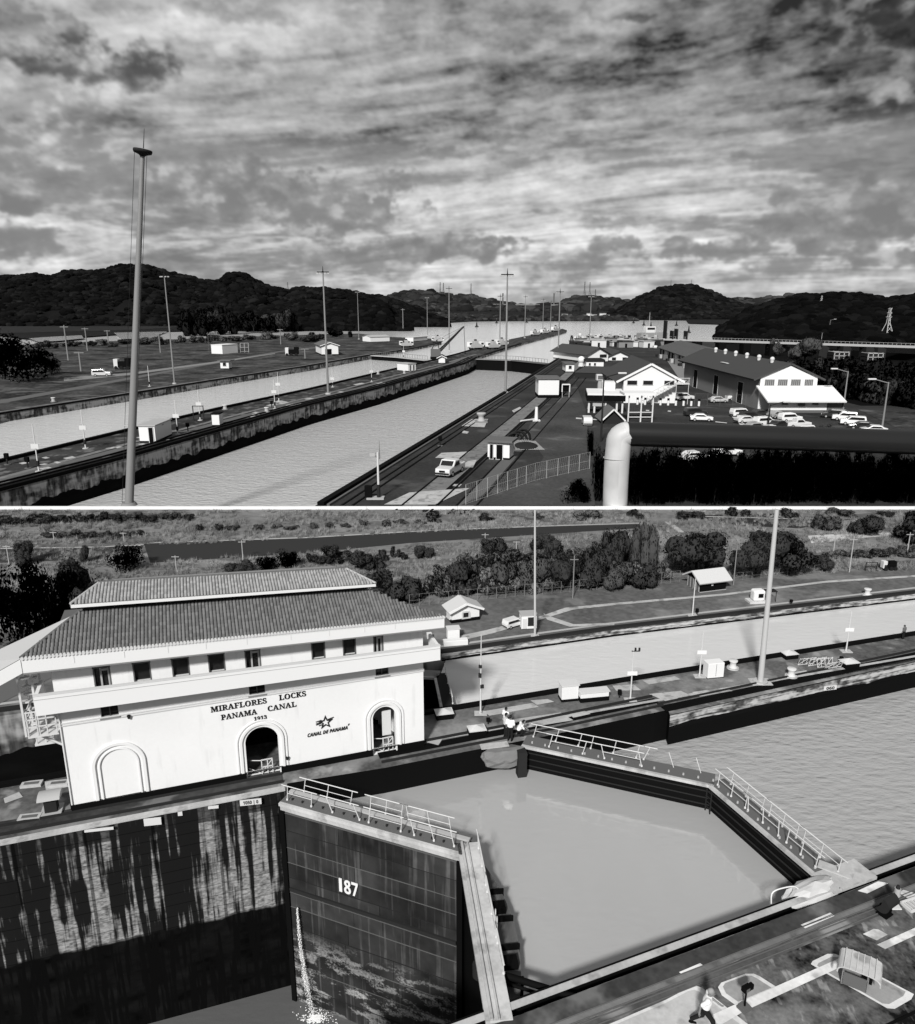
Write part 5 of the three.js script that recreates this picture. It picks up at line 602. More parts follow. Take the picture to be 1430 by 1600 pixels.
    gs.forEach((l, k) => { const c = mt.color.r * [.84, 1, 1.15][k], o = B('tiles', M(l), std(c, .9), pl); o.userData.kind = 'stuff'; }); return pl;
  };
  const tB = std(.13, .9), tC = std(.26, .9);
  const e = 8.4, top = 9.4, xl = -.93, xr = L + .95, al = 1.3, ar = L - 2.55, fz = 1.0, bz = -D - 1, az = -1.4, cz = -D + 1.4;
  const tl = (n, q, c, r, m) => tiledPlane(n, q, c, r, m); tl('roof_front', [[xl, e, fz], [xr, e, fz], [ar, top, az], [al, top, az]], 120, 11, tB); B('roof_end', quadG([[xr, e, fz], [ar, top, az], [L - 2.6, 8.2, -D], [L, 8.2, -.1]]), tB); B('roof_back', quadG([[L - 2.6, 8.2, -D], [1.6, 8.2, -D], [1.6, top, cz], [ar, top, cz]]), tB); B('roof_top', quadG([[1.6, top - .05, az], [ar, top - .05, az], [ar, top, cz], [1.6, top, cz]]), tB); B('roof_deck', quadG([[.02, 8.24, -D], [1.6, 8.24, -D], [1.6, 8.24, az], [.02, 8.24, az]]), mats.mid);
  B('side_roof', M(quadG([[xl, e + .02, fz], [al, top + .02, az], [-3.6, 7.5, -1.4], [-3.4, 7.25, 1.0]])), std(.42, .8)); B('side_fascia', quadG([[xl, e, fz + .02], [-3.4, 7.23, fz + .02], [-3.4, 6.65, fz + .02], [xl, 7.78, fz + .02]]), mats.white); B('hip_line', bar(V3(xl, e + .06, fz), V3(al, top + .06, az), .07, .07, 6), mats.mid);
  B('eave_tiles', M(Array.from({ length: 128 }, (_, i) => { const g = new THREE.CylinderGeometry(.075, .075, .1, 8); g.rotateX(Math.PI / 2); g.translate(xl + (i + .5) / 128 * (xr - xl), e + .03, fz + .02); return g; })), mats.white2);
  // clerestory and upper roof
  B('clerestory', M(bx(ar - al - .3, .75, .2, (al + ar) / 2, top - .2, az - .1), bx(.2, .75, az - cz - .2, al + 1.3, top - .2, -D / 2), bx(.2, .75, az - cz - .2, ar - 1.5, top - .2, -D / 2)), mats.dk); for (let i = 0; i < 9; i++) B('rafter_end', bx(.22, .14, .3, al + .8 + i * 1.65, 9.72, az + .22), mats.mid);
  const ue = 9.97, ut = 10.32, ul = 1.05, ur = L - 2.3, uf = -.9, ub = -D + .9, rl = 2.15, rrr = L - 3.55, rz = -D / 2;
  B('upper_soffit', bx(rrr - rl - 1.2, .08, uf - ub - .1, (rl + rrr) / 2, ue - .17, -D / 2), mats.lt); B('upper_fascia', M(bx(ur - ul, .16, .12, (ul + ur) / 2, ue - .16, uf - .06)), mats.white);
  tl('upper_roof_front', [[ul, ue, uf], [ur, ue, uf], [rrr, ut, rz], [rl, ut, rz]], 96, 8, tC); B('upper_roof_back', quadG([[rrr - .5, ue, ub], [rl + .6, ue, ub], [rl, ut, rz], [rrr, ut, rz]]), tC);
  B('ridge_tiles', M(Array.from({ length: 46 }, (_, i) => { const g = new THREE.CylinderGeometry(.1, .085, .29, 7); g.rotateZ(Math.PI / 2); g.translate(rl + (i + .5) / 46 * (rrr - rl), ut + .05, rz); return g; })), mats.mid); for (const [x0, x1] of [[ul, rl], [ur, rrr]]) B('hip_tiles', bar(V3(x0, ue + .05, uf), V3(x1, ut + .05, rz), .07, .07, 6), mats.lt);
  // inscriptions and emblem
  const Tx = (n, str, sz, w, x, y, ff = font, rot = .012) => { const g = textGeo(str, sz, w, ff); g.rotateZ(rot); g.translate(x, y - .02, .012); return B(n, g, mats.black); };
  Tx('inscription', 'MIRAFLORES', .30, 2.75, 6.82, 4.18); Tx('inscription', 'LOCKS', .30, 1.38, 10.2, 4.25); Tx('inscription', 'PANAMA', .29, 1.78, 7.28, 3.66); Tx('inscription', 'CANAL', .29, 1.45, 9.6, 3.73); Tx('inscription', '1913', .21, .64, 8.88, 3.32);
  { const g = textGeo('CANAL DE PANAMA', .2, 2.16, fontS); const p = g.attributes.position; for (let i = 0; i < p.count; i++) p.setX(i, p.getX(i) + p.getY(i) * .25); g.rotateZ(.03); g.translate(11.52, 1.82, .01); const a = bx(.05, .12, .03); a.rotateZ(-.6); a.translate(13.72, 2.1, .02); B('inscription', M(g, a), mats.dk); }
  { const pt = (r, k) => { const a = Math.PI / 2 + k * Math.PI / 5; return new THREE.Vector2(Math.cos(a) * r, Math.sin(a) * r); }, st = r => Array.from({ length: 10 }, (_, k) => pt(k % 2 ? r * .42 : r, k)), so = new THREE.Shape(st(.42)); so.holes.push(new THREE.Path(st(.25))); const g = new THREE.ExtrudeGeometry(so, { depth: .03, bevelEnabled: false }), st2 = [[-.42, .12, .3], [-.4, .02, .36], [-.42, -.06, .28], [.22, .17, .34], [.2, .09, .28], [-.3, -.14, .2]].map(([x, y, w]) => { const q = bx(w, .035, .03); q.rotateZ(.22); q.translate(x + w / 2 * .4, y, .015); return q; }); const m = M(g, st2); m.translate(12.52, 2.52, .01); B('emblem', m, mats.dk); }
  for (const [x, y] of [[10.42, .75], [3.05, 4.55], [5.1, 5.55], [7.3, 5.6]]) B('wall_lamp', M(cyl(.05, .09, .16, x, y, .1, 8), bx(.05, .06, .12, x, y + .1, .05)), mats.dk);
  B('downpipe', bar(V3(.06, .4, .05), V3(.06, 5.7, .05), .03), mats.white2);
  B('arch_curtain', bx(.5, 1.5, .05, 15.95, .8, -.5), mats.white2);
  // stair at the left end
  const st = B('stair_platform', M(bx(1.3, .12, 1.3, -.7, 4.3, -.6), bx(1.3, .1, .9, -.75, 3.2, -1.6)), mats.white2); const sg = []; for (const x of [-1.3, -.9, -.5, -.1]) for (const [z, y0, hh] of [[.05, 4.4, 1.1], [-1.2, 3.3, 1.0]]) sg.push(bx(.05, hh, .05, x, y0, z)); for (const y of [4.8, 5.15, 5.5]) sg.push(bx(1.3, .05, .05, -.7, y, .05), bx(.05, .05, 1.3, -1.3, y, -.6)); for (const x of [-1.32, -.75]) sg.push(bx(.09, 3.3, .09, x, 4.4, -1.1), bx(.09, 3.3, .09, x - .1, 4.4, .0)); for (let i = 0; i < 7; i++) sg.push(bx(.7, .06, .22, -1.0, 4.5 + i * .42, -.9 + i * .12)); for (let i = 0; i < 10; i++) sg.push(bx(.03, .7, .03, -1.3 + i * .12, 3.6, -1.15)); sg.push(bar(V3(0, 3.3, -.6), V3(-1.3, 4.3, -.6), .06)); B('stair_railing', M(sg), mats.white2, st);
  for (const [x, y] of [[9.35, .02], [15.9, .02]]) { const g = thing('barrier_frame', x < 12 ? 'white folding barrier in the middle arch of the control building' : 'white folding barrier in the right arch of the control building', 'barrier', f.A.clone().add(V3(x, 0, -.15).applyAxisAngle(V3(0, 1, 0), f.turn)), f.turn); part('frame', M([-.25, .05, .3].map(k => bx(.05, .85, .05, k, 0, 0)), [.4, .82].map(k => bx(.6, .05, .05, .02, k, 0)), bar(V3(-.25, .1, 0), V3(.3, .8, 0), .02), bar(V3(-.8, .75, -.3), V3(-.25, .82, 0), .025), bar(V3(-.9, .3, -.3), V3(-.25, .05, 0), .025)), mats.white2, g); }
}
// ───────── lock gates ─────────
function railRun(parent, x0, x1, z, n, lean, h = .95, mat = mats.white2) {          // leaning posts with a hand rail
  for (let i = 0; i < n; i++) { const x = x0 + (x1 - x0) * (n > 1 ? i / (n - 1) : 0); part('rail_post', M(bar(V3(x, .1, z), V3(x + lean, h, z + .06), .026, .022, 6), cyl(.06, .05, .08, x, .1, z, 6)), mat, parent); }
  part('hand_rail', M(bar(V3(x0 + lean - .35, h, z + .06), V3(x1 + lean + .3, h, z + .06), .026, .026, 6), bar(V3(x0 + lean * .55, h * .55, z + .03), V3(x1 + lean * .55, h * .55, z + .03), .018, .018, 5)), mat, parent);
}
function leaf(name, label, a, b, th, dep, opt = {}) {
  const f = frame(a, b), t = thing(name, label, 'lock gate', f.A, f.turn), L = f.L;
  part('gate_body', bx(L, dep - .12, th - .24, L / 2, -dep, 0), mats.black, t);
  part('walkway', bx(L, .12, th, L / 2, -.06, 0), opt.walk || mats.mid, t); part('edge_strip', bx(L, .16, .16, L / 2, -.1, th / 2 + .08), opt.edge || mats.pad, t);
  return { t, L, f };
}
{
  const { t, L, f } = leaf('lock_gate', 'near left gate leaf of dark steel plates with a painted number', [449, 1243], [731, 1321], 1.2, 13, { edge: tm(T.pad, .9, { color: new THREE.Color().setRGB(1.15, 1.15, 1.15) }) });
  part('fascia', bx(L, .34, .05, L / 2, -.42, .62), mats.pad, t); part('curb', bx(L, .1, .22, L / 2, .06, -.25), mats.lt, t);
  const rows = 11, cm = [.9, 1.15, 1.3, 1.6].map(k => tm(T.steel, .75, { color: new THREE.Color().setRGB(k, k, k) })); let y = -.5;
  for (let r = 0; r < rows; r++) { const hh = r < 2 ? 1.0 : r < 6 ? .9 : 1.25; let x = .25; while (x < L - .3) { let w = Math.min(L - .25 - x, r < 2 ? rr(2.6, 4.6) : rr(1.3, 4.2)); if (L - .25 - x - w < .6) w = L - .25 - x; if (w > .3) { const pg = bx(w - .015, hh - .012, .05 + .05 * rnd(), x + w / 2, y - hh, .6), pq = pg.attributes.position, pu = pg.attributes.uv; for (let i = 0; i < pq.count; i++) pu.setXY(i, pq.getX(i), pq.getY(i)); part('plate', pg, cm[Math.floor(rnd() * 4)], t); } x += w; } part('seam_or_highlight', bx(L - .5, .014, .1, L / 2, y - .01, .625), r % 3 === 1 ? mats.dk : mats.mid, t); y -= hh; if (y < -12.4) break; }  // mid grey strips paint highlights along the plate edges
  part('rib', bx(L - .6, .16, .16, L / 2, -5.05, .66), mats.dk, t); for (const x of [.12, L - .12]) part('post', bx(.28, 12.6, .5, x, -13, .5), mats.black, t);
  const num = part('number', M(bx(.17, .78, .03, -.42, 0, 0), textGeo('8', .78, .38, fontS).translate(-.22, 0, -.015), textGeo('7', .78, .36, fontS).translate(.2, 0, -.015)), mats.white, t); num.position.set(L * .385, -4.1, .72);
  railRun(t, .7, 3.4, -.45, 3, .18); railRun(t, .3, 1.7, .42, 2, .1); railRun(t, 2.9, 4.4, .42, 2, -.28); railRun(t, 4.5, 6.2, -.45, 3, .12); railRun(t, 4.9, 6.6, .42, 2, .12); railRun(t, 6.6, 8.8, -.45, 3, -.1); railRun(t, 7.3, L - .5, .42, 3, -.15);
  for (let i = 0; i < 16; i++) part('bolt', cyl(.05, .05, .1, .5 + i * (L - 1) / 15, .06, .28, 6), mats.dk, t);
}
{
  const { t, L } = leaf('lock_gate', 'near right gate leaf with a pale walkway and curved girders beside it', [733, 1318], [784, 1596], .8, 13, { walk: tm(T.pad, .9, { color: new THREE.Color().setRGB(1.2, 1.2, 1.2) }) });
  part('curb', M(bx(L, .1, .1, L / 2, .06, .34), bx(L, .08, .06, L / 2, .06, .08)), mats.pad, t); part('post', bx(.4, 13, .9, .1, -13, 0), mats.dk, t);
  // arched upstream girders with plates between
  const arc = (d, y, h) => { const s = new THREE.Shape(); s.moveTo(.2, .3); for (let i = 0; i <= 20; i++) { const k = i / 20; s.lineTo(.2 + (L - .6) * k, .35 + d * Math.sin(Math.PI * Math.min(1, k * .92 + .04)) ** .8); } s.lineTo(L - .4, .3); const g = new THREE.ExtrudeGeometry(s, { depth: h, bevelEnabled: false }); g.rotateX(-Math.PI / 2); g.translate(0, y, 0); return g; };
  part('girder', arc(1.05, -.95, .1), mats.mid, t); part('girder', arc(1.15, -2.0, .1), mats.dk, t); part('girder', arc(1.2, -3.1, .1), mats.dk, t);
  for (const k of [.25, .42, .58, .75]) part('web_plate', bx(.08, 1.3, 1.1 * Math.sin(Math.PI * k) + .2, L * k, -1.9, -.75), mats.black, t);
  for (const k of [.35, .66]) part('bracket', bx(.5, .35, .8, L * k, -.95, -.75), mats.black, t);
  railRun(t, .5, 2.8, -.38, 3, .08, .9); railRun(t, 3.2, 5.6, -.38, 3, .1, .9); railRun(t, 5.9, 7.3, -.38, 2, .1, .9); part('ladder_rail', M(bar(V3(4.6, -.9, -.5), V3(4.6, .5, -.5), .03), bar(V3(5, -.9, -.5), V3(5, .5, -.5), .03)), mats.white2, t);
  const p = P(845, 1530), q = P(912, 1552), s = thing('gate_strut', 'dark gate operating strut reaching from the near leaf to the near bank', 'strut', p.clone().setY(-.4)); part('arm', M(bar(V3(-2.2, 0, -.9), V3(q.x - p.x + .3, .2, q.z - p.z + .2), .13, .13, 8), bar(V3(-2.2, -.35, -.9), V3(q.x - p.x + .3, -.15, q.z - p.z + .2), .07, .07, 8)), mats.black, s); part('joint', cyl(.3, .3, .5, -2.2, -.35, -.9, 12), mats.dk, s);
  const c = P(812, 1562).setY(-1.1), d = thing('gate_float', 'curved pale rimmed plate floating beside the near leaf', 'plate', c, -.2); part('plate', new THREE.CylinderGeometry(.95, .95, .1, 24, 1, false, 0, 3.3), mats.dk, d); part('rim', new THREE.TorusGeometry(.95, .08, 6, 24, 3.3).rotateX(Math.PI / 2).rotateY(-1.6), mats.pad, d);
}
{
  const o = leaf('lock_gate', 'far left gate leaf with a railed walkway, by the standing people', [820, 1157], [1117, 1219], 1.0, 6, {}), t = o.t, L = o.L;
  railRun(t, .4, 3.0, -.38, 3, .2); railRun(t, 1.5, 3.4, .3, 2, .2); railRun(t, 3.7, 6.2, -.38, 3, .15); railRun(t, 4.6, 6.6, .3, 2, -.2); railRun(t, 6.6, 6.7, -.38, 1, .3); part('rail_post', bar(V3(8.2, .05, -.3), V3(7.9, .9, -.3), .024), mats.white2, t); part('rail_post', bar(V3(9.6, .05, -.3), V3(9.3, .9, -.3), .024), mats.white2, t);
  for (let i = 0; i < 6; i++) part('seam_or_highlight', bx(L, .05, .06, L / 2, -.5 - i * .4, .4), mats.dk, t); for (let i = 0; i < 14; i++) part('bolt', cyl(.06, .05, .1, .5 + i * .75, .06, .2, 6), mats.lt, t);
  const p = leaf('lock_gate', 'far right gate leaf with a railed walkway reaching the near bank', [1120, 1221], [1300, 1371], 1.0, 6, {}), u = p.t, K = p.L;
  railRun(u, .4, 2.4, .28, 3, .15); railRun(u, .6, 2.8, -.38, 3, .2); railRun(u, 2.6, 4.6, .28, 3, .0, .95); railRun(u, 3.3, 5.0, -.38, 3, .15); railRun(u, 5.1, 6.8, .28, 3, .15, .95); railRun(u, 5.4, 7.4, -.38, 3, .15); part('hand_rail', bar(V3(.3, .95, -.3), V3(K - 1, .95, -.3), .024), mats.white2, u);
  for (let i = 0; i < 6; i++) part('seam_or_highlight', bx(K, .05, .06, K / 2, -.5 - i * .4, .4), mats.dk, u); for (let i = 0; i < 12; i++) part('bolt', cyl(.06, .05, .1, .5 + i * .7, .06, .3, 6), mats.lt, u); part('ladder', M([-.3, .3].map(k => bx(.05, 1.6, .05, .2 + k * .6, -1.7, .6)), [0, .3, .6, .9, 1.2].map(k => bx(.4, .04, .04, .2, -1.6 + k, .6))), mats.dk, u);
  const s = thing('gate_landing', 'broken pale concrete landing where the far right leaf meets the near bank', 'landing', P(1285, 1388)); const g = new THREE.IcosahedronGeometry(1, 3), gp = g.attributes.position; for (let i = 0; i < gp.count; i++) { const v = V3().fromBufferAttribute(gp, i), k = .8 + .5 * fbm(v.x * .3 + .5, v.z * .3 + v.y * .2 + .5, 16, 16, 4, 9); gp.setXYZ(i, v.x * k, v.y * k, v.z * k); } g.computeVertexNormals(); g.scale(1.5, .5, .55); g.rotateY(.38); g.translate(-.3, -.3, -.1); part('rock', g, tm(T.pad, 1, { color: new THREE.Color().setRGB(1.2, 1.2, 1.2) }), s); part('slab', bx(2.4, .14, 1.2, 1.3, -.05, -.7, .38), tm(T.pad, .9), s); part('plank', bx(1.4, .06, .5, 1.0, .1, -.95, -.6), mats.pad, s);
  const r = thing('ladder_rail', 'bent white grab rail rising from the water by the near bank', 'rail', P(1210, 1409).setY(-.4)); part('pipe', new THREE.TubeGeometry(new THREE.CatmullRomCurve3([V3(0, -.4, 0), V3(-.12, .75, -.05), V3(0, .85, -.1), V3(1.0, .72, -.5), V3(1.25, .5, -.6)]), 24, .03, 8), mats.white, r);
}
{ // hinge block where the far left leaf meets the centre wall
  const s = thing('hinge_block', 'broken pale concrete block at the hinge of the far left gate leaf', 'landing', P(790, 1172)); const hg = new THREE.IcosahedronGeometry(1, 3), hp2 = hg.attributes.position; for (let i = 0; i < hp2.count; i++) { const v = V3().fromBufferAttribute(hp2, i), k = .75 + .6 * fbm(v.x * .3 + .5, v.z * .3 + v.y * .25 + .5, 16, 16, 4, 19); hp2.setXYZ(i, v.x * k, Math.max(-1, Math.min(.8, v.y * k * 1.3)), v.z * k); } hg.computeVertexNormals(); hg.scale(1.2, .6, .42); hg.rotateY(.2); hg.translate(-.1, -.45, -.12); part('block', hg, tm(T.pad, 1, { color: new THREE.Color().setRGB(.4, .4, .4) }), s); part('pier', bx(.5, 2, .5, .9, -2, .05, .2), mats.dk, s); part('plate', bx(1.6, .05, .5, -.6, .02, -.4, .2), mats.pad, s);
  const k = thing('recess_wall', 'dark recess wall of the right chamber beyond the far gate', 'wall', P(1000, 1128)); part('face', bx(7, 2, .2, -2.2, -2.15, -.2, .28), mats.black, k);
}
{ // gate of the far side chamber
  const a = leaf('lock_gate', 'small far gate leaf with arched girders seen right of the control building', [689, 1053], [701, 1106], .7, 6, { walk: mats.dk }); part('girder', bx(a.L * .7, .1, .9, a.L * .5, -.9, -.8), mats.mid, a.t); part('girder', bx(a.L * .5, .1, 1.1, a.L * .5, -1.6, -.9), mats.dk, a.t); railRun(a.t, .3, a.L - .3, -.3, 4, .1, .8);
  leaf('lock_gate', 'far gate leaf half hidden behind the right end of the control building', [560, 1046], [687, 1054], .9, 6, { walk: mats.grey });
}
{ // lock ladder pipe, depth boards and leak
  const a = P(446, 1236), up2 = (x, y) => PZ(x, y, a.z + .25);
  const pipe = thing('wall_pipe', 'thin white pipe running down the lock wall beside the near gate', 'pipe', up2(403, 1257)); const o = pipe.position, q = (x, y) => up2(x, y).sub(o); part('pipe', new THREE.TubeGeometry(new THREE.CatmullRomCurve3([q(403, 1257), q(407, 1300), q(413, 1365), q(414, 1378), q(408, 1385), q(400, 1386)]), 30, .045, 8), mats.white2, pipe); part('clamp', M([1275, 1310, 1345].map(y => bx(.16, .08, .1, q(403 + (y - 1257) * .09, y).x, q(403, y).y, 0))), mats.lt, pipe);
  const bd = (x, y, w, h, str, label) => { const p = P(x, y + 0), k = thing('depth_board', label, 'sign', p.clone().add(V3(.05, 0, .12)), Math.atan2(.19, 1) * .9); part('board', bx(w, h, .06, 0, -h - .02, .02), mats.white2, k); if (str) part('lettering', textGeo(str, h * .62, w * .7, fontS, .02).translate(-w * .35, -h * .82, .05), mats.dk, k); };
  bd(391, 1246, 1.05, .3, '1050 | 0', 'small white numbered board on the lock wall edge near the pipe'); bd(238, 1275, .8, .38, '', 'white square plate on the top of the lock wall under the building'); bd(278, 1265, .4, .22, '', 'tiny white plate right of the square plate on the lock wall'); bd(155, 1291, 1.3, .12, '', 'narrow white strip of lettering on the lock wall at the left'); bd(333, 1256, .5, .14, '', 'little pale plate left of the numbered board');
  const e = P(1296, 1062), k = thing('depth_board', 'white number board on the wall edge of the right chamber', 'sign', e.clone().add(V3(.02, -.05, .12)), .2); part('board', bx(.95, .3, .05, 0, -.6, .06), mats.white2, k); part('lettering', textGeo('060', .2, .6, fontS, .02).translate(-.3, -.55, .09), mats.dk, k);
  const c = thing('water_leak', 'white jet of water leaking down the gate corner into the emptied chamber', 'water leak', P(452, 1246)), im = new THREE.InstancedMesh(new THREE.IcosahedronGeometry(1, 1), std(.85, .4), 1500), m = new THREE.Matrix4();
  for (let i = 0; i < 1500; i++) { const foam = i > 1050, tt = rnd(); let x, y, z, s; if (!foam) { y = -5.9 - 6.3 * tt; x = .28 + .5 * tt * tt + rr(-.04, .04) * (1 + 3 * tt) + .12 * rnd() * tt; z = .95 + .45 * tt + rr(-.1, .1); s = rr(.007, .02) * (1.1 - .3 * tt); } else { const r = Math.abs(rr(-1, 1) * rnd()) * 1.6, an = rr(0, 6.3); x = 1.0 + Math.cos(an) * r * .9; z = 1.6 + Math.sin(an) * r * .7; y = -12.2; s = rr(.01, .032) * (1.2 - r * .4); } m.makeScale(s * (foam ? 1.6 : 1), s * (foam ? .4 : 2.2), s * (foam ? 1.6 : 1)); m.setPosition(x, y, z); im.setMatrixAt(i, m); }
  im.name = 'spray'; im.userData = { kind: 'stuff' }; shade(im); c.add(im);
}
// ───────── lower scene: things on the walls and banks ─────────
function tallPole(px, py, top, topx, r0, r1, label) { const a = P(px, py), b = PZ(topx, top, a.z), d = b.clone().sub(a), t = thing('tall_mast', label, 'light mast', a); part('pole', bar(V3(0, .1, 0), d, r0, r1, 14), mats.pole, t); part('base', M(cyl(r0 * 2.6, r0 * 2.4, .12, 0, 0, 0, 16), bx(r0 * 7, .05, r0 * 5, 0, 0, 0)), mats.pad, t); }
tallPole(1188, 1066, 796, 1214, .19, .13, 'tall leaning grey mast on the centre wall at the right'); tallPole(836, 994, 796, 836, .09, .07, 'thin tall pale mast on the far bank');
function thinPost(px, py, top, label, boards = 1, mid = 0) { const p = P(px, py), h = hAt(p, top), t = thing('signal_post', label, 'post', p, 0, 'thin posts on the lower walls'); part('pole', cyl(.055, .025, h, 0, .05, 0, 7), mats.white2, t); part('base', M(bx(.75, .05, .5, 0, 0, 0), cyl(.12, .1, .12, 0, .05)), mats.pad, t); if (boards) part('board', bx(.62, .26, .05, 0, h * .52, .06), mats.white, t); if (mid) part('lamp', M(bx(.18, .24, .16, -.06, h * .48, .06), bx(.22, .2, .14, .08, h * .34, .05), bx(.2, .16, .14, -.04, h * .6, .05)), mats.dk, t); return t; }
[[1093, 1057, 988, 'thin white post with a board left of the tall leaning mast', 1], [1322, 1018, 956, 'thin white post with a board at the right of the centre wall', 1], [751, 1115, 993, 'thin post with dark signal lamps in front of the side chamber', 0, 1], [1082, 962, 905, 'thin pale post standing before the dark shed on the far bank', 0], [985, 1094, 1017, 'white post with a lamp pair on top beside the dark box', 1]].forEach(a => { const t = thinPost(...a); if (a[0] === 985) { const h = hAt(t.position, 1018); part('lamp', M(bx(.5, .05, .05, .14, h, 0), bx(.1, .2, .1, .12, h + .04, 0), bx(.1, .2, .1, .36, h + .04, 0)), mats.dk, t); } });
// pyramid topped hatches
function hatch(px, py, w, label) { const p = P(px, py), k = w * mpp(p), t = thing('hatch_box', label, 'hatch box', p, .22, 'hatch boxes with white pyramid lids'); part('base', bx(k, k * .34, k * .7, 0, 0, 0), mats.black, t); const g = new THREE.ConeGeometry(k * .72, k * .22, 4); g.rotateY(Math.PI / 4); g.scale(1, 1, .72); g.translate(0, k * .34 + k * .11, 0); part('lid', g, mats.white2, t); part('rim', bx(k * 1.04, .03, k * .74, 0, k * .33, 0), mats.white2, t); }
[[694, 1120, 27, 'hatch box nearest the side gate, right of the control building'], [745, 1146, 27, 'hatch box beside the standing people'], [1233, 1027, 22, 'hatch box on the far edge right of the tall mast'], [1326, 1041, 25, 'hatch box beside the lattice frames']].forEach(a => hatch(...a));
function crateBox(name, label, px, py, w, top, depth, o = {}) { const p = P(px, py), k = w * mpp(p), h = hAt(p, top), t = thing(name, label, o.cat || 'box', p, o.turn ?? .18); const b = o.base ?? .15; part('body', rb(k, h * (1 - b), depth, 0, h * b, 0, .03), mats.white, t); if (b) part('base', bx(k + .02, h * b, depth + .02, 0, 0, 0), mats.black, t); if (o.lid) part('lid', bx(k + .1, .06, depth + .1, 0, h, 0), mats.white2, t); if (o.seam_or_highlight) part('door_seam', bx(.02, h * .8, .02, 0, h * .15, depth / 2 + .005), mats.mid, t); return t; }
crateBox('cabinet', 'white box with a black base on the centre wall left of a long low box', 888, 1092, 27, 1068, .7, { lid: 1 }); crateBox('low_box', 'long low white box on the centre wall beside the white cabinet', 927, 1093, 46, 1079, .55, { base: .45, lid: 1 }); crateBox('cabinet', 'white upright box left of the tall leaning mast', 1114, 1056, 27, 1033, .7, { seam_or_highlight: 1, base: .03 });
crateBox('cabinet', 'small white box on the quay right of the control building roof', 708, 998, 19, 981, .6, { lid: 1, base: .05 }); crateBox('low_box', 'long low white block on the quay below the small white box', 712, 1007, 38, 999, .5, { base: 0 }); crateBox('cabinet', 'pale block on the far quay beside a paved patch', 671, 997, 8, 989, .4, { base: 0 });
[[1145, 1044, 'white capstan on the centre wall right of the white upright box'], [1236, 1057, 'white capstan near the foot of the tall leaning mast'], [1355, 930, 'white bollard on the far quay at the right']].forEach(([x, y, l]) => { const t = thing('capstan', l, 'capstan', P(x, y)), s = .26; part('drum', new THREE.LatheGeometry([[0, 0], [1.2, 0], [1.1, .5], [.8, .8], [.75, 1.6], [1.1, 2], [1.1, 2.3], [0, 2.4]].map(v => new THREE.Vector2(v[0] * s, v[1] * s)), 18), mats.white2, t); part('base', cyl(s * 1.6, s * 1.5, .08, 0, 0, 0, 18), mats.pad, t); });
[[968, 1090, 1078, 'dark box on a post beside the lamp post on the centre wall'], [1314, 1035, 1026, 'dark small post by the lattice frames'], [1089, 960, 951, 'small dark signal on the far quay before the dark shed'], [1236, 944, 937, 'dark two armed fitting on the far quay'], [763, 1131, 1122, 'small grey post near the standing people']].forEach(([x, y, top, l]) => { const p = P(x, y), h = hAt(p, top), t = thing('signal_box', l, 'signal box', p); part('post', cyl(.05, .05, h * .5, 0, 0, 0, 8), mats.dk, t); part('box', rb(.24, h * .6, .2, 0, h * .42, 0, .04), mats.black, t); });
{ // pile of lattice frames
  const p = P(1282, 1042), t = thing('scaffold_heap', 'heap of white tubular lattice frames on the centre wall', 'frames', p, .2); const g = []; for (let j = 0; j < 4; j++) { const z = -.5 + j * .3, tilt = [.35, .25, -.3, .5][j], o = V3([-.9, -.3, .2, .5][j], .04, z); const at = (x, y) => V3(o.x + x, o.y + y * .95, o.z + y * tilt); for (const y of [0, .55]) g.push(bar(at(-.5, y), at(.75, y + .12 * (j % 2)), .022, .022, 5)); for (let i = 0; i < 5; i++) g.push(bar(at(-.5 + i * .3, 0), at(-.5 + i * .3, .6 + .1 * (j % 2)), .02, .02, 5)); g.push(bar(at(-.5, 0), at(.1, .55), .018, .018, 4), bar(at(.1, 0), at(.7, .6), .018, .018, 4)); part('frame', M(g.splice(0)), mats.white2, t); }
}
// far bank buildings
house('gabled_hut', 'white hut with pale gabled roof and dark base on the far bank', [706, 974], [749, 968], 955, 946, 1.25, { over: .28, roof: mats.roofLt, thick: .12, cat: 'hut', plinth: .28, open: [[.5, .36, .24, .4], [.3, .3, .16, .5, 0, -1], [.65, .25, .2, .6, 'd', -1]] });
{ const { t, L, D, hw } = house('dark_shed', 'dark boarded shed with a pale roof on the far bank', [1094, 926], [1134, 921], 908, 900, 1.9, { ridgeX: 1, over: .35, wall: mats.black, roof: mats.roofLt, thick: .12, cat: 'shed', plinth: .06, plinthMat: mats.lt, frameMat: mats.grey }); part('door', bx(.05, hw * .86, D * .9, -.04, .05, -D / 2), mats.mid, t); for (let i = 0; i < 5; i++) part('board', bx(.06, hw * .86, .04, -.07, .05, -D * (.06 + i * .22)), mats.lt, t); part('notice', bx(.18, .18, .03, L * .45, hw * .5, .02), mats.white, t); }
{ const p = P(1183, 940), t = thing('fuel_booth', 'white rounded booth with a dark window on the far bank', 'booth', p, .1); part('body', rb(1.0, .95, .8, 0, .14, 0, .18), mats.white, t); part('window', bx(.42, .34, .05, .08, .5, .4), mats.black, t); part('base', bx(1.5, .16, 1.0, -.1, 0, 0), mats.white2, t); part('canopy', bx(.9, .05, .7, 1.1, .92, 0), mats.dk, t); for (const x of [.8, 1.5]) part('post', cyl(.03, .03, .92, x, 0, .2), mats.dk, t); part('pump', bx(.3, .5, .25, 1.2, 0, .1), mats.mid, t); }
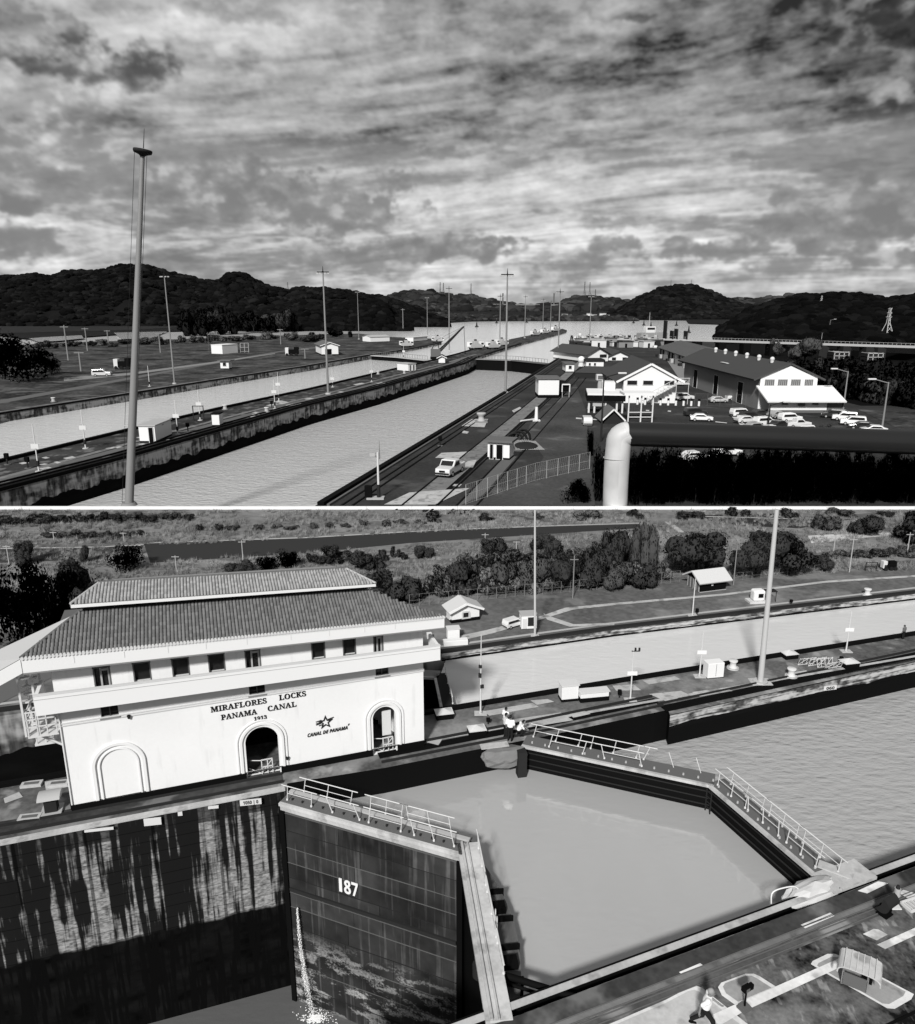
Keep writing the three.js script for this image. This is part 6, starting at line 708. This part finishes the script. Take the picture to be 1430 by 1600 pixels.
{ const p = P(825, 980), t = thing('kiosk', 'small white kiosk with a dark glazed side next to the pale mast', 'kiosk', p, .12); part('wall', rb(1.2, 1.1, .9, 0, .05, 0, .04), mats.white, t); part('window', bx(.62, .7, .04, .2, .3, .46), mats.dk, t); part('roof', bx(1.3, .06, 1.0, 0, 1.14, 0), mats.lt, t); part('side_door', bx(.3, .8, .04, -.36, .1, .46), mats.white2, t); }
car(803, 979, 'suv', .65, 'small white car parked left of the kiosk on the far bank', .6, .38);
{ const p = P(1388, 890), t = thing('tractor', 'dark tractor with a pale cab on the far bank at the right', 'tractor', p, .1); part('body', M(rb(1.3, .35, .5, 0, .25, 0, .05), rb(.7, .3, .45, .3, .55, 0, .04)), mats.black, t); part('cab', rb(.4, .7, .5, -.5, .2, 0, .05), mats.white2, t); for (const x of [-.45, .1, .5]) part('wheel', tyreG.clone().scale(.55, .55, .5).translate(x, .18, .3), mats.tyre, t); const q = thing('field_gate', 'thin dark gate frame left of the tractor', 'frame', P(1352, 892), .1); part('frame', M(bx(.06, .8, .06, 0, 0, 0), bx(.06, .8, .06, 1.1, 0, 0), bx(1.1, .05, .05, .55, .78, 0), bx(1.1, .05, .05, .55, .4, 0)), mats.dk, q); }
wire('long wire mesh fence running along the far bank below the bushes', [640, 948], [960, 919], 1.05, 22, mats.grey, .5); wire('wire fence continuing towards the dark shed', [960, 919], [1062, 909], 1.05, 7, mats.grey, .5); wire('wire fence under the broad trees right of the dark shed', [1146, 908], [1285, 894], .75, 10, mats.grey, .5);
[[895, 935, 868, 'wooden pole on the far bank right of the thin pale mast'], [1146, 914, 852, 'wooden pole in front of the left broad tree'], [758, 862, 833, 'pale pole among the bushes left of the mast'], [807, 858, 846, 'short pale pole with a crossbar in the bushes'], [980, 866, 834, 'pale pole at the left of the broad trees'], [1302, 866, 836, 'pale pole beside the river strip'], [1327, 894, 838, 'dark pole at the right of the broad trees'], [1417, 868, 832, 'pale pole at the right edge of the field'], [276, 892, 868, 'pale pole behind the upper roof'], [380, 876, 844, 'pale pole standing in front of the dark field'], [85, 846, 831, 'pale pole far behind the left trees'], [194, 846, 832, 'small pale pole in the far field'], [15, 884, 851, 'pale pole at the far left edge'], [216, 868, 851, 'short white pole beside the round tree']].forEach(([x, y, top, l]) => { const p = P(x, y), h = hAt(p, top), t = thing('utility_pole', l, 'utility pole', p, 0, 'utility poles in the far field'); part('pole', cyl(.055, .04, h, 0, 0, 0, 7), y > 900 ? mats.grey : mats.lt, t); part('cross_arm', bx(.7, .05, .05, 0, h * .9, 0), y > 900 ? mats.grey : mats.lt, t); });
// left end of the centre wall
{ const p = P(82, 1268), t = thing('canopy_stand', 'grey curved canopy over a dark cabinet left of the control building', 'canopy', p, .3); part('cabinet', bx(.55, .8, .5, 0, .1, 0), mats.dk, t); part('plinth', bx(.95, .12, .9, 0, 0, 0), mats.lt, t); const g = new THREE.CylinderGeometry(.65, .65, 1.0, 18, 1, false, -Math.PI / 2.6, Math.PI / 1.3); g.rotateZ(Math.PI / 2); g.rotateX(-Math.PI / 2); g.scale(1, .45, .8); g.translate(0, .8, 0); part('hood', g, mats.lt, t); }
for (const [x, y, l] of [[50, 1227, 'low pale concrete box far left on the centre wall'], [47, 1279, 'low pale concrete box at the lower left of the centre wall'], [92, 1226, 'white low box touching the left end of the control building']]) { const t = thing('concrete_box', l, 'box', P(x, y), .18); part('box', bx(1.0, .14, .45, 0, 0, 0), mats.pad, t); part('slot', bx(.7, .02, .2, 0, .14, .02), mats.mid, t); }
// near bank
{ const p = P(1163, 1577), t = thing('meter_stand', 'black meter on a short column with a square base, on the white pad', 'meter stand', p.setY(.034), .5); part('base', M(bx(.42, .07, .34, 0, 0, 0), bx(.34, .06, .26, 0, .07, 0)), mats.mid, t); part('column', cyl(.035, .03, .72, 0, .12, 0, 10), mats.black, t); part('meter', M(rb(.34, .2, .2, -.02, .8, 0, .03), rb(.12, .22, .16, .2, .8, .02, .03)), mats.black, t); part('dial', bx(.16, .12, .02, -.04, .84, .105), mats.mid, t); }
{ const p = P(1340, 1535), t = thing('hooded_stand', 'ribbed pale hood over an open control cabinet on the near bank', 'cabinet', p.setY(.03), -.55); const m = tm(T.pad, .6, { color: new THREE.Color().setRGB(1.15, 1.15, 1.15) });
  const prof = []; for (let i = 0; i <= 12; i++) { const a = Math.PI * i / 12; prof.push(new THREE.Vector2(-.72 * Math.sign(Math.cos(a)) * Math.abs(Math.cos(a)) ** .55, .42 * Math.sin(a) ** .6)); } prof.push(...prof.slice().reverse().map(v => new THREE.Vector2(v.x * .94, v.y - .04))); const hg = new THREE.ExtrudeGeometry(new THREE.Shape(prof), { depth: 1.0, bevelEnabled: false }); hg.scale(1, .72, 1); hg.translate(0, .55, -.5); part('hood', hg, m, t); for (let i = 0; i < 6; i++) part('rib', bx(.03, .02, 1.0, -.5 + i * .2, .852, 0), mats.offw, t); part('hood_end', bx(1.3, .22, .02, 0, .56, -.49), mats.lt, t);
  part('cabinet', M(bx(.06, .57, .8, -.5, 0, 0), bx(.06, .57, .8, .3, 0, 0), bx(.8, .57, .06, -.1, 0, -.4)), mats.grey, t); part('door', bx(.8, .52, .04, -.1, .02, .38), mats.mid, t); part('lever', bx(.12, .3, .3, .38, .3, .1), mats.black, t); }
{ const p = P(1382, 1428), t = thing('cable_drum', 'dark half round drum with flat face, on a stand on the near bank', 'drum', p, .55); const g = new THREE.CylinderGeometry(.3, .3, .75, 22, 1, false, -1.9, 3.6); g.rotateZ(Math.PI / 2); g.rotateX(.3); g.translate(0, .62, 0); part('drum', g, mats.dk, t); part('face', new THREE.CylinderGeometry(.33, .33, .04, 22, 1, false, -1.9, 3.6).rotateZ(Math.PI / 2).rotateX(.3).translate(-.38, .62, 0), mats.dk, t); part('stand', M(bx(.1, .5, .3, -.15, 0, 0), bx(.1, .5, .3, .2, 0, 0), bx(.5, .05, .45, 0, 0, 0)), mats.black, t); }
{ const p = P(1398, 1417), t = thing('signal_post', 'small white post with a dark cap and square foot near the drum', 'post', p); part('base', rb(.42, .05, .36, 0, 0, 0, .02), mats.white2, t); part('pole', cyl(.04, .035, .7, 0, .05, 0, 10), mats.lt, t); part('lamp', M(cyl(.12, .12, .32, 0, .6, 0, 12), cyl(.14, .14, .05, 0, .58, 0, 12)), mats.lt, t); part('cap', cyl(.09, .05, .14, 0, .92, 0, 12), mats.dk, t); }
{ const p = P(1428, 1415), t = thing('floor_grating', 'white barred grating frame at the right edge of the near bank', 'grating', p, .35); part('frame', M(bx(.9, .12, .06, 0, 0, .25), bx(.9, .12, .06, 0, 0, -.25), bx(.06, .12, .5, -.44, 0, 0)), mats.white2, t); for (let i = 0; i < 5; i++) part('bar', bx(.05, .1, .46, -.3 + i * .18, .01, 0), mats.white2, t); }
{ const a = P(1180, 1600), t = thing('floor_crack_cover', 'black narrow slot cover at the lower right corner', 'slot cover', P(1410, 1592)); part('cover', beam(V3(-.9, .004, .35), V3(1.2, .004, -.5), .09, .02), mats.black, t); }
// ───────── lower trees and grass ─────────
[[150, 992, 905, 42, 'dark tree behind the left corner of the roof', 1], [95, 1000, 880, 50, 'big black tree of the left group, second from the edge', 0], [35, 1000, 872, 55, 'big black tree at the left edge of the field', 0], [130, 960, 872, 40, 'dark broad tree behind the big left trees', 1], [37, 884, 843, 20, 'small rounded dark tree far left behind a track', 1], [134, 880, 848, 9, 'small palm like round tree in the left field', 1], [198, 890, 850, 32, 'dark tree standing alone left of the upper roof', 0], [5, 960, 920, 30, 'grey tree at the very left edge', 2], [120, 930, 905, 16, 'small pale tree in front of the dark tree', 3]].forEach(([x, y, top, w, l, k]) => tree('field_tree', l, 'tree', x, y, top, w, k, null, 0, .05));
[[1088, 896, 829, 56, 'left one of the two broad dark trees behind the shed', 1], [1180, 902, 824, 48, 'right one of the two broad dark trees behind the mast', 1], [1232, 898, 834, 46, 'broad dark tree to the right of the mast', 1], [1283, 892, 870, 18, 'low dark end tree of the broad group', 1]].forEach(([x, y, top, w, l, k]) => tree('broad_tree', l, 'tree', x, y, top, w, k, null, 0, .22));
[[953, 902, 820, 32, 'tall dark tree left of the broad trees', 1], [1003, 900, 812, 24, 'tall grey tree left of the broad trees', 2], [962, 918, 872, 28, 'bushy tree by the fence, left of two', 2], [1003, 914, 882, 32, 'bushy tree by the fence, right of two', 1], [755, 926, 884, 20, 'pale bushy tree in the middle of the scrub', 4], [715, 920, 868, 30, 'dark bushy tree left of the pale one', 1], [790, 925, 868, 28, 'grey bushy tree right of the pale one', 2], [830, 922, 860, 34, 'grey tree behind the thin mast', 2], [880, 920, 862, 34, 'dark tree right of the thin mast', 1], [925, 914, 850, 32, 'dark tree before the tall dark tree', 1], [770, 862, 840, 24, 'dark bush line far behind the pale tree', 1], [850, 862, 836, 26, 'dark bush behind the thin mast', 1], [600, 935, 892, 34, 'dark tree touching the right end of the upper roof', 1], [636, 938, 900, 28, 'dark tree between the roof and the fence', 1], [575, 892, 860, 30, 'grey bush tree behind the right end of the roof', 1], [517, 880, 853, 20, 'rounded bush behind the upper roof', 1], [661, 872, 853, 17, 'round bush alone in the pale grass', 1], [450, 886, 860, 22, 'dark rounded tree behind the upper roof, middle', 0], [415, 892, 868, 20, 'dark rounded tree behind the upper roof, left', 0], [378, 894, 876, 24, 'low bush behind the upper roof', 1], [1353, 836, 800, 30, 'dark tree at the right behind the river strip', 1], [1420, 846, 798, 30, 'dark tree at the right edge behind the field', 1], [1290, 826, 804, 24, 'grey tree far behind the right broad tree', 2]].forEach(([x, y, top, w, l, k]) => tree('scrub_tree', l, 'tree', x, y, top, w, k, null, 0, .02));
rowT(34, 655, 1040, 934, 906, 16, 36, 13, 22, [1, 2, 2, 3, 4], 'bush in the dense scrub above the wire fence', 'scrub above the wire fence');
rowT(30, 690, 1020, 912, 884, 14, 34, 12, 22, [1, 2, 3, 3], 'bush in the middle of the scrub', 'bushes in the middle of the scrub');
rowT(22, -10, 300, 818, 812, 8, 15, 9, 18, [1, 1, 2], 'dark bush on the far skyline of the left field', 'bushes on the far skyline');
rowT(22, 720, 1010, 884, 862, 10, 24, 11, 20, [1, 2, 3], 'bush in the upper scrub', 'bushes of the upper scrub'); rowT(14, 300, 700, 830, 818, 4, 12, 7, 14, [2, 3], 'small bush in the far pale field', 'small bushes in the far field'); rowT(10, 640, 1430, 812, 806, 6, 14, 10, 24, [2, 1, 3], 'grey bush just below the white divider', 'bushes below the white wall'); rowT(14, 1270, 1440, 872, 866, 6, 12, 12, 20, [2, 3], 'low bush along the edge of the right field', 'bushes of the right field'); rowT(10, 60, 220, 840, 838, 6, 12, 10, 16, [2], 'bush beside the far left track', 'bushes beside the left track'); rowT(10, 480, 640, 880, 872, 8, 20, 9, 16, [1, 2], 'bush behind the right half of the roof', 'bushes behind the roof');
{ // tall grass
  const g = []; for (let i = 0; i < 7; i++) { const a = i * .9, s = V3(Math.cos(a) * .06, 0, Math.sin(a) * .06), e = V3(Math.cos(a) * .22, .34 + .1 * (i % 3), Math.sin(a) * .22), q = new THREE.BufferGeometry(); q.setAttribute('position', new THREE.Float32BufferAttribute([s.x - .03, 0, s.z, s.x + .03, 0, s.z, e.x, e.y, e.z], 3)); q.setAttribute('uv', new THREE.Float32BufferAttribute([0, 0, 1, 0, .5, 1], 2)); q.computeVertexNormals(); g.push(q); }
  const n = 26000, im = new THREE.InstancedMesh(M(g), std(1, 1), n), m = new THREE.Matrix4(), q = new THREE.Quaternion(), c = new THREE.Color();
  for (let i = 0; i < n; i++) { let x, y, k = 0; do { x = rr(-60, 1490); y = rr(799, 955); k++; } while (k < 20 && (y > 905 + (1040 - x) * .04 * (x < 1040 ? 1 : .9) || (x > 220 && x < 1000 && y > 866 - x * .05 && y < 880 - (x - 220) * .063) || fbm(x / 1600, y / 400, 60, 90, 3, 320) < .42)); const p = P(x, y), s = rr(.5, 1.3) * (y < 850 ? 1.0 : .8); q.setFromAxisAngle(V3(0, 1, 0), rr(0, 6.3)); m.compose(p, q, V3(s, s * rr(.5, 1.1), s)); im.setMatrixAt(i, m); const v = rr(.13, .27) * (.5 + fbm(x / 1600, y / 400, 40, 60, 3, 330)); im.setColorAt(i, c.setRGB(v, v, v)); }
  im.name = 'tall_grass'; im.userData = { kind: 'stuff', label: 'pale tall grass growing over the far field', category: 'grass' }; shade(im); scene.add(im);
}
// ───────── people ─────────
// smooth union of tapered capsules meshed by surface nets: bones [a, b, ra, rb]
function body(bones, cell, k = .03) {
  const lo = V3(1e9, 1e9, 1e9), hi = V3(-1e9, -1e9, -1e9); for (const [a, b, ra, rb2] of bones) for (const [p, r] of [[a, ra], [b, rb2]]) { lo.min(p.clone().addScalar(-r - 2 * cell - k * .5)); hi.max(p.clone().addScalar(r + 2 * cell + k * .5)); }
  const n = hi.clone().sub(lo).divideScalar(cell).ceil().addScalar(1), [nx, ny, nz] = [n.x, n.y, n.z], Fd = new Float32Array(nx * ny * nz), id = (i, j, l) => i + nx * (j + ny * l);
  const B = bones.map(([a, b, ra, rb2]) => [a.x, a.y, a.z, b.x - a.x, b.y - a.y, b.z - a.z, ra, rb2, Math.max(1e-9, b.distanceToSquared(a))]);
  for (let l = 0; l < nz; l++) for (let j = 0; j < ny; j++) for (let i = 0; i < nx; i++) { const x = lo.x + i * cell, y = lo.y + j * cell, z = lo.z + l * cell; let d = 1; for (const q of B) { const px = x - q[0], py = y - q[1], pz = z - q[2], h = cl((px * q[3] + py * q[4] + pz * q[5]) / q[8]), e = Math.hypot(px - q[3] * h, py - q[4] * h, pz - q[5] * h) - (q[6] + (q[7] - q[6]) * h), hh = cl(.5 + .5 * (d - e) / k); d = d + (e - d) * hh - k * hh * (1 - hh); } Fd[id(i, j, l)] = d; }
  const pos = [], vi = new Int32Array(nx * ny * nz).fill(-1), idx = [];
  for (let l = 0; l < nz - 1; l++) for (let j = 0; j < ny - 1; j++) for (let i = 0; i < nx - 1; i++) { let c = 0, sx = 0, sy = 0, sz = 0; const v = (a, b, e) => Fd[id(i + a, j + b, l + e)]; for (let a = 0; a < 2; a++) for (let b = 0; b < 2; b++) for (const [p, q, f] of [[[0, a, b], [1, a, b], 0], [[a, 0, b], [a, 1, b], 1], [[a, b, 0], [a, b, 1], 2]]) { const u = v(...p), w = v(...q); if ((u < 0) !== (w < 0)) { const t = u / (u - w); c++; sx += p[0] + (f === 0 ? t : 0); sy += p[1] + (f === 1 ? t : 0); sz += p[2] + (f === 2 ? t : 0); } } if (c) { vi[id(i, j, l)] = pos.length / 3; pos.push(lo.x + (i + sx / c) * cell, lo.y + (j + sy / c) * cell, lo.z + (l + sz / c) * cell); } }
  for (let l = 1; l < nz - 1; l++) for (let j = 1; j < ny - 1; j++) for (let i = 1; i < nx - 1; i++) { const s = Fd[id(i, j, l)] < 0; for (const [d, e, f] of [[[1, 0, 0], [0, 1, 0], [0, 0, 1]], [[0, 1, 0], [0, 0, 1], [1, 0, 0]], [[0, 0, 1], [1, 0, 0], [0, 1, 0]]]) { if (s === (Fd[id(i + d[0], j + d[1], l + d[2])] < 0)) continue; const g = (p, q) => vi[id(i - p * e[0] - q * f[0], j - p * e[1] - q * f[1], l - p * e[2] - q * f[2])], q = [g(0, 0), g(1, 0), g(1, 1), g(0, 1)]; if (!s) q.reverse(); idx.push(q[0], q[1], q[2], q[0], q[2], q[3]); } }
  const g = new THREE.BufferGeometry(); g.setAttribute('position', new THREE.Float32BufferAttribute(pos, 3)); g.setIndex(idx); g.computeVertexNormals(); return g;
}
// pose in metres, facing +x; hip height hy; joints given per limb
function person(label, px, py, turn, s, j, o = {}) {
  const t = thing('person', label, 'person', P(px, py).setY(o.y || 0), turn), v = a => V3(...a), skin = [], shirt = [], tr = [], c = (l, a, b, ra, rb2) => l.push([v(a), v(b), ra, rb2]); t.scale.setScalar(s);
  const hip = j.hip, ch = j.chest, nk = j.neck, hd = j.head;
  c(skin, nk, hd, .05, .055); c(skin, hd, [hd[0] + .015, hd[1] + .08, hd[2]], .085, .095); c(skin, [hd[0] + .03, hd[1] - .02, hd[2]], [hd[0] + .05, hd[1] - .01, hd[2]], .06, .06); c(skin, [hd[0] + .10, hd[1] + .035, hd[2]], [hd[0] + .118, hd[1] + .02, hd[2]], .014, .018); for (const z of [-.095, .095]) c(skin, [hd[0], hd[1] + .04, hd[2] + z], [hd[0], hd[1] + .02, hd[2] + z], .02, .014);
  c(skin, ch, nk, .12, .06); c(skin, hip, ch, .12, .13);
  const arms = [[j.shL, j.elL, j.haL], [j.shR, j.elR, j.haR]], legs = [[j.knL, j.anL, j.toL, .09], [j.knR, j.anR, j.toR, -.09]];
  const fingers = [];
  for (const [a, b, h] of arms) { c(skin, a, b, .05, .042); c(skin, b, h, .042, .03); const d = v(h).sub(v(b)).normalize(), side = V3(-d.y, d.x, 0).normalize(), w = V3(0, 0, 1), hp = v(h).addScaledVector(d, .08); skin.push([v(h), hp, .032, .036]); [[-.03, .07], [-.01, .085], [.01, .08], [.03, .06]].forEach(([k, len]) => { const m = hp.clone().addScaledVector(w, k).addScaledVector(d, .03), e = m.clone().addScaledVector(d, len * .5).addScaledVector(side, .012); fingers.push([m.clone().addScaledVector(d, -.04), m, .011, .01], [m, e, .01, .009], [e, e.clone().addScaledVector(d, len * .4).addScaledVector(side, .025), .009, .008]); }); const th = v(h).addScaledVector(d, .03).addScaledVector(w, .03); fingers.push([th, th.clone().addScaledVector(d, .035).addScaledVector(side, .04), .012, .01], [th.clone().addScaledVector(d, .035).addScaledVector(side, .04), th.clone().addScaledVector(d, .065).addScaledVector(side, .05), .01, .008]); c(shirt, ch.map((q, i) => i === 1 ? q + .1 : q), a, .1, .085); const m = v(a).lerp(v(b), o.sleeve || .75); shirt.push([v(a), m, .075, .072]); }
  for (const [kn, an, to, z] of legs) { c(skin, [hip[0], hip[1] - .04, hip[2] + z], kn, .075, .05); c(skin, kn, an, .05, .035); c(tr, [hip[0], hip[1] - .02, hip[2] + z], kn, .108, .08); c(tr, kn, [an[0], an[1] + .03, an[2]], .08, .068); }
  c(shirt, [hip[0], hip[1] + .06, hip[2] + .05], [ch[0], ch[1], ch[2] + .06], .145, .15); c(shirt, [hip[0], hip[1] + .06, hip[2] - .05], [ch[0], ch[1], ch[2] - .06], .145, .15); c(shirt, ch, [nk[0], nk[1] - .08, nk[2]], .15, .09); c(tr, [hip[0], hip[1] + .05, hip[2] + .05], [hip[0], hip[1] + .05, hip[2] - .05], .15, .15);
  const b = part('body', M(body(skin, .02, .03), body(fingers, .006, .008)), mats.skin, t);
  part('shirt', body(shirt, .022, .05), o.shirt || mats.shirt, t); part('trousers', body(tr, .022, .04), o.trousers || mats.trousers, t);
  part('hair', body([[V3(hd[0] - .02, hd[1] + .1, hd[2]), V3(hd[0] - .01, hd[1] + .12, hd[2]), .093, .085], [V3(hd[0] - .05, hd[1] + .04, hd[2]), V3(hd[0] - .05, hd[1] + .1, hd[2]), .07, .08]], .015, .03), o.hair || mats.hairDk, t);
  for (const [kn, an, to] of legs) part('shoe', body([[v([an[0] - .05, to[1] + .03, an[2]]), v(to).add(V3(0, .025, 0)), .05, .04], [v(an), v([an[0], to[1] + .04, an[2]]), .05, .055]], .018, .02), mats.black, t);
  for (const z of [-.034, .034]) part('eye', new THREE.SphereGeometry(.011, 8, 6).translate(hd[0] + .098, hd[1] + .06, hd[2] + z), mats.black, b); part('mouth', bx(.006, .008, .045, hd[0] + .107, hd[1] - .025, hd[2]), mats.dk, b);
}
const stand = { hip: [0, .92, 0], chest: [.01, 1.25, 0], neck: [.01, 1.47, 0], head: [.04, 1.58, 0], shL: [0, 1.4, .2], elL: [-.03, 1.12, .27], haL: [.08, .88, .28], shR: [0, 1.4, -.2], elR: [-.04, 1.12, -.27], haR: [.06, .88, -.28], knL: [.03, .5, .1], anL: [0, .1, .11], toL: [.16, 0, .13], knR: [.03, .5, -.1], anR: [0, .1, -.11], toR: [.16, 0, -.13] };
person('man in a white shirt and black trousers walking across the white pad', 1099, 1607, -.35, 1, { hip: [0, .9, 0], chest: [.05, 1.23, 0], neck: [.09, 1.45, 0], head: [.14, 1.55, 0], shL: [.06, 1.38, .2], elL: [-.16, 1.16, .26], haL: [-.18, .9, .26], shR: [.06, 1.38, -.2], elR: [.16, 1.1, -.27], haR: [.40, .98, -.25], knL: [.27, .52, .09], anL: [.38, .12, .09], toL: [.56, .03, .1], knR: [-.08, .48, -.09], anR: [-.40, .15, -.09], toR: [-.26, 0, -.1] }, { hair: mats.hair });
person('man in a white shirt standing at the far gate hinge, nearest of the group', 797, 1157, 1.2, .9, stand); person('man in a pale shirt standing just left of his companion at the far gate', 790, 1152, .4, .88, stand, { shirt: mats.offw });
person('person standing behind the two men at the far gate', 790, 1140, .8, .82, stand, { trousers: mats.dk });
person('man in a white shirt crouching at the right of the group by the far gate', 811, 1149, .1, .88, { hip: [-.1, .38, 0], chest: [.12, .66, 0], neck: [.24, .84, 0], head: [.32, .92, 0], shL: [.14, .8, .2], elL: [.3, .55, .24], haL: [.5, .42, .12], shR: [.14, .8, -.2], elR: [.3, .55, -.24], haR: [.5, .42, -.12], knL: [.3, .48, .14], anL: [.1, .1, .14], toL: [.28, 0, .16], knR: [.28, .42, -.14], anR: [-.02, .1, -.14], toR: [.16, 0, -.16] });
person('small figure in dark clothes standing far right on the centre wall', 1411, 998, 2, .62, stand, { shirt: mats.mid });
renderer.render(scene, camera);
